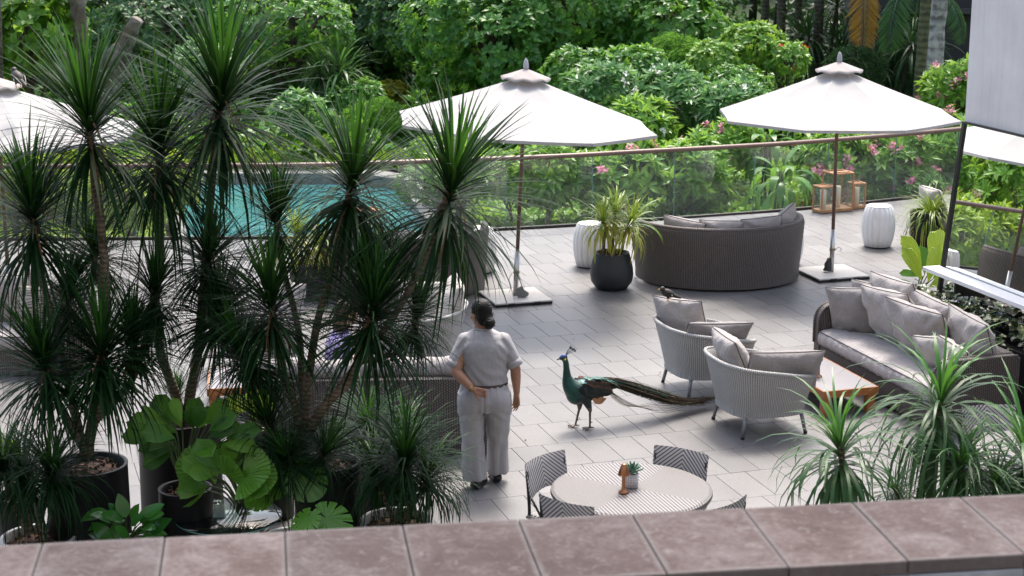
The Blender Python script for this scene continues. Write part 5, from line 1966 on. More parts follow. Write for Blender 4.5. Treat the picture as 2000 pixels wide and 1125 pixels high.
# ================================================================== the garden beyond the balustrade
def nrm_(v):
    return v / (np.linalg.norm(v, axis=-1, keepdims=True) + 1e-9)


def leaf_tmpl(w=0.3, fold=0.06, droop=0.14, fine=True):
    if fine:
        V = np.array([(0, 0, 0), (-w * 0.42, 0.30, fold), (0, 0.34, -droop * 0.12), (w * 0.42, 0.30, fold), (-w * 0.5, 0.62, fold - droop * 0.38), (0, 0.66, -droop * 0.45), (w * 0.5, 0.62, fold - droop * 0.38), (0, 1, -droop)])
        F = np.array([(0, 2, 1, 1), (0, 3, 2, 2), (1, 2, 5, 4), (2, 3, 6, 5), (4, 5, 7, 7), (5, 6, 7, 7)])
        T3 = np.array([(0, 2, 1), (0, 3, 2), (4, 5, 7), (5, 6, 7)]); Q4 = np.array([(1, 2, 5, 4), (2, 3, 6, 5)])
        return V, [T3, Q4]
    V = np.array([(0, 0, 0), (-w / 2, 0.48, fold), (0, 0.5, -droop * 0.3), (w / 2, 0.48, fold), (0, 1, -droop)])
    return V, [np.array([(0, 2, 4, 1), (0, 3, 4, 2)])]


def scatter(mb, tmpl, pos, ydir, zdir, size, m=0):
    V, Fs = tmpl
    y = nrm_(ydir); x = nrm_(np.cross(y, zdir)); z = np.cross(x, y)
    M = np.stack([x, y, z], -1)                              # N,3,3 columns
    W = pos[:, None, :] + size[:, None, None] * np.einsum('nij,kj->nki', M, V)
    N, k = len(pos), len(V)
    base = np.arange(N)[:, None, None] * k
    U = np.broadcast_to(V[None, :, :2], (N, k, 2)).reshape(-1, 2)
    first = True
    n0 = mb.n
    mb.V.append(W.reshape(-1, 3)); mb.U.append(U); mb.n += N * k
    for F in Fs:
        mb.F.append(((F[None] + base).reshape(-1, F.shape[1]) + n0, m))


def rosettes(mb, pos, nrm, r, n=9, size=0.2, tilt=(45, 80), tmpl=None, sj=0.25, m=0, jit=0.25):
    """n leaves round each branch tip"""
    N = len(pos)
    z = nrm_(nrm)
    a = nrm_(np.cross(z, np.tile([0.31, 0.17, 0.93], (N, 1))))
    b = np.cross(z, a)
    k = np.arange(n)
    ph = 2 * pi * k / n * 1.0 + r.uniform(0, 6.28, (N, 1)) + r.normal(0, jit, (N, n))
    tl = np.radians(r.uniform(tilt[0], tilt[1], (N, n)))
    d = np.cos(tl)[..., None] * z[:, None] + np.sin(tl)[..., None] * (np.cos(ph)[..., None] * a[:, None] + np.sin(ph)[..., None] * b[:, None])
    up = np.broadcast_to(z[:, None], d.shape) + 0.001
    sz = size * r.uniform(1 - sj, 1 + sj, (N, n)) if np.isscalar(size) else size[:, None] * r.uniform(1 - sj, 1 + sj, (N, n))
    p = np.broadcast_to(pos[:, None], d.shape) - z[:, None] * 0.02 + r.normal(0, 0.012, d.shape)
    scatter(mb, tmpl, p.reshape(-1, 3), d.reshape(-1, 3), up.reshape(-1, 3), sz.reshape(-1), m)


def lobes(r, n, R_, flat=0.8, spread=0.62, small=(0.32, 0.55)):
    """n lobes of an uneven crown of radius R_ round the origin"""
    L = []
    for i in range(n):
        d = nrm_(r.normal(0, 1, 3)); d[2] = abs(d[2]) * 0.9 - 0.3
        L.append((d * np.array([1, 1, flat]) * R_ * spread * r.uniform(0.7, 1.15), R_ * r.uniform(*small)))
    L.append((np.zeros(3), R_ * 0.6))
    return L


def crown_points(r, L, dens, inner=0.15):
    """points on the outside of the union of the lobes, with outward normals; a few lie inside"""
    P = []; Nn = []
    for i, (c, q) in enumerate(L):
        n = int(dens * 4 * pi * q * q)
        d = nrm_(r.normal(0, 1, (n, 3)))
        rad = q * (1 + r.normal(0, 0.07, n)) * np.where(r.random(n) < inner, r.uniform(0.55, 0.95, n), 1)
        p = c + d * rad[:, None] * np.array([1, 1, 0.92])
        ok = np.ones(n, bool)
        for j, (c2, q2) in enumerate(L):
            if j != i:
                ok &= np.linalg.norm((p - c2), axis=1) > q2 * 0.86
        P.append(p[ok]); Nn.append(d[ok])
    return np.concatenate(P), np.concatenate(Nn)


def limbs(mb, r, L, base, r0, n=None):
    base = np.array(base, float)
    top = np.mean([c for c, q in L], 0)
    mid = base * 0.35 + top * 0.65
    Q = crom([base, base * 0.7 + top * 0.3 + r.normal(0, 0.12, 3), mid, top + np.array([0, 0, 0.3])], 6)
    tube(mb, Q, np.linspace(r0, r0 * 0.35, len(Q)), 10)
    for c, q in L[:n]:
        f = r.uniform(0.35, 0.8)
        s = Q[int(f * (len(Q) - 1))]
        e = c + nrm_(r.normal(0, 1, 3)) * q * 0.3
        B = crom([s, s * 0.5 + e * 0.5 + np.array([0, 0, 0.1]) + r.normal(0, 0.1, 3), e], 5)
        tube(mb, B, np.linspace(r0 * 0.45, r0 * 0.12, len(B)), 7)
        for _ in range(2):
            e2 = c + nrm_(r.normal(0, 1, 3)) * q * 0.8
            tube(mb, crom([B[6], B[6] * 0.5 + e2 * 0.5 + r.normal(0, 0.08, 3), e2], 4), np.linspace(r0 * 0.2, r0 * 0.06, 9), 5)


M_bark = barkmat('tree_bark', (0.035, 0.026, 0.018), (0.11, 0.085, 0.06), 9)
M_bark_l = barkmat('lichened_bark', (0.040, 0.028, 0.020), (0.155, 0.118, 0.090), 5, (0.25, 0.215, 0.185))
M_twig = barkmat('pale_twig', (0.10, 0.085, 0.07), (0.24, 0.21, 0.175), 20)
LM = {
    'mid': leafmat('glossy_mid_leaf', (0.034, 0.138, 0.024), (0.125, 0.325, 0.052), 0.36, 0.42, (0.30, 0.55, 0.06)),
    'dark': leafmat('dark_leaf', (0.016, 0.072, 0.020), (0.060, 0.180, 0.042), 0.38, 0.38, (0.18, 0.36, 0.06)),
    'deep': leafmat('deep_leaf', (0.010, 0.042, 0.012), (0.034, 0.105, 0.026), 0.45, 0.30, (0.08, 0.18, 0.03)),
    'light': leafmat('light_leaf', (0.085, 0.225, 0.026), (0.200, 0.400, 0.060), 0.4, 0.38, (0.42, 0.62, 0.07)),
    'lime': leafmat('bright_lime_leaf', (0.150, 0.290, 0.020), (0.340, 0.480, 0.055), 0.42, 0.4, (0.55, 0.68, 0.06)),
    'plum': leafmat('frangipani_leaf', (0.070, 0.220, 0.032), (0.240, 0.450, 0.075), 0.36, 0.40, (0.40, 0.60, 0.08)),
    'plumd': leafmat('cool_frangipani_leaf', (0.050, 0.165, 0.048), (0.165, 0.350, 0.125), 0.36, 0.34, (0.32, 0.55, 0.14)),
    'fern': leafmat('fern_leaf', (0.125, 0.275, 0.026), (0.270, 0.450, 0.066), 0.5, 0.38, (0.48, 0.66, 0.09)),
    'yel': leafmat('yellow_leaf', (0.25, 0.28, 0.02), (0.50, 0.47, 0.045), 0.45, 0.35, (0.65, 0.6, 0.05)),
}
def petal_mat(name, ca, cb):
    return leafmat(name, ca, cb, 0.55, 0.25, cb)


M_pink = petal_mat('pink_petal', (0.60, 0.15, 0.27), (0.80, 0.42, 0.50))
M_wpet = petal_mat('white_petal', (0.74, 0.74, 0.68), (0.84, 0.83, 0.76))
M_red = petal_mat('red_petal', (0.45, 0.02, 0.015), (0.6, 0.06, 0.03))
T_wide = leaf_tmpl(0.46, 0.05, 0.22)
T_long = leaf_tmpl(0.28, 0.05, 0.20)
T_nar = leaf_tmpl(0.17, 0.03, 0.28, False)
T_small = leaf_tmpl(0.50, 0.06, 0.16, False)
T_oval = leaf_tmpl(0.62, 0.07, 0.2)


def plant_obj(name, label, cat, pos, crown_mb, mats, trunk_mb=None, tmat=None, group=None, rz=0.0, sc=1.0):
    t = thing(name, label, cat, pos, rz, group)
    t.scale = (sc, sc, sc)
    if trunk_mb is not None:
        obj('trunk', trunk_mb, tmat or M_bark, t)
    cr = obj('crown', crown_mb, mats, t, smooth=False)
    cr['kind'] = 'stuff'
    return t


CACHE = {}


def tree(label, cpos, Rc, kind, seed, leaf=0.17, tmpl=None, dens=14, n=9, nl=9, base_z=None, trunk_r=0.16, proto=None, sc=1.0, rz=0.0, flat=0.85, name='garden_tree', cat='tree',
         group='trees behind the garden', tilt=(40, 85), tmat=None, limbs_n=None, flowers=None):
    """crown centred on cpos; trunk reaching down to the ground"""
    gz = float(terr(cpos[0], cpos[1])) if base_z is None else base_z
    key = proto
    H_ = (cpos[2] - gz) / sc
    if key and key in CACHE:
        cm, tm = CACHE[key]
        t = thing(name, label, cat, (cpos[0], cpos[1], gz), rz, group)
        t.scale = (sc, sc, sc)
        if tm:
            link('trunk', tm, t, (0, 0, 0), (0, 0, 0), (1, 1, H_ / CACHE[key + 'h']))
        c = link('crown', cm, t, (0, 0, H_ - CACHE[key + 'h']))
        c['kind'] = 'stuff'
        return t
    r = np.random.default_rng(seed)
    L = [(c + np.array([0, 0, H_]), q) for c, q in lobes(r, nl, Rc, flat)]
    P, Nn = crown_points(r, L, dens)
    up = Nn + np.array([0, 0, 0.55])
    mb = MB()
    rosettes(mb, P, up, r, n, leaf, tilt, tmpl or T_wide)
    mats = [LM[kind]]
    if flowers:
        fm_, share, fs, bunch = flowers
        mats.append(fm_)
        sel = r.random(len(P)) < share
        fp = P[sel] + nrm_(up[sel]) * leaf * 0.42
        q = np.repeat(fp, bunch, 0) + r.normal(0, fs * 0.75, (len(fp) * bunch, 3))
        rosettes(mb, q, np.repeat(up[sel], bunch, 0) + r.normal(0, 0.5, q.shape), r, 5, fs, (50, 80), T_oval, m=1)
    tb = MB()
    limbs(tb, r, L, (0, 0, -0.1), trunk_r, limbs_n)
    t = plant_obj(name, label, cat, (cpos[0], cpos[1], gz), mb, mats, tb, tmat or M_bark, group, rz, sc)
    if key:
        ch = {o.name.split('.')[0]: o for o in t.children}
        CACHE[key] = (ch['crown'].data, ch['trunk'].data)
        CACHE[key + 'h'] = H_
    return t


def bush(label, u, v, Y, Rx, kind, seed, leaf=0.14, tmpl=None, dens=26, n=8, nl=7, tilt=(35, 80), proto=None, sc=1.0, rz=0.0, flat=0.75, name='garden_shrub', cat='shrub', group='shrubs beyond the balustrade', tmat=None, tr=0.03, flowers=None, limbs_n=None):
    """crown centre seen at (u, v) at distance Y"""
    p = at(u, v, Y)
    return tree(label, p, Rx, kind, seed, leaf, tmpl, dens, n, nl, None, tr, proto, sc, rz, flat, name, cat, group, tilt, tmat, limbs_n, flowers)


# ---- big trees, left to right -------------------------------------------------------------------
tree('light green round leaved tree at the top left behind the parasol with the bird', at(40, 60, 37), 1.5, 'light', 201, 0.24, T_oval, 13, 8, 8, trunk_r=0.10)
tree('dark leafy tree filling the upper left behind the grey trunk', at(300, 40, 47), 3.2, 'dark', 202, 0.20, T_wide, 10, 9, 11)
tree('dark tree behind the two tallest spiky heads', at(480, 110, 47.5), 2.5, 'dark', 203, 0.17, T_wide, 12, 9, 10, proto='dk')
tree('sunlit fine leaved tree at the top left of centre', at(560, 40, 44.5), 1.7, 'mid', 204, 0.15, T_wide, 18, 9, 9, proto='midf')
tree('dark green tree with a bare trunk showing above the yellow shrub', at(745, 20, 49.5), 2.9, 'dark', 205, 0.18, T_wide, 12, 9, 11, trunk_r=0.22)
tree('dark tree left of the bare trunk, above the spear leaved clump', at(640, 90, 50), 2.2, 'dark', 203, proto='dk', sc=0.9, rz=1.3)
tree('bright glossy leaved tree above the middle parasol, its left half', at(960, 60, 41.5), 1.95, 'mid', 207, 0.19, T_wide, 20, 9, 12, proto='mid')
tree('bright glossy leaved tree above the middle parasol, its taller right half', at(1120, 20, 42), 2.1, 'mid', 208, 0.19, T_wide, 19, 9, 12, proto='mid2')
tree('bright glossy tree between the two parasols, hung with creeper', at(1270, 60, 41.5), 1.9, 'mid', 207, proto='mid', sc=0.95, rz=2.1)
tree('light leaved tree between the two parasols', at(1340, 70, 43), 1.6, 'mid', 204, proto='midf', sc=0.8, rz=0.7)
tree('shaded tree low behind the middle parasol top', at(1060, 120, 43.5), 1.9, 'mid', 208, proto='mid2', sc=0.9, rz=3.9)
tree('dark tree behind the glossy ones at the top centre', at(870, 30, 48), 2.4, 'dark', 203, proto='dk', sc=1.05, rz=4.0)
tree('dark tree at the top right of centre behind the palm trunks', at(1270, 40, 50), 2.6, 'dark', 203, proto='dk', sc=0.95, rz=5.0)
tree('dark tree far left behind the dead limb', at(180, 130, 49), 2.4, 'dark', 203, proto='dk', sc=1.0, rz=2.6)

# ---- shrub layers ----------------------------------------------------------------------------------
bush('broad mid green bush left of the middle parasol canopy', 720, 245, 40.5, 0.95, 'mid', 220, 0.15, T_nar, 60, 9, 9, proto='bn', flat=0.6)
bush('mid green bush right behind the left corner of the middle canopy', 830, 255, 40.0, 0.85, 'mid', 220, proto='bn', sc=0.95, rz=2.0)
bush('mid green bush by the pool corner below the spear leaved clump', 640, 262, 41.5, 0.8, 'mid', 220, proto='bn', sc=0.85, rz=4.2)
bush('yellow green shrub glowing in front of the bare trunk', 765, 190, 46.5, 0.62, 'yel', 222, 0.13, T_small, 50, 8, 7)
bush('second yellow green shrub right of the bare trunk', 860, 172, 46, 0.5, 'lime', 223, 0.13, T_small, 50, 8, 6)
bush('grey green frangipani with bare forked stems left of centre', 590, 225, 38.5, 0.72, 'plumd', 224, 0.27, T_long, 16, 10, 9, tmat=M_twig, tr=0.04, flat=0.7)
bush('cool green frangipani among the dark spiky heads', 400, 130, 40, 0.9, 'plumd', 224, proto=None, leaf=0.26, tmpl=T_long, dens=14, n=10, tmat=M_twig, tr=0.04)
# clipped slope of small leaves right of the pool
bush('small leaved sloping hedge right of the pool', 880, 300, 33.5, 0.75, 'light', 226, 0.07, T_small, 150, 7, 9, flat=0.5, proto='hedge')
bush('small leaved hedge lower on the slope, seen through the glass', 850, 360, 31.5, 0.7, 'mid', 226, 0.07, T_small, 150, 7, 9, flat=0.5)
bush('small leaved hedge behind the middle parasol pole', 985, 340, 30.5, 0.75, 'light', 226, proto='hedge', sc=0.95, rz=2.2)

# frangipani hedge behind the balustrade
GP = 'frangipani bushes behind the balustrade'
FP = dict(leaf=0.245, tmpl=T_long, dens=21, n=10, nl=9, tilt=(30, 78), tmat=M_twig, tr=0.045, flat=0.72, name='frangipani', group=GP)
bush('frangipani with a pink bunch left of the middle parasol pole', 900, 330, 29.5, 0.62, 'plum', 240, flowers=(M_pink, 0.03, 0.055, 7), **FP)
bush('frangipani right behind the middle parasol pole', 1075, 345, 29.2, 0.78, 'plum', 241, flowers=(M_pink, 0.02, 0.05, 6), proto='fpA', **FP)
bush('frangipani above the black planter, behind the glass', 1215, 340, 29.6, 0.85, 'plum', 242, flowers=(M_pink, 0.06, 0.06, 9), proto='fpB', **FP)
bush('frangipani left above the round sofa, behind the glass', 1350, 330, 30.2, 0.80, 'plum', 241, proto='fpA', rz=2.4, **FP)
bush('white flowered frangipani upper left of the right parasol', 1180, 190, 34.5, 0.95, 'plumd', 243, flowers=(M_wpet, 0.035, 0.075, 4), proto='fpW', **FP)
bush('white flowered frangipani below the right parasol edge', 1310, 200, 34.0, 0.98, 'plumd', 244, flowers=(M_wpet, 0.035, 0.075, 4), proto='fpW2', **FP)
bush('white flowered frangipani in the middle between the parasols', 1250, 255, 32.5, 0.85, 'plum', 244, flowers=(M_wpet, 0.04, 0.06, 4), **FP)
bush('frangipani with white stars beside the big arching leaves', 1420, 215, 33.2, 0.85, 'plumd', 243, proto='fpW', rz=1.9, sc=0.9, **FP)
bush('leafy frangipani low between the arching leaves and the round sofa', 1420, 290, 31.4, 0.66, 'plum', 242, proto='fpB', rz=4.0, sc=0.8, **FP)
bush('pink flowered frangipani behind the tall lantern', 1640, 320, 30.3, 0.80, 'plum', 246, flowers=(M_pink, 0.15, 0.065, 12), proto='fpP', **FP)
bush('pink flowered frangipani right of the lanterns', 1745, 310, 30.8, 0.85, 'plum', 247, flowers=(M_pink, 0.15, 0.065, 12), proto='fpP2', **FP)
bush('pink flowered frangipani against the pale wall end', 1850, 290, 31.2, 0.85, 'plum', 246, proto='fpP', rz=2.7, **FP)
bush('pink flowered frangipani under the right parasol', 1680, 250, 32.5, 0.8, 'plum', 247, proto='fpP2', rz=1.5, **FP)
bush('tall yellow green frangipani at the top right beside the pale wall', 1870, 180, 32.5, 0.72, 'light', 248, flowers=(M_pink, 0.09, 0.055, 9), **FP)
bush('frangipani low behind the grassy planter', 1800, 370, 30.2, 0.55, 'plum', 246, proto='fpP', rz=5.0, sc=0.7, **FP)
for i, (u, v, Y, s, q) in enumerate([(20, 370, 27.5, 0.9, 'far left of all'), (130, 350, 28.2, 1.0, 'second from the left edge'), (250, 385, 27.3, 0.85, 'third from the left, nearest the pool'), (120, 300, 31.5, 0.9, 'behind the rail at the left'), (330, 360, 28.0, 0.8, 'at the pool edge')]):
    bush('lime frangipani bush %s, lit behind the spiky trees' % q, u, v, Y, 0.85 * s, 'lime', 250 + i, **{**FP, 'group': 'lime bushes beyond the left railing'})
# bushes to the left and beyond the view that the mirror shows
for i, (x, y) in enumerate([(-12.6, 33.2), (-14.6, 36.2), (-17.2, 38.8), (-11.0, 29.2), (-19.5, 36.5), (-16.5, 33.0), (-21.5, 40.0), (-13.6, 40.0)]):
    tree('flowering frangipani outside the left of the view, seen only in the mirror', Vector((x, y, 1.0)), 1.9, 'light', 260, 0.27, T_long, 11, 10, 11, trunk_r=0.05, proto='mirp', rz=i * 1.1, flowers=(M_pink, 0.12, 0.055, 8), name='frangipani', cat='shrub', group='frangipani bushes seen in the mirror', tmat=M_twig)

# arching broad leaves (wild ginger) left of the right parasol pole
def arching(label, u, v, Y, N, L, W, seed, kind, e_hi=82, e_lo=5, bend=95):
    p = at(u, v, Y)
    gz = float(terr(p.x, p.y))
    mb = blades(N, L, W, e_hi, e_lo, bend, -0.3, seed, lat=0.3, seg=9, young=0.0)
    V = mb.V[0].reshape(N, 9, 2, 3)
    s = np.linspace(0, 1, 9)
    wp = np.interp(s, [0, 0.32, 0.42, 0.62, 0.85, 1], [0.1, 0.14, 0.75, 1.25, 0.75, 0.02])
    w0 = np.interp(s, [0, 0.12, 0.45, 0.75, 1], [0.75, 0.9, 1.0, 0.72, 0.04])
    mid = V.mean(2, keepdims=True)
    V = mid + (V - mid) * (wp / w0)[None, :, None, None]
    mb.V[0] = V.reshape(-1, 3)
    t = thing('broadleaf_clump', label, 'plant', (p.x, p.y, gz), 0, 'arching broad leaved clumps')
    f = obj('foliage', mb, [LM[kind], LM[kind]], t, loc=(0, 0, p.z - gz))
    f['kind'] = 'stuff'
    m2 = MB()
    for k in range(7):
        a = k * 0.9
        tube(m2, [(0.12 * math.cos(a), 0.12 * math.sin(a), -0.05), (0.03 * math.cos(a), 0.03 * math.sin(a), p.z - gz + 0.1)], 0.015, 6)
    obj('stem', m2, M_petiole, t)
    return t


arching('clump of big arching leaves hanging behind the glass, left of the lanterns', 1525, 345, 29.2, 26, 0.90, 0.125, 300, 'mid', 85, 10, 165)
arching('smaller clump of arching leaves above the first, under the right parasol', 1500, 275, 31.0, 26, 0.85, 0.13, 301, 'mid', 85, 10, 140)
arching('arching lime leaves at the right behind the grassy planter', 1590, 290, 31.0, 22, 0.8, 0.13, 302, 'plum', 85, 10, 130)
arching('clump of strap leaves at the pool corner', 620, 300, 38.0, 70, 0.7, 0.06, 303, 'fern', 85, 5, 120)

# spear leaved dark clumps
def spears(label, u, v, Y, seed, s=1.0, kind='deep'):
    p = at(u, v, Y)
    gz = float(terr(p.x, p.y))
    t = thing('spear_leaved_clump', label, 'shrub', (p.x, p.y, gz), 0, 'dark spear leaved clumps')
    r = np.random.default_rng(seed)
    for k in range(4):
        q = r.normal(0, 0.42, 3) * s
        hgt = p.z - gz + q[2] * 0.8
        mb = MB(); tube(mb, [(q[0] * 0.3, q[1] * 0.3, -0.1), (q[0], q[1], hgt)], [0.05, 0.035], 7); obj('stem', mb, M_bark, t)
        h = obj('rosette', blades(70, 0.95 * s, 0.055, 86, -30, 70, -0.3, seed + k, seg=6, young=0), [LM[kind], LM[kind]], t, loc=(q[0], q[1], hgt))
        h['kind'] = 'stuff'


spears('dark spear leaved clump below the dark trees left of centre', 650, 165, 43.5, 310, 1.25, 'dark')
spears('dark spear leaved clump nearer the sunlit fine leaved tree', 580, 150, 45, 314, 1.1, 'dark')
spears('dark spear leaved clump at the foot of the palm trunks', 1730, 90, 41.5, 318, 1.15)
spears('dark spear leaved clump between the palm trunks and the dark wall', 1790, 110, 41, 322, 1.0)
spears('dark spear leaved clump left of the hanging golden frond', 1600, 50, 44, 326, 1.1)

for i, (u, v, Y, s_, rz_, lab) in enumerate([
    (1130, 150, 37.5, 1.0, 0.4, 'mid green bush just right of the middle parasol top'),
    (1240, 150, 37.2, 1.05, 2.6, 'mid green bush above the white flowered frangipanis'),
    (1330, 190, 35.6, 0.8, 4.4, 'mid green bush filling the gap between two white flowered frangipanis'),
    (1440, 175, 36.0, 0.8, 1.1, 'mid green bush above the left slope of the right parasol'),
    (890, 140, 43, 1.2, 5.2, 'mid green bush low under the glossy tree, left of the middle parasol'),
    (700, 205, 43, 1.0, 3.1, 'mid green bush beneath the spear leaved clump')]):
    bush(lab, u, v, Y, 0.9, 'mid', 330, 0.15, T_wide, 34, 8, 9, proto='fillb', sc=s_, rz=rz_, flat=0.65)

# leafy bushes upper right with red flowers
bush('pale leaved bush above the right parasol left slope', 1480, 90, 37.5, 0.85, 'light', 270, 0.15, T_wide, 30, 8, 9, proto='pl')
bush('pale broad leaved bush between the parasols at the top', 1400, 120, 37.2, 0.75, 'light', 270, proto='pl', sc=0.9, rz=1.8)
bush('green bush dotted with red flowers beside the right parasol top', 1545, 120, 37.0, 0.6, 'plum', 272, 0.12, T_wide, 34, 8, 8, flowers=(M_red, 0.04, 0.05, 4))
bush('shaded green bush under the pale ones between the parasols', 1340, 120, 38.5, 0.75, 'mid', 220, proto='bn', sc=0.95, rz=3.0)
bush('dark low bush right of the hanging golden frond', 1660, 140, 39.5, 0.8, 'deep', 274, 0.16, T_nar, 36, 9, 8)

# ---- trunks, dead limb, palms ----------------------------------------------------------------------
def rough_bark(mb, r):
    V = mb.V[-1]
    n = np.sin(V[:, 0] * 23 + V[:, 2] * 5) * np.sin(V[:, 1] * 19 + V[:, 2] * 7) + 0.6 * np.sin(V[:, 2] * 31 + V[:, 0] * 40)
    rr_ = np.random.default_rng(1).normal(0, 1, V.shape)
    mb.V[-1] = V + rr_ * r * 0.035 + n[:, None] * r * 0.04


def trunk_thing(name, label, cat, pts, radii, mat, group=None, extra=None):
    p0 = Vector(pts[0])
    t = thing(name, label, cat, p0, 0, group)
    mb = MB()
    Q = crom([tuple(Vector(p) - p0) for p in pts], 6)
    rad = np.interp(np.linspace(0, 1, len(Q)), np.linspace(0, 1, len(radii)), radii)
    tube(mb, Q, rad, 14)
    rough_bark(mb, max(radii))
    obj('trunk', mb, mat, t)
    return t


Y0 = 36.0
b_ = at(165, 330, Y0); b_.z = float(terr(b_.x, Y0)) - 0.05
t = trunk_thing('old_tree', 'old grey barked tree at the upper left with a sawn off leaning limb', 'tree', [b_, at(170, 260, Y0), at(160, 150, Y0), at(155, 50, Y0), at(150, -60, Y0), at(146, -240, Y0)], [0.30, 0.22, 0.17, 0.155, 0.15, 0.13], M_bark_l, 'bare trunks behind the garden')
mb = MB()
P = [tuple(Vector(at(u, v, Y0 - 0.15 * i)) - Vector(b_)) for i, (u, v) in enumerate([(172, 240), (205, 190), (222, 135), (245, 85), (268, 38)])]
Q = crom(P, 7)
tube(mb, Q, np.interp(np.linspace(0, 1, len(Q)), [0, 0.4, 0.62, 0.75, 1], [0.24, 0.25, 0.27, 0.16, 0.125]) * (1 + 0.06 * np.sin(np.arange(len(Q)) * 2.1)), 16)
rough_bark(mb, 0.3)
lb = obj('sawn_limb', mb, M_bark_l, t)
mb = MB()
e = Q[-1]; d = nrm_(Q[-1] - Q[-2])
M4 = Matrix.Translation(Vector(e + d * 0.004)) @ Vector(d).to_track_quat('Z', 'Y').to_matrix().to_4x4()
lathe(mb, [(0.0, 0), (0.118, 0), (0.12, -0.02)], 20, T=M4)
obj('cut_face', mb, simple('cut_wood', (0.34, 0.30, 0.25), 0.8), lb)
mb = MB()
blob = [(q, s) for q, s in (((0.0, -0.12, 0.0), 0.15),)]
q = Q[int(len(Q) * 0.55)]
lathe(mb, [(0.001, -0.17), (0.10, -0.13), (0.15, 0.0), (0.10, 0.13), (0.001, 0.17)], 14, c=(q[0] + 0.16, q[1] - 0.05, q[2] - 0.05))
obj('burl', mb, M_bark_l, lb)
r_c = np.random.default_rng(77)
mbc = MB()
Lc = [(c * 1.2 + np.array([0, 0, 6.2]), q) for c, q in lobes(r_c, 9, 2.2, 0.7)]
Pc, Nc = crown_points(r_c, Lc, 7)
rosettes(mbc, Pc, Nc + np.array([0, 0, 0.5]), r_c, 8, 0.22, (40, 85), T_oval)
obj('crown', mbc, [LM['mid']], t, smooth=False)['kind'] = 'stuff'

Y0 = 34.5
b_ = at(0, 300, Y0); b_.z = float(terr(b_.x, Y0)) - 0.05
trunk_thing('bare_trunk', 'slim brown trunk at the very left edge', 'tree trunk', [b_, at(-2, 200, Y0), at(-4, 60, Y0), at(-8, -200, Y0)], [0.12, 0.09, 0.08, 0.07], M_bark_l, 'bare trunks behind the garden')


def frond(L, n=34, leaflet=0.42, droop=1.0, seed=0, side_len=None):
    """pinnate palm frond along +y, arching down"""
    r = np.random.default_rng(seed)
    s = np.linspace(0, 1, n)
    ang = R(28) - R(105) * droop * s ** 1.3
    d = np.stack([0 * s, np.cos(ang), np.sin(ang)], -1) * L / n
    P = np.cumsum(d, 0)
    mb = MB()
    tube(mb, P, np.linspace(0.022, 0.005, n), 6)
    pos = []; yd = []; zd = []; sz = []
    for i in range(4, n):
        ln = leaflet * math.sin(pi * (0.12 + 0.86 * (i / n))) ** 0.6
        t_ = d[i] / np.linalg.norm(d[i])
        up = np.array([0, -t_[2], t_[1]])
        for sgn in (-1, 1):
            pos.append(P[i]); yd.append(np.array([sgn, 0, 0]) * 0.85 + t_ * 0.75 + up * (-0.18) + r.normal(0, 0.05, 3)); zd.append(up); sz.append(ln * r.uniform(0.9, 1.08))
    tm = leaf_tmpl(0.085, 0.012, 0.35, True)
    scatter(mb, tm, np.array(pos), np.array(yd), np.array(zd), np.array(sz))
    return mb


M_gold = leafmat('golden_frond', (0.30, 0.13, 0.02), (0.46, 0.27, 0.04), 0.5, 0.25, (0.55, 0.32, 0.05))
M_frond = leafmat('green_frond', (0.02, 0.08, 0.02), (0.05, 0.15, 0.035), 0.4, 0.2, (0.18, 0.35, 0.05))
M_palm = barkmat('palm_trunk', (0.045, 0.038, 0.026), (0.115, 0.10, 0.068), 60)
M_palm_g = barkmat('green_palm_trunk', (0.055, 0.06, 0.028), (0.145, 0.145, 0.075), 45)
M_palm_w = barkmat('pale_palm_trunk', (0.12, 0.11, 0.10), (0.36, 0.34, 0.33), 30, (0.50, 0.48, 0.47))
for i, (u, u2, Y, rr_, mt, lab, gold) in enumerate([
    (1487, 1495, 46, 0.11, M_palm, 'slim dark palm trunk at the top, leftmost of the row', 0),
    (1521, 1527, 45, 0.12, M_palm, 'slim dark palm trunk second from the left in the row', 0),
    (1557, 1560, 45.5, 0.10, M_palm, 'slim dark palm trunk third from the left in the row', 0),
    (1594, 1600, 44, 0.13, M_palm, 'dark palm trunk fourth from the left, before the hanging golden frond', 0),
    (1661, 1668, 42, 0.10, M_palm, 'palm trunk just left of the golden frond', 0),
    (1692, 1702, 40.5, 0.12, M_palm_g, 'palm trunk carrying the hanging golden frond', 1),
    (1792, 1810, 38, 0.13, M_palm_g, 'green ringed palm trunk left of the pale one', 0),
    (1818, 1836, 37, 0.17, M_palm_w, 'thick pale palm trunk beside the dark building', 0)]):
    b_ = at(u, 230, Y); b_.z = float(terr(b_.x, Y)) - 0.05
    top = at(u2 + (u2 - u) * 1.2, -190, Y)
    t = trunk_thing('palm', lab, 'palm', [b_, at(u + (u2 - u) * 0.5, 110, Y), at(u2, 0, Y), top], [rr_ * 1.25, rr_, rr_ * 0.92, rr_ * 0.8], mt, 'palm trunks at the upper right')
    tp = top - b_
    for k in range(9):
        a = k * 0.7 + i
        fr = link('frond', CACHE.setdefault('frond%d' % (k % 2), frond(2.3, 34, 0.5, 1.0, k).mesh('frond', M_frond)), t, tp, (R(12 + 14 * (k % 3)), 0, a))
    if gold:
        f0 = at(1690, -70, Y - 0.3) - b_
        link('hanging_frond', frond(2.1, 40, 0.55, 0.55, 9).mesh('hanging_frond', M_gold), t, f0, (R(-72), 0, R(172)))
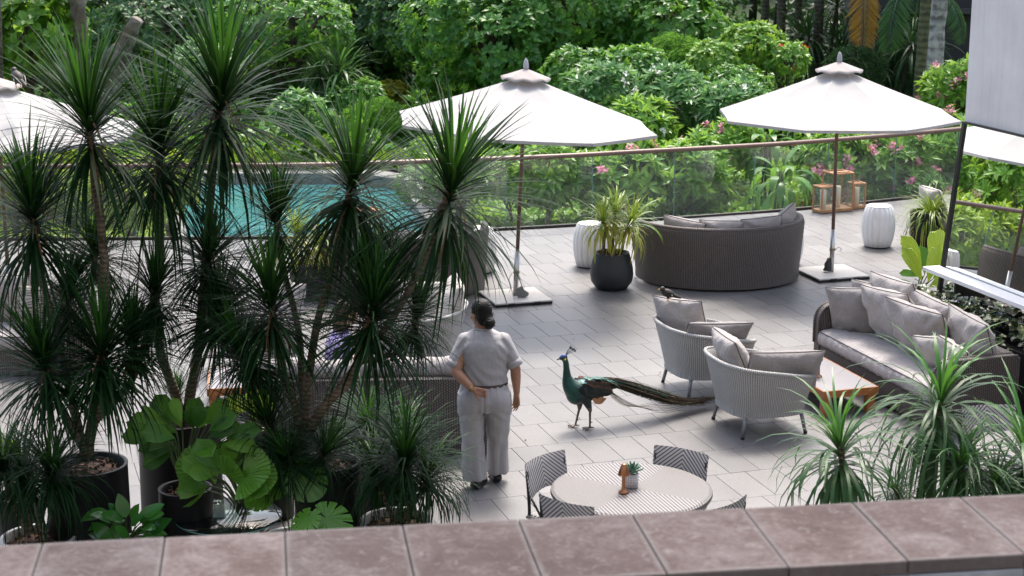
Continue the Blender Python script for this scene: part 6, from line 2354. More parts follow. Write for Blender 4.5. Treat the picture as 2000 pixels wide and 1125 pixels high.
for i, (u, v, Y, sx, rz_, lab) in enumerate([(1770, -40, 39, 1.0, 150, 'green palm frond hanging at the top, right of the golden one'), (1830, -30, 38.5, 0.8, 215, 'green palm frond hanging before the dark building')]):
    p = at(u, v, Y)
    o = link('hanging_palm_frond', CACHE.setdefault('hf', frond(1.9, 40, 0.55, 0.55, 19).mesh('hanging_palm_frond', M_frond)), None, p, (R(-58), 0, R(rz_)), sx)
    tag(o, lab, 'palm frond', 'loose hanging palm fronds')


# ---- ground cover and the far wood ----------------------------------------------------------------
def cover(name, xr, yr, n, size, kind, seed, tmpl=T_nar, tilt=(15, 65), k=7, zoff=0.0, hmax=0.35, keep=None):
    r = np.random.default_rng(seed)
    x = r.uniform(*xr, n); y = r.uniform(*yr, n)
    ok = (y > np.interp(x, RAIL[:, 0], RAIL[:, 1]) + 0.35) & ~inpool(x, y, 0.13)
    if keep is not None:
        ok &= keep(x, y)
    x, y = x[ok], y[ok]
    z = terr(x, y) + r.uniform(0, hmax, len(x)) * (0.5 + 0.5 * np.sin(x * 2.1) * np.cos(y * 1.7)) + zoff
    mb = MB()
    rosettes(mb, np.stack([x, y, z], -1), np.tile([0, 0, 1.0], (len(x), 1)) + r.normal(0, 0.3, (len(x), 3)), r, k, size, tilt, tmpl)
    o = obj(name, mb, [LM[kind]], smooth=False)
    o['kind'] = 'stuff'
    return o


cover('fern_ground_cover', (-9.5, -1.0), (37.6, 43), 3800, 0.34, 'fern', 400, hmax=0.4)
cover('leafy_ground_cover', (-16, 14), (38, 58), 13000, 0.26, 'mid', 401, T_wide, (30, 80), hmax=1.1)
cover('low_green_planting', (-0.8, 12), (25.6, 38), 7000, 0.17, 'light', 402, T_wide, (30, 80), hmax=0.15)
cover('low_green_planting', (-16, -5.0), (25.2, 36), 6500, 0.17, 'lime', 403, T_wide, (30, 80), hmax=0.35)


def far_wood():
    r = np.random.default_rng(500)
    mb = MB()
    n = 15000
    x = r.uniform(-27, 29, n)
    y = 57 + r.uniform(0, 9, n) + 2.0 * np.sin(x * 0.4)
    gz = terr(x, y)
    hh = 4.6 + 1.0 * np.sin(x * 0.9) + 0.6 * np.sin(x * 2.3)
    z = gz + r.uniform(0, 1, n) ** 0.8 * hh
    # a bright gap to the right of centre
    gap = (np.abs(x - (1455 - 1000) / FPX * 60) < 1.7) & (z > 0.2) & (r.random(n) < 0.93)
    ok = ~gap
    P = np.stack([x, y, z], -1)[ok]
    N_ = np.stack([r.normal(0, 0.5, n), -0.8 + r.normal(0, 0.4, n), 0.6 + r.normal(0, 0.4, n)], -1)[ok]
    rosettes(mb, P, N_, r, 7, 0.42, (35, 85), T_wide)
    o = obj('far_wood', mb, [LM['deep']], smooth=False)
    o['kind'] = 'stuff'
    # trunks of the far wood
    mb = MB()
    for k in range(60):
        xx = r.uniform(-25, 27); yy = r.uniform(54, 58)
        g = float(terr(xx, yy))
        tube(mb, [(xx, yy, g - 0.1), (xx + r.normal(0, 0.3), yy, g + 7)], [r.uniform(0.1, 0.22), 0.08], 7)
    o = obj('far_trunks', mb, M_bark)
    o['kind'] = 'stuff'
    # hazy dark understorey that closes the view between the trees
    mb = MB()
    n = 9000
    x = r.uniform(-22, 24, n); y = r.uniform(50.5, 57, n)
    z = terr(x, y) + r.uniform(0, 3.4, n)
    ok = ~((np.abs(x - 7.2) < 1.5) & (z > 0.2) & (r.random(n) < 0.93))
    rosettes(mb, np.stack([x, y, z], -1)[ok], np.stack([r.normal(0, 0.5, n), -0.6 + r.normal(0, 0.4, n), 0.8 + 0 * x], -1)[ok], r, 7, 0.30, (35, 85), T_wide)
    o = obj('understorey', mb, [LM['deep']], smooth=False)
    o['kind'] = 'stuff'


far_wood()

# ---- buildings behind ---------------------------------------------------------------------------
M_dkwall = simple('dark_render', (0.045, 0.044, 0.046), 0.8, var=0.1, nscale=1.5, bump=0.1)
c0 = at(1905, 100, 43)
t = thing('dark_building', 'dark rendered building with a black window at the top right behind the palms', 'building', (c0.x, 43, float(terr(c0.x, 43)) - 0.3), 0)
mb = MB(); box(mb, 6.0, 6.0, 7.0, (0.9, 3.2, 3.5)); obj('wall', mb, M_dkwall, t, smooth=False)
mb = MB(); box(mb, 0.7, 0.30, 7.0, (-2.45, 0.1, 3.5)); obj('pier', mb, simple('dark_pier', (0.06, 0.058, 0.057), 0.8), t, smooth=False)
mb = MB(); box(mb, 1.5, 0.08, 2.0, (0.2, 0.16, 4.6)); wf = obj('window', mb, M_black, t, smooth=False)
mb = MB(); box(mb, 1.36, 0.02, 1.86, (0.2, 0.11, 4.6)); obj('pane', mb, simple('dark_pane', (0.01, 0.012, 0.014), 0.08), wf, smooth=False)
mb = MB(); box(mb, 4.6, 0.3, 0.12, (0.6, 0.05, 3.0)); obj('string_course', mb, simple('dark_pier2', (0.07, 0.068, 0.066), 0.8), t, smooth=False)
c1 = at(1440, 20, 72)
t = thing('white_building', 'white facade glimpsed through the trees at the top right of centre', 'building', (c1.x, 72, float(terr(c1.x, 72)) - 0.3), R(-3))
mb = MB(); box(mb, 7.0, 4.0, 10.0, (0, 2.0, 5.0)); obj('wall', mb, M_white, t, smooth=False)
for k in range(4):
    mb = MB(); box(mb, 6.9, 0.06, 0.08, (0, -0.03, 2.2 + k * 1.6)); obj('ledge', mb, simple('ledge_grey', (0.5, 0.5, 0.5), 0.6), t, smooth=False)

# ================================================================== people and birds
def blob(name, prims, voxel=0.006, smooth=6, mats=None, assign=None, post=None):
    """one continuous skin over overlapping capsules, ellipsoids and lofts"""
    mb = MB()
    for p in prims:
        k = p[0]
        if k == 'c':
            _, a, b, ra, rb = p
            a = np.array(a, float); b = np.array(b, float)
            d = b - a; L = np.linalg.norm(d) + 1e-9
            prof = [(0.0005, -ra)] + [(ra * math.cos(q), ra * math.sin(q)) for q in np.linspace(-pi / 2, 0, 6)[1:]] + [(rb * math.cos(q), L + rb * math.sin(q)) for q in np.linspace(0, pi / 2, 6)[:-1]] + [(0.0005, L + rb)]
            T = Matrix.Translation(a) @ Vector(d).to_track_quat('Z', 'Y').to_matrix().to_4x4()
            lathe(mb, prof, 18, T=T, cap_top=True, cap_bot=True)
        elif k == 'e':
            _, c, r, *rot = p
            T = Matrix.Translation(c) @ (Euler(rot[0]).to_matrix().to_4x4() if rot else Matrix()) @ Matrix.Diagonal((*r, 1))
            prof = [(max(0.002, math.cos(q)), math.sin(q)) for q in np.linspace(-pi / 2, pi / 2, 15)]
            lathe(mb, prof, 22, T=T, cap_top=True, cap_bot=True)
        elif k == 'l':                                # loft: list of (cx, cy, z, rx, ry)
            secs = p[1]
            n = 32
            a = np.linspace(0, 2 * pi, n, endpoint=False)
            V = []
            for (cx, cy, z, rx, ry) in secs:
                V += [(cx + rx * math.cos(q), cy + ry * math.sin(q), z) for q in a]
            F = [tuple(f) for f in gridf(len(secs), n, False, True)[:, ::-1]]
            F += [tuple(range(n))[::-1], tuple(range((len(secs) - 1) * n, len(secs) * n))]
            if secs[0][2] > secs[-1][2]:
                F = [f[::-1] for f in F]
            mb.add(V, F)
    me = mb.mesh(name + '_raw', [])
    o = bpy.data.objects.new(name + '_raw', me)
    COL.objects.link(o)
    m = o.modifiers.new('r', 'REMESH'); m.mode = 'VOXEL'; m.voxel_size = voxel
    if smooth:
        s = o.modifiers.new('s', 'SMOOTH'); s.factor = 0.5; s.iterations = smooth
    dg = bpy.context.evaluated_depsgraph_get()
    out = bpy.data.meshes.new_from_object(o.evaluated_get(dg))
    bpy.data.objects.remove(o); bpy.data.meshes.remove(me)
    out.name = name
    n = len(out.vertices)
    co = np.empty(n * 3, np.float32); out.vertices.foreach_get('co', co); co = co.reshape(-1, 3)
    if post is not None:
        no = np.empty(n * 3, np.float32); out.vertices.foreach_get('normal', no); no = no.reshape(-1, 3)
        co = post(co.astype(float), no.astype(float)).astype(np.float32)
        out.vertices.foreach_set('co', co.ravel())
    out.materials.clear()
    for mm in (mats or []):
        out.materials.append(mm)
    np_ = len(out.polygons)
    out.polygons.foreach_set('use_smooth', np.ones(np_, bool))
    if assign is not None:
        c = np.empty(np_ * 3, np.float32); out.polygons.foreach_get('center', c)
        out.polygons.foreach_set('material_index', assign(c.reshape(-1, 3)).astype(np.int32))
    out.update()
    return out


def hand(wrist, direction, palm, side=1, curl=(20, 30, 25), L=0.175, thumb_curl=20):
    """palm + five bent fingers. direction: wrist to knuckles, palm: out of the palm; side +1 thumb on the right seen from the back of the hand"""
    w = np.array(wrist, float)
    d = nrm_(np.array(direction, float)); pn = np.array(palm, float); pn = nrm_(pn - d * np.dot(pn, d))
    x = np.cross(d, -pn) * side                          # towards the thumb
    s = L / 0.175
    pr = []
    for q in (-0.028, -0.010, 0.010, 0.027):
        pr.append(('c', w + d * 0.012 * s + x * q * 0.6 * s, w + d * 0.085 * s + x * q * s, 0.015 * s, 0.0125 * s))
    pr.append(('c', w + d * 0.02 * s + x * 0.016 * s + pn * 0.006 * s, w + d * 0.06 * s + x * 0.022 * s + pn * 0.006 * s, 0.015 * s, 0.012 * s))
    for q, ln, ex in ((0.030, 0.070, 0), (0.010, 0.080, 3), (-0.010, 0.074, 6), (-0.029, 0.057, 11)):
        p = w + d * 0.088 * s + x * q * s
        a = 0.0
        for seg, (fr, cu) in enumerate(zip((0.45, 0.32, 0.23), curl)):
            a += R(cu + ex)
            v = d * math.cos(a) + pn * math.sin(a) + x * q * 1.2
            p2 = p + nrm_(v) * ln * fr * s
            pr.append(('c', p, p2, (0.0088 - 0.0009 * seg) * s, (0.0080 - 0.0010 * seg) * s))
            p = p2
    p = w + d * 0.022 * s + x * 0.026 * s + pn * 0.004 * s
    v = nrm_(d * 0.75 + x * 0.65 + pn * 0.25)
    p2 = p + v * 0.036 * s
    pr.append(('c', p, p2, 0.0125 * s, 0.0100 * s))
    v2 = nrm_(v * math.cos(R(thumb_curl)) + (pn * 0.6 + d * 0.6) * math.sin(R(thumb_curl)))
    p3 = p2 + v2 * 0.030 * s
    pr.append(('c', p2, p3, 0.0095 * s, 0.0085 * s))
    pr.append(('c', p3, p3 + v2 * 0.020 * s, 0.0085 * s, 0.0068 * s))
    return pr


def head_prims(c, yaw, pitch=0.0, s=1.0):
    """head frame: +y is where the face looks"""
    M = Matrix.Translation(c) @ Matrix.Rotation(yaw, 4, 'Z') @ Matrix.Rotation(pitch, 4, 'X')

    def P(x, y, z):
        return tuple(M @ Vector((x * s, y * s, z * s)))
    rot = (M.to_euler().x, M.to_euler().y, M.to_euler().z)

    def E(x, y, z, a, b, c_):
        return ('e', P(x, y, z), (a * s, b * s, c_ * s), rot)
    pr = [E(0, -0.012, 0.03, 0.074, 0.092, 0.086), E(0, 0.018, -0.02, 0.064, 0.070, 0.080), E(0, 0.040, -0.062, 0.042, 0.042, 0.040),
          E(0, 0.072, -0.086, 0.019, 0.016, 0.016), E(0.034, 0.060, -0.030, 0.024, 0.022, 0.024), E(-0.034, 0.060, -0.030, 0.024, 0.022, 0.024),
          E(0, 0.075, 0.022, 0.045, 0.014, 0.012), E(0, 0.092, -0.022, 0.0125, 0.014, 0.014), ('c', P(0, 0.082, 0.012), P(0, 0.096, -0.016), 0.007 * s, 0.0095 * s),
          E(0, 0.083, -0.052, 0.021, 0.009, 0.006), E(0, 0.081, -0.062, 0.018, 0.009, 0.006),
          E(0.073, -0.008, -0.012, 0.010, 0.020, 0.030), E(-0.073, -0.008, -0.012, 0.010, 0.020, 0.030)]
    return pr, P, M


M_skin = simple('tan_skin', (0.36, 0.185, 0.115), 0.5, var=0.06, nscale=20)
M_hair = simple('black_hair', (0.008, 0.006, 0.005), 0.5, nscale=30, var=0.3, bump=0.6, bscale=120, spec=0.25)
M_eye = simple('eye', (0.05, 0.03, 0.02), 0.1)


def cloth(name, col, fold):
    b = NB(name)
    c = b.coord('Object')
    w_ = b.noise(b.coord('Object', (1.5, 1.5, 0.7)), 6.5, 4, 0.55, 1.3)
    v_ = b.noise(b.coord('Object', (3.0, 1.5, 0.28)), 7, 3, 0.5, 0.6)
    t_ = b.noise(c, 420, 1)
    b.P(Base_Color=b.ramp(b.noise(c, 4, 3), [(0.3, tuple(x * 0.94 for x in col)), (0.7, col)]), Roughness=0.85)
    b.p.inputs['Specular IOR Level'].default_value = 0.25
    b.bump(b.math('ADD', b.math('MULTIPLY', w_ if fold == 'shirt' else v_, 1.0), b.math('MULTIPLY', t_, 0.03)), 0.35 if fold == 'shirt' else 0.28, 0.035)
    return b.m


M_shirt = cloth('grey_linen_shirt', (0.375, 0.365, 0.372), 'shirt')
M_trous = cloth('grey_linen_trousers', (0.368, 0.36, 0.372), 'trousers')


def make_woman():
    t = thing('person', 'woman in pale grey uniform with black bun, one hand held behind her back', 'person', (-0.235, 14.20, 0), 0)
    t.scale = (0.97, 1.0, 0.995)
    HC = (-0.035, 0.035, 1.535)
    yaw = R(42)
    hp, P, M = head_prims(HC, yaw, R(-4), 1.02)
    pr = list(hp)
    pr += [('c', (-0.015, 0.0, 1.36), (-0.03, 0.025, 1.47), 0.062, 0.055)]
    pr += [('l', [(0, 0.0, 0.74, 0.17, 0.11), (0, 0, 0.90, 0.19, 0.12), (0, 0, 1.1, 0.185, 0.115), (0, 0, 1.28, 0.15, 0.09), (0, 0, 1.35, 0.10, 0.07), (0, 0, 1.40, 0.07, 0.06)])]
    # left arm folded behind the back, right arm hanging
    sL, eL, wL = (-0.195, -0.005, 1.325), (-0.246, -0.105, 1.06), (-0.088, -0.215, 0.935)
    sR, eR, wR = (0.195, -0.005, 1.325), (0.272, -0.02, 1.06), (0.283, 0.015, 0.845)
    for s, e, w_, k in ((sL, eL, wL, 0), (sR, eR, wR, 1)):
        s, e, w_ = map(np.array, (s, e, w_))
        pr.append(('c', s + np.array((-0.03 if k else 0.03, 0, -0.02)), e, 0.046, 0.047))
        m = e * 0.65 + w_ * 0.35
        pr.append(('c', e, m, 0.046, 0.045)); pr.append(('c', m, w_, 0.045, 0.0285))
    pr += hand(wL, (0.93, -0.12, -0.26), (0.0, -1, 0.1), -1, (28, 42, 30), 0.172, 30)
    pr += hand(wR, (-0.03, 0.04, -1), (-0.75, -0.65, 0), 1, (14, 20, 16), 0.178, 15)
    # legs and feet, mostly inside the trousers
    pr += [('c', (-0.10, 0, 0.80), (-0.095, -0.01, 0.45), 0.09, 0.065), ('c', (-0.095, -0.01, 0.45), (-0.086, -0.035, 0.09), 0.06, 0.036),
           ('c', (0.10, 0, 0.80), (0.11, 0.08, 0.45), 0.09, 0.065), ('c', (0.11, 0.08, 0.45), (0.112, 0.145, 0.09), 0.06, 0.036)]
    for x, y, a in ((-0.086, -0.035, 0.12), (0.112, 0.145, -0.08)):
        pr += [('c', (x, y - 0.02, 0.045), (x + a * 0.6, y + 0.13, 0.035), 0.036, 0.030)]
    obj_me = blob('body', pr, 0.0048, 5, [M_skin])
    link('body', obj_me, t)
    for sx in (-1, 1):
        mb = MB(); lathe(mb, [(0.001, -0.011), (0.008, -0.008), (0.011, 0), (0.008, 0.008), (0.001, 0.011)], 14, c=P(sx * 0.03, 0.073, 0.002)); obj('eye', mb, M_eye, t)
    # hair pulled back into a bun
    rot = (M.to_euler().x, M.to_euler().y, M.to_euler().z)
    hp2 = [('e', P(0, -0.026, 0.042), (0.088, 0.099, 0.090), rot), ('e', P(0, -0.056, -0.014), (0.080, 0.068, 0.086), rot), ('e', P(0.052, -0.02, 0.022), (0.03, 0.058, 0.05), rot), ('e', P(-0.052, -0.02, 0.022), (0.03, 0.058, 0.05), rot),
           ('e', P(-0.004, -0.122, -0.066), (0.056, 0.046, 0.052), rot), ('c', P(0, -0.09, -0.02), P(-0.004, -0.115, -0.055), 0.035, 0.035)]

    def strands(co, no):
        d = np.sin(co[:, 2] * 260 + 14 * np.sin(co[:, 0] * 34) + co[:, 1] * 60) * 0.0022
        return co + no * d[:, None]
    h = link('hair', blob('hair', hp2, 0.005, 4, [M_hair], post=strands), t)
    mb = MB()
    c = np.array(P(-0.002, -0.094, -0.038)); dd = nrm_(np.array(P(0, -0.2, -0.1)) - c)
    T = Matrix.Translation(c) @ Vector(dd).to_track_quat('Z', 'Y').to_matrix().to_4x4()
    th = np.linspace(0, 2 * pi, 24, endpoint=False)
    tube(mb, np.stack([0.041 * np.cos(th), 0.041 * np.sin(th), 0 * th], -1), 0.006, 6, T=T, closed=True)
    obj('hair_tie', mb, M_black, h)
    rs = np.random.default_rng(8)
    mb = MB()
    for k in range(40):
        a = rs.uniform(0, 2 * pi); zz = rs.uniform(-0.07, 0.12)
        p0 = np.array([0.083 * math.cos(a), -0.03 + 0.09 * math.sin(a), zz])
        if p0[1] > 0.03:
            continue
        p1 = p0 * 1.08 + np.array([rs.normal(0, 0.012), -0.012, rs.normal(-0.012, 0.012)])
        p2 = p1 + np.array([rs.normal(0, 0.014), -0.006, -0.022])
        tube(mb, crom([P(*p0), P(*p1), P(*p2)], 4), 0.0009, 4)
    obj('loose_strands', mb, M_hair, h)['kind'] = 'stuff'

    # shirt
    sp = [('l', [(0.0, -0.005, 0.945, 0.203, 0.150), (0.0, -0.005, 1.00, 0.206, 0.150), (0, -0.005, 1.10, 0.207, 0.146), (0, -0.008, 1.20, 0.214, 0.142), (0, -0.005, 1.29, 0.222, 0.130), (-0.002, 0, 1.345, 0.190, 0.108), (-0.008, 0.004, 1.385, 0.125, 0.088), (-0.014, 0.008, 1.408, 0.082, 0.074)]),
          ('c', (-0.168, -0.002, 1.312), (-0.248, -0.055, 1.135), 0.068, 0.067), ('c', (0.168, -0.002, 1.312), (0.252, -0.015, 1.135), 0.068, 0.066),
          ('e', (-0.03, -0.06, 1.24), (0.16, 0.085, 0.12)), ('e', (0.07, -0.055, 1.22), (0.14, 0.085, 0.13))]

    def wr(co, no):
        x, y, z = co.T
        d = 0.0045 * np.sin(z * 58 + 9 * np.sin(x * 7 + 1) + x * 16) * np.exp(-((z - 1.02) / 0.09) ** 2)
        d += 0.0035 * np.sin((z + np.abs(x) * 1.1) * 72 + 4) * np.exp(-((np.abs(x) - 0.19) / 0.06) ** 2)
        d += 0.003 * np.sin(x * 34 + z * 20) * np.exp(-((z - 1.2) / 0.09) ** 2)
        co = co + no * d[:, None]
        return co
    sh = link('shirt', blob('shirt', sp, 0.0065, 3, [M_shirt], post=wr), t)
    for cx, ce in (((-0.248, -0.055, 1.135), (-0.168, -0.002, 1.312)), ((0.252, -0.015, 1.135), (0.168, -0.002, 1.312))):
        mb = MB()
        c = np.array(cx); d = nrm_(c - np.array(ce))
        T = Matrix.Translation(c + d * 0.022) @ Vector(d).to_track_quat('Z', 'Y').to_matrix().to_4x4()
        lathe(mb, [(0.060, -0.03), (0.0685, -0.028), (0.0695, 0.0), (0.068, 0.030), (0.060, 0.032)], 32, T=T)
        obj('cuff', mb, M_shirt, sh)
    mb = MB()
    T = Matrix.Translation((-0.014, 0.008, 1.405)) @ Matrix.Rotation(R(-8), 4, 'X')
    th = np.linspace(0, 2 * pi, 40, endpoint=False)
    tube(mb, np.stack([0.074 * np.cos(th), 0.068 * np.sin(th), 0 * th], -1), 0.009, 7, T=T, closed=True)
    obj('collar_band', mb, M_shirt, sh)
    # trousers
    def leg(cx0, cx1, y1):
        out = []
        for z, rx, ry in ((0.86, 0.112, 0.148), (0.76, 0.122, 0.150), (0.66, 0.116, 0.134), (0.54, 0.104, 0.116), (0.42, 0.098, 0.104), (0.30, 0.098, 0.100), (0.18, 0.102, 0.100), (0.085, 0.106, 0.102)):
            f = (0.86 - z) / 0.775
            out.append((cx0 + (cx1 - cx0) * f, y1 * f - 0.012 * (1 - f), z, rx, ry))
        return ('l', out)
    tp = [('l', [(0, -0.004, 0.962, 0.196, 0.144), (0, -0.006, 0.93, 0.206, 0.152), (0, -0.012, 0.87, 0.226, 0.168), (0, -0.018, 0.80, 0.240, 0.178), (0, -0.014, 0.735, 0.236, 0.160), (0, -0.01, 0.70, 0.215, 0.13)]),
          leg(-0.122, -0.088, -0.03), leg(0.122, 0.112, 0.15), ('e', (-0.112, -0.098, 0.80), (0.118, 0.100, 0.118)), ('e', (0.112, -0.094, 0.80), (0.118, 0.100, 0.118))]

    def wt(co, no):
        x, y, z = co.T
        a = np.arctan2(y, np.abs(x) - 0.1)
        d = 0.0055 * np.sin(x * 62 + 2 * np.sin(z * 6) + y * 24) * np.clip((0.62 - z) / 0.3, 0, 1)
        d += 0.004 * np.sin(x * 120) * np.exp(-((z - 0.93) / 0.03) ** 2)
        d += 0.006 * np.sin((z * 46 + np.abs(x) * 60)) * np.exp(-((z - 0.67) / 0.05) ** 2) * (np.abs(x) < 0.24)
        d += 0.004 * np.sin(z * 40 + x * 30) * np.exp(-((z - 0.45) / 0.12) ** 2)
        d -= 0.010 * np.exp(-(x / 0.012) ** 2) * (z > 0.66) * (z < 0.93) * (y < 0)
        return co + no * d[:, None]
    tr = link('trousers', blob('trousers', tp, 0.0065, 3, [M_trous], post=wt), t)
    mb = MB()
    th = np.linspace(0, 2 * pi, 48, endpoint=False)
    V = np.concatenate([np.stack([(rx) * np.cos(th), -0.005 + ry * np.sin(th), np.full(48, z)], -1) for rx, ry, z in ((0.204, 0.152, 0.926), (0.207, 0.155, 0.93), (0.2065, 0.1545, 0.948), (0.203, 0.151, 0.951))])
    mb.add(V, gridf(4, 48, False, True)[:, ::-1])
    obj('belt', mb, simple('brown_belt', (0.06, 0.035, 0.025), 0.5), t)
    # bangle watch
    w_ = np.array(wL); e_ = np.array(eL); d = nrm_(w_ - e_)
    mb = MB()
    T = Matrix.Translation(w_ - d * 0.018) @ Vector(d).to_track_quat('Z', 'Y').to_matrix().to_4x4()
    lathe(mb, [(0.031, -0.012), (0.036, -0.011), (0.037, 0.0), (0.036, 0.011), (0.031, 0.012)], 28, T=T)
    wt_ = obj('watch', mb, simple('bronze_strap', (0.22, 0.12, 0.05), 0.35, metal=0.6), t)
    mb = MB(); lathe(mb, [(0.0, 0.006), (0.014, 0.006), (0.016, 0.0), (0.016, -0.004)], 20, T=Matrix.Translation(w_ - d * 0.018 + np.array([-0.005, -0.036, 0.012])) @ Matrix.Rotation(R(80), 4, 'X'))
    obj('watch_face', mb, simple('gold_face', (0.5, 0.36, 0.16), 0.3, metal=0.8), wt_)
    # slip on shoes
    for x, y, a in ((-0.086, -0.035, 0.12), (0.112, 0.145, -0.08)):
        sp_ = [('c', (x, y - 0.025, 0.042), (x + a * 0.62, y + 0.14, 0.030), 0.043, 0.038), ('e', (x + a * 0.3, y + 0.06, 0.018), (0.044, 0.125, 0.018), (0, 0, -a))]

        def flat(co, no):
            co[:, 2] = np.maximum(co[:, 2], 0.004)
            co[:, 2] = np.where(co[:, 2] > 0.07, 0.07 + (co[:, 2] - 0.07) * 0.2, co[:, 2])
            return co
        link('shoe', blob('shoe', sp_, 0.005, 3, [simple('black_shoe', (0.018, 0.018, 0.02), 0.4)], post=flat), t)
    return t


make_woman()


def make_guest():
    t = thing('person', 'guest in purple patterned top and blue jeans stretched out on the sofa', 'person', (-1.62, 15.72, 0.465), 0)
    hp, P, M = head_prims((0.09, 0.02, 0.70), R(-70), 0.0)
    pr = list(hp) + [('c', (0.02, 0.02, 0.50), (0.07, 0.02, 0.62), 0.055, 0.05), ('l', [(0.0, 0.0, 0.0, 0.15, 0.17), (-0.01, 0, 0.25, 0.11, 0.16), (0.0, 0.0, 0.42, 0.10, 0.17), (0.02, 0.0, 0.52, 0.07, 0.10)]),
                     ('c', (0.0, -0.18, 0.45), (0.05, -0.26, 0.20), 0.045, 0.038), ('c', (0.05, -0.26, 0.20), (0.27, -0.18, 0.14), 0.038, 0.026),
                     ('c', (0.0, 0.18, 0.45), (0.06, 0.25, 0.20), 0.045, 0.038), ('c', (0.06, 0.25, 0.20), (0.27, 0.14, 0.16), 0.038, 0.026),
                     ('c', (0.05, -0.08, 0.08), (0.52, -0.08, 0.12), 0.075, 0.06), ('c', (0.52, -0.08, 0.12), (0.95, -0.06, 0.06), 0.055, 0.036), ('c', (0.05, 0.09, 0.08), (0.52, 0.10, 0.14), 0.075, 0.06), ('c', (0.52, 0.10, 0.14), (0.93, 0.08, 0.07), 0.055, 0.036),
                     ('c', (0.97, -0.06, 0.05), (1.0, -0.08, 0.2), 0.035, 0.026), ('c', (0.95, 0.08, 0.06), (0.98, 0.1, 0.21), 0.035, 0.026)]
    pr += hand((0.27, -0.18, 0.14), (1, 0.2, 0), (0, 0, -1), 1) + hand((0.27, 0.14, 0.16), (1, -0.2, 0), (0, 0, -1), -1)
    link('body', blob('body', pr, 0.006, 5, [simple('fair_skin', (0.45, 0.27, 0.18), 0.5)]), t)
    tp = [('l', [(0.0, 0.0, 0.02, 0.165, 0.19), (-0.01, 0, 0.25, 0.13, 0.18), (0.0, 0.0, 0.42, 0.12, 0.185), (0.02, 0.0, 0.53, 0.08, 0.11)]), ('c', (0.0, -0.17, 0.45), (0.04, -0.245, 0.26), 0.06, 0.055), ('c', (0.0, 0.17, 0.45), (0.05, 0.235, 0.26), 0.06, 0.055)]
    b = NB('purple_print')
    n = b.noise(b.coord('Object'), 42, 4, 0.7)
    b.P(Base_Color=b.ramp(n, [(0.40, (0.05, 0.035, 0.14)), (0.5, (0.16, 0.11, 0.34)), (0.60, (0.62, 0.60, 0.72))]), Roughness=0.8)
    link('top', blob('top', tp, 0.009, 4, [b.m]), t)
    jp = [('e', (0.02, 0, 0.09), (0.17, 0.19, 0.11)), ('c', (0.05, -0.085, 0.09), (0.52, -0.085, 0.13), 0.09, 0.074), ('c', (0.52, -0.085, 0.13), (0.90, -0.065, 0.075), 0.072, 0.058), ('c', (0.05, 0.09, 0.09), (0.52, 0.10, 0.15), 0.09, 0.074), ('c', (0.52, 0.10, 0.15), (0.88, 0.08, 0.085), 0.072, 0.058)]
    link('jeans', blob('jeans', jp, 0.009, 4, [simple('light_denim', (0.16, 0.26, 0.44), 0.85, nscale=14, var=0.22, bump=0.4, bscale=20)]), t)
    rot = (0, 0, R(-70))
    hh = [('e', P(0, -0.024, 0.040), (0.086, 0.097, 0.09), rot), ('e', P(0, -0.07, -0.06), (0.08, 0.06, 0.12), rot), ('c', P(0.0, -0.09, -0.1), P(0.02, -0.10, -0.28), 0.06, 0.04)]
    link('hair', blob('hair', hh, 0.008, 4, [simple('brown_hair', (0.10, 0.055, 0.03), 0.4, nscale=20, var=0.3)]), t)
    for sx in (-1, 1):
        mb = MB(); lathe(mb, [(0.001, -0.011), (0.011, 0), (0.001, 0.011)], 12, c=P(sx * 0.03, 0.073, 0.002)); obj('eye', mb, M_eye, t)


make_guest()


# ------------------------------------------------------------------ peacock
def irid(name, ca, cb, rough=0.5, metal=0.25, sc=70):
    b = NB(name)
    c = b.coord('Object')
    n = b.noise(c, sc, 3, 0.6)
    g = b.noise(c, 9, 3)
    v = b.n('TexVoronoi', Scale=sc * 0.9)
    b.t.links.new(c, v.inputs[0])
    b.P(Base_Color=b.ramp(b.math('MULTIPLY_ADD', g, 0.7, b.math('MULTIPLY', n, 0.3)), [(0.35, ca), (0.65, cb)]), Roughness=rough, Metallic=metal)
    b.p.inputs['Sheen Weight'].default_value = 0.2
    b.bump(v.outputs[0], 0.45, 0.004)
    return b.m


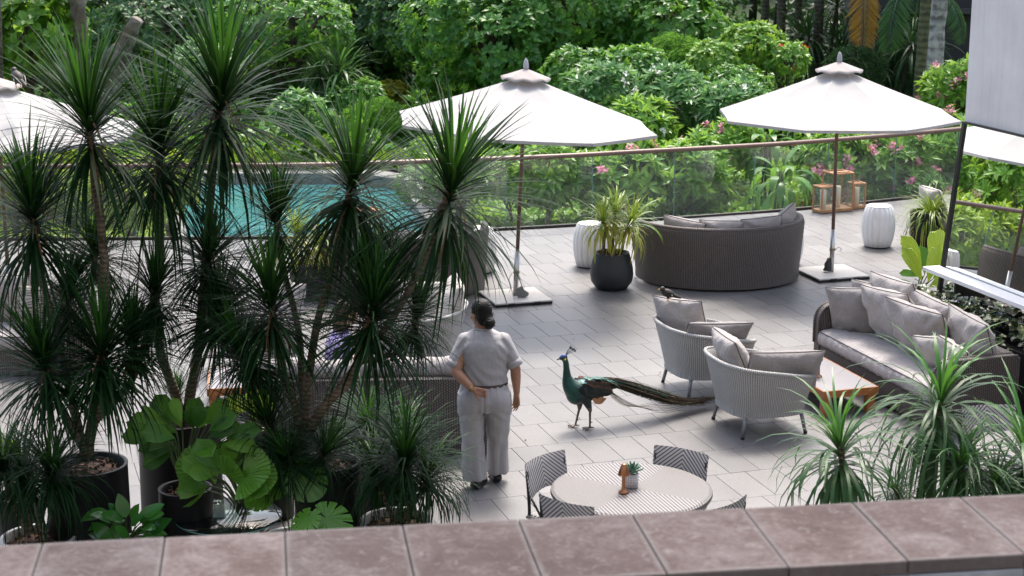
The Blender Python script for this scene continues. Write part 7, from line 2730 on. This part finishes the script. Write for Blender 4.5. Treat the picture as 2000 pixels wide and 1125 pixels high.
def make_peacock():
    t = thing('peacock', 'green necked peacock with long bronze train standing on the grey paving', 'peacock', (0.665, 15.86, 0), R(20))
    m_neck = irid('teal_plumage', (0.0, 0.026, 0.024), (0.002, 0.070, 0.050))
    m_belly = irid('dark_plumage', (0.003, 0.010, 0.010), (0.004, 0.032, 0.025))
    m_crown = irid('blue_plumage', (0.003, 0.022, 0.11), (0.006, 0.05, 0.20))
    m_leg = simple('scaly_leg', (0.17, 0.135, 0.115), 0.6, nscale=40, var=0.3, bump=0.6, bscale=120)
    m_back = irid('turquoise_scale', (0.006, 0.08, 0.10), (0.025, 0.20, 0.22), 0.4, 0.2, 90)
    m_dark = irid('wing_black', (0.003, 0.006, 0.007), (0.010, 0.018, 0.018), 0.6, 0.0, 60)
    m_dark.node_tree.nodes['Principled BSDF'].inputs['Specular IOR Level'].default_value = 0.2
    m_beak = simple('horn_beak', (0.10, 0.10, 0.09), 0.4)
    pr = []
    neck = crom([(-0.185, 0, 0.705), (-0.168, 0, 0.66), (-0.160, 0, 0.58), (-0.150, 0, 0.50), (-0.118, 0, 0.425), (-0.06, 0, 0.37)], 4)
    rad = np.interp(np.linspace(0, 1, len(neck)), [0, 0.15, 0.35, 0.55, 0.75, 1], [0.030, 0.027, 0.031, 0.043, 0.070, 0.105])
    for i in range(len(neck) - 1):
        pr.append(('c', neck[i], neck[i + 1], rad[i], rad[i + 1]))
    pr += [('e', (-0.192, 0, 0.716), (0.040, 0.028, 0.030), (0, R(-12), 0)), ('e', (-0.214, 0, 0.710), (0.025, 0.019, 0.019))]
    pr += [('e', (0.0, 0, 0.365), (0.165, 0.105, 0.115), (0, R(4), 0)), ('e', (-0.06, 0, 0.345), (0.10, 0.10, 0.105)), ('e', (0.13, 0, 0.385), (0.15, 0.085, 0.085), (0, R(6), 0)), ('c', (0.18, 0, 0.40), (0.34, 0.0, 0.385), 0.065, 0.03)]
    for sy, fx in ((-0.055, 0.055), (0.055, -0.05)):
        hip, hock, ft = np.array((0.01 + fx * 0.2, sy, 0.29)), np.array((0.028 + fx * 0.6, sy, 0.185)), np.array((0.006 + fx, sy, 0.016))
        pr += [('c', hip, hock, 0.050, 0.020), ('c', hock, ft, 0.0125, 0.0095)]
        pr += [('c', ft, ft + np.array((-0.075, -0.008, -0.006)), 0.009, 0.0065), ('c', ft, ft + np.array((-0.062, -0.042, -0.006)), 0.0085, 0.006), ('c', ft, ft + np.array((-0.062, 0.034, -0.006)), 0.0085, 0.006), ('c', ft, ft + np.array((0.04, 0.004, -0.006)), 0.0085, 0.006),
               ('c', ft * 0.72 + hock * 0.28, ft * 0.72 + hock * 0.28 + np.array((0.03, 0, 0.004)), 0.007, 0.004)]

    def assign(c):
        x, y, z = c.T
        k = np.zeros(len(c), int)
        k[(z < 0.335) & (x > -0.09)] = 1
        k[(x > 0.07) & (z < 0.40)] = 1
        k[(x > -0.02) & (z > 0.40) & (x < 0.14) & (z < 0.52)] = 4
        k[(x >= 0.12) & (z > 0.38)] = 1
        k[(z > 0.722) & (x < -0.14)] = 2
        k[(z < 0.215)] = 3
        return k
    link('body', blob('body', pr, 0.0042, 3, [m_neck, m_belly, m_crown, m_leg, m_back], assign), t)
    mb = MB()
    tube(mb, [(-0.225, 0, 0.708), (-0.245, 0, 0.703), (-0.262, 0, 0.694)], [0.0125, 0.0085, 0.002], 10)
    obj('beak', mb, m_beak, t)
    m_y = simple('yellow_skin', (0.65, 0.42, 0.03), 0.5)
    for sy in (-1, 1):
        mb = MB(); lathe(mb, [(0.001, -0.004), (0.0045, 0), (0.001, 0.004)], 10, c=(-0.213, sy * 0.0225, 0.719)); obj('eye', mb, M_black, t)
        mb = MB()
        P = [(-0.200, sy * 0.0265, 0.700), (-0.188, sy * 0.0295, 0.698), (-0.178, sy * 0.0295, 0.706)]
        tube(mb, P, [0.004, 0.0095, 0.006], 8); obj('cheek_patch', mb, m_y, t)
        mb = MB(); tube(mb, [(-0.232, sy * 0.014, 0.712), (-0.212, sy * 0.0225, 0.714), (-0.190, sy * 0.0285, 0.719)], [0.003, 0.0055, 0.003], 6); obj('eye_stripe', mb, M_black, t)
    # crest
    mb = MB()
    r = np.random.default_rng(3)
    for k in range(9):
        a = (k - 4) * 0.055
        e = np.array([-0.125 + 0.006 * abs(k - 4), a * 0.28, 0.800 - 0.004 * abs(k - 4) + 0.006 * (k % 2)])
        s0 = np.array([-0.172, a * 0.03, 0.735])
        tube(mb, [s0, (s0 + e) / 2 + np.array([-0.003, 0, 0.003]), e], [0.0022, 0.0018, 0.0016], 4)
        lathe(mb, [(0.001, -0.012), (0.009, -0.002), (0.007, 0.010), (0.001, 0.016)], 6, T=Matrix.Translation(e) @ Matrix.Rotation(R(28), 4, 'Y'))
    obj('crest', mb, irid('crest_blue', (0.003, 0.012, 0.03), (0.006, 0.03, 0.05)), t)

    def feather(mb, p0, p1, w, sag=0.0, m=0, seg=7, side=(0, 1, 0), tip=0.25, twist=0.0):
        p0 = np.array(p0, float); p1 = np.array(p1, float)
        s = np.linspace(0, 1, seg)
        P = p0 + (p1 - p0) * s[:, None]
        P[:, 2] += sag * 4 * s * (1 - s)
        wp = np.interp(s, [0, 0.15, 1 - tip, 1], [0.5, 1, 0.9, 0.12]) * w / 2
        sd = nrm_(np.array(side, float))
        V = np.stack([P - sd * wp[:, None], P + np.array([0, 0, w * 0.10]), P + sd * wp[:, None]], 1)
        mb.add(V.reshape(-1, 3), gridf(seg, 3), None, m)
    m_cov = leafmat('covert_feather', (0.004, 0.010, 0.010), (0.030, 0.040, 0.030), 0.5, 0.0, spec=0.3)
    # wings: rows of overlapping feathers over a folded wing form
    for sy in (-1, 1):
        w_ = [('e', (0.075, sy * 0.085, 0.385), (0.155, 0.030, 0.080), (0, R(14), R(-6) * sy)), ('e', (0.19, sy * 0.07, 0.365), (0.09, 0.022, 0.05), (0, R(18), 0))]
        wg = link('wing', blob('wing', w_, 0.005, 4, [m_dark]), t)
        mb = MB()
        for row in range(5):
            for k in range(8 - row):
                x = -0.04 + row * 0.045 + k * 0.006
                z = 0.462 - k * 0.019 - row * 0.006
                y = sy * (0.121 - 0.014 * ((z - 0.40) / 0.06) ** 2)
                feather(mb, (x, y, z), (x + 0.075 + 0.012 * row, y - sy * 0.006, z - 0.034), 0.026, 0.006, side=(0.35, 0, 1), m=0)
        obj('wing_coverts', mb, m_cov, wg, smooth=True)['kind'] = 'stuff'
        mb = MB()
        for k in range(7):
            feather(mb, (0.055 + k * 0.004, sy * 0.102, 0.335 - k * 0.009), (0.215 - k * 0.006, sy * 0.088, 0.292 - k * 0.006), 0.034, -0.004, side=(0.25, 0, 1), m=0)
        obj('flight_feathers', mb, simple('buff_feather', (0.46, 0.235, 0.105), 0.6, nscale=25, var=0.15), wg)['kind'] = 'stuff'
        mb = MB()
        for k in range(26):
            x = -0.01 + (k % 13) * 0.016
            q = k // 13
            feather(mb, (x, sy * (0.078 + 0.026 * q), 0.482 - 0.022 * q - (k % 13) * 0.004), (x + 0.085, sy * (0.092 + 0.026 * q), 0.446 - 0.03 * q - (k % 13) * 0.004), 0.030, 0.01, side=(0.3, sy * 0.6, 0.8))
        obj('scapular_feathers', mb, simple('barred_pink_brown', (0.36, 0.20, 0.155), 0.6, nscale=70, var=0.4), wg)['kind'] = 'stuff'
    # train
    r = np.random.default_rng(12)
    mt = leafmat('train_feather', (0.006, 0.007, 0.004), (0.058, 0.040, 0.022), 0.6, 0.05, (0.05, 0.06, 0.03), spec=0.2)
    mg = leafmat('train_green', (0.006, 0.040, 0.030), (0.024, 0.120, 0.080), 0.5, 0.05, (0.05, 0.2, 0.1), spec=0.25)
    ms = simple('pale_quill', (0.34, 0.28, 0.19), 0.6)
    mb = MB()
    bar = MB()
    N = 130
    for k in range(N):
        f = r.random()
        L = 0.45 + 0.92 * r.random() ** 0.6
        s0 = np.array([0.13 + 0.14 * r.random(), r.normal(0, 0.035), 0.435 + 0.035 * r.random()])
        yo = r.normal(0, 1); zo = r.normal(0, 1)
        s = np.linspace(0, 1, 12)
        gl = s * L
        X = s0[0] + gl * 0.93
        Z = np.interp(gl, [0, 0.15, 0.45, 0.75, 1.0, 1.4], [0, -0.035, -0.155, -0.275, -0.345, -0.37]) + s0[2] + zo * 0.024 * np.sin(pi * np.clip(gl / 1.0, 0, 1)) ** 0.5 + abs(zo) * 0.012 * s
        Z = np.maximum(Z, 0.022 + 0.01 * r.random())
        Yv = s0[1] * (1 - 0.3 * s) + yo * 0.036 * np.sin(pi * np.clip(gl / 1.4, 0.1, 1)) + 0.16 * (gl / 1.4) ** 2
        P = np.stack([X, Yv, Z], -1)
        col = 1 if (L < 0.85 and r.random() < 0.65) else (2 if r.random() < 0.10 else 0)
        tube(mb, P, np.linspace(0.0028, 0.0012, 12), 4, m=2 if col == 2 else 0)
        # barbs along both sides, swept back
        for i in range(1, 12):
            for q in range(4):
                fq = (i - 1 + q / 4) / 11
                c = P[i - 1] + (P[i] - P[i - 1]) * q / 4
                tv = nrm_(P[i] - P[i - 1])
                ln = 0.036 * (0.45 + 0.9 * fq) * r.uniform(0.7, 1.2)
                for sg in (-1, 1):
                    d = nrm_(tv * 1.0 + np.array([0, sg * 0.42, 0.16 * sg * r.normal() + 0.1 * r.normal()]))
                    e = c + d * ln
                    n_ = np.array([0, 0, 1.0]) * 0.0022
                    bar.add([c - n_, c + n_ + tv * 0.006, e + tv * 0.002, e - n_ * 0.3], [(0, 1, 2, 3)], None, 1 if col == 1 else 0)
    for k in range(7):
        P = crom([(0.20, 0.03 * (k - 3), 0.40), (0.50, 0.06 + 0.03 * (k - 3), 0.20 - 0.012 * k), (0.85, 0.12 + 0.03 * (k - 3), 0.055 + 0.008 * k), (1.10 + 0.04 * k, 0.20 + 0.03 * (k - 3), 0.035 + 0.012 * (k % 3))], 6)
        tube(mb, P, np.linspace(0.003, 0.0014, len(P)), 4, m=2 if k % 3 == 0 else 0)
    tr = obj('train', mb, [mt, mg, ms], t)
    tr['kind'] = 'stuff'
    o = obj('train_barbs', bar, [mt, mg], tr, smooth=False)
    o['kind'] = 'stuff'
    # upper tail coverts: turquoise to green scales over the rump
    mb = MB()
    for k in range(60):
        u = r.random()
        x = 0.02 + 0.42 * u
        y = r.normal(0, 0.035)
        z = np.interp(x, [0.0, 0.12, 0.25, 0.46], [0.488, 0.485, 0.468, 0.375]) - 3.2 * y * y + 0.006
        feather(mb, (x, y, z), (x + 0.075, y * 1.05, z - 0.022 - 0.05 * u), 0.030, 0.008, side=(0, 1, -2 * y))
    obj('rump_scales', mb, irid('rump_green', (0.008, 0.055, 0.045), (0.03, 0.20, 0.16), 0.4, 0.25), t)['kind'] = 'stuff'


make_peacock()


def make_myna(label, loc, rz, s=1.0):
    t = thing('bird', label, 'bird', loc, rz, 'small dark mynas')
    mk = simple('myna_brown', (0.045, 0.032, 0.026), 0.6, nscale=50, var=0.3)
    mh = simple('myna_black', (0.010, 0.010, 0.011), 0.5)
    my = simple('myna_yellow', (0.65, 0.38, 0.03), 0.5)
    mw = simple('myna_white', (0.7, 0.7, 0.68), 0.6)
    pr = [('e', (0, 0, 0.075), (0.062, 0.034, 0.037), (0, R(24), 0)), ('e', (-0.05, 0, 0.118), (0.024, 0.020, 0.021)), ('c', (-0.03, 0, 0.085), (-0.048, 0, 0.112), 0.028, 0.021), ('c', (0.05, 0, 0.052), (0.115, 0, 0.030), 0.018, 0.010)]
    for sy in (-1, 1):
        pr += [('c', (0.005, sy * 0.014, 0.05), (0.0, sy * 0.016, 0.03), 0.012, 0.006), ('c', (0.0, sy * 0.016, 0.034), (0.004, sy * 0.017, 0.004), 0.0035, 0.003), ('c', (0.004, sy * 0.017, 0.004), (-0.02, sy * 0.019, 0.003), 0.003, 0.002), ('c', (0.004, sy * 0.017, 0.004), (0.018, sy * 0.016, 0.003), 0.003, 0.002)]

    def asg(c):
        k = np.zeros(len(c), int)
        k[(c[:, 2] > 0.102) & (c[:, 0] < -0.02)] = 1
        k[c[:, 2] < 0.030] = np.where(c[c[:, 2] < 0.030][:, 0] < 0.03, 2, 0)
        return k
    link('body', blob('body', pr, 0.0028, 3, [mk, mh, my], asg), t)
    mb = MB(); tube(mb, [(-0.068, 0, 0.117), (-0.082, 0, 0.113), (-0.094, 0, 0.108)], [0.006, 0.0042, 0.001], 8); obj('beak', mb, my, t)
    for sy in (-1, 1):
        mb = MB()
        V = [(-0.02, sy * 0.036, 0.095), (0.03, sy * 0.040, 0.085), (0.09, sy * 0.018, 0.040), (0.02, sy * 0.038, 0.055), (-0.015, sy * 0.040, 0.070)]
        mb.add(V + [(x, y * 0.8, z) for x, y, z in V], [(0, 1, 2, 3, 4) if sy > 0 else (4, 3, 2, 1, 0)] + [(i, (i + 1) % 5, 5 + (i + 1) % 5, 5 + i) if sy < 0 else (i, 5 + i, 5 + (i + 1) % 5, (i + 1) % 5) for i in range(5)])
        wg = obj('wing', mb, mh, t, smooth=False)
        mb = MB(); lathe(mb, [(0.001, -0.012), (0.004, 0), (0.001, 0.012)], 8, c=(0.028, sy * 0.0405, 0.064)); obj('wing_patch', mb, mw, wg)
        mb = MB(); lathe(mb, [(0.001, -0.003), (0.0034, 0), (0.001, 0.003)], 8, c=(-0.058, sy * 0.0185, 0.122)); obj('eye', mb, my, t)
    t.scale = (s, s, s)
    return t


make_myna('small dark bird perched on the corner of the cushion in the farther grey armchair', tuple(at(1304, 589, 17.15)), R(10), 1.15)
make_myna('dark bird with a white wing patch sitting on the left parasol', tuple(at(36, 173, 19.55)), R(-50), 1.7)
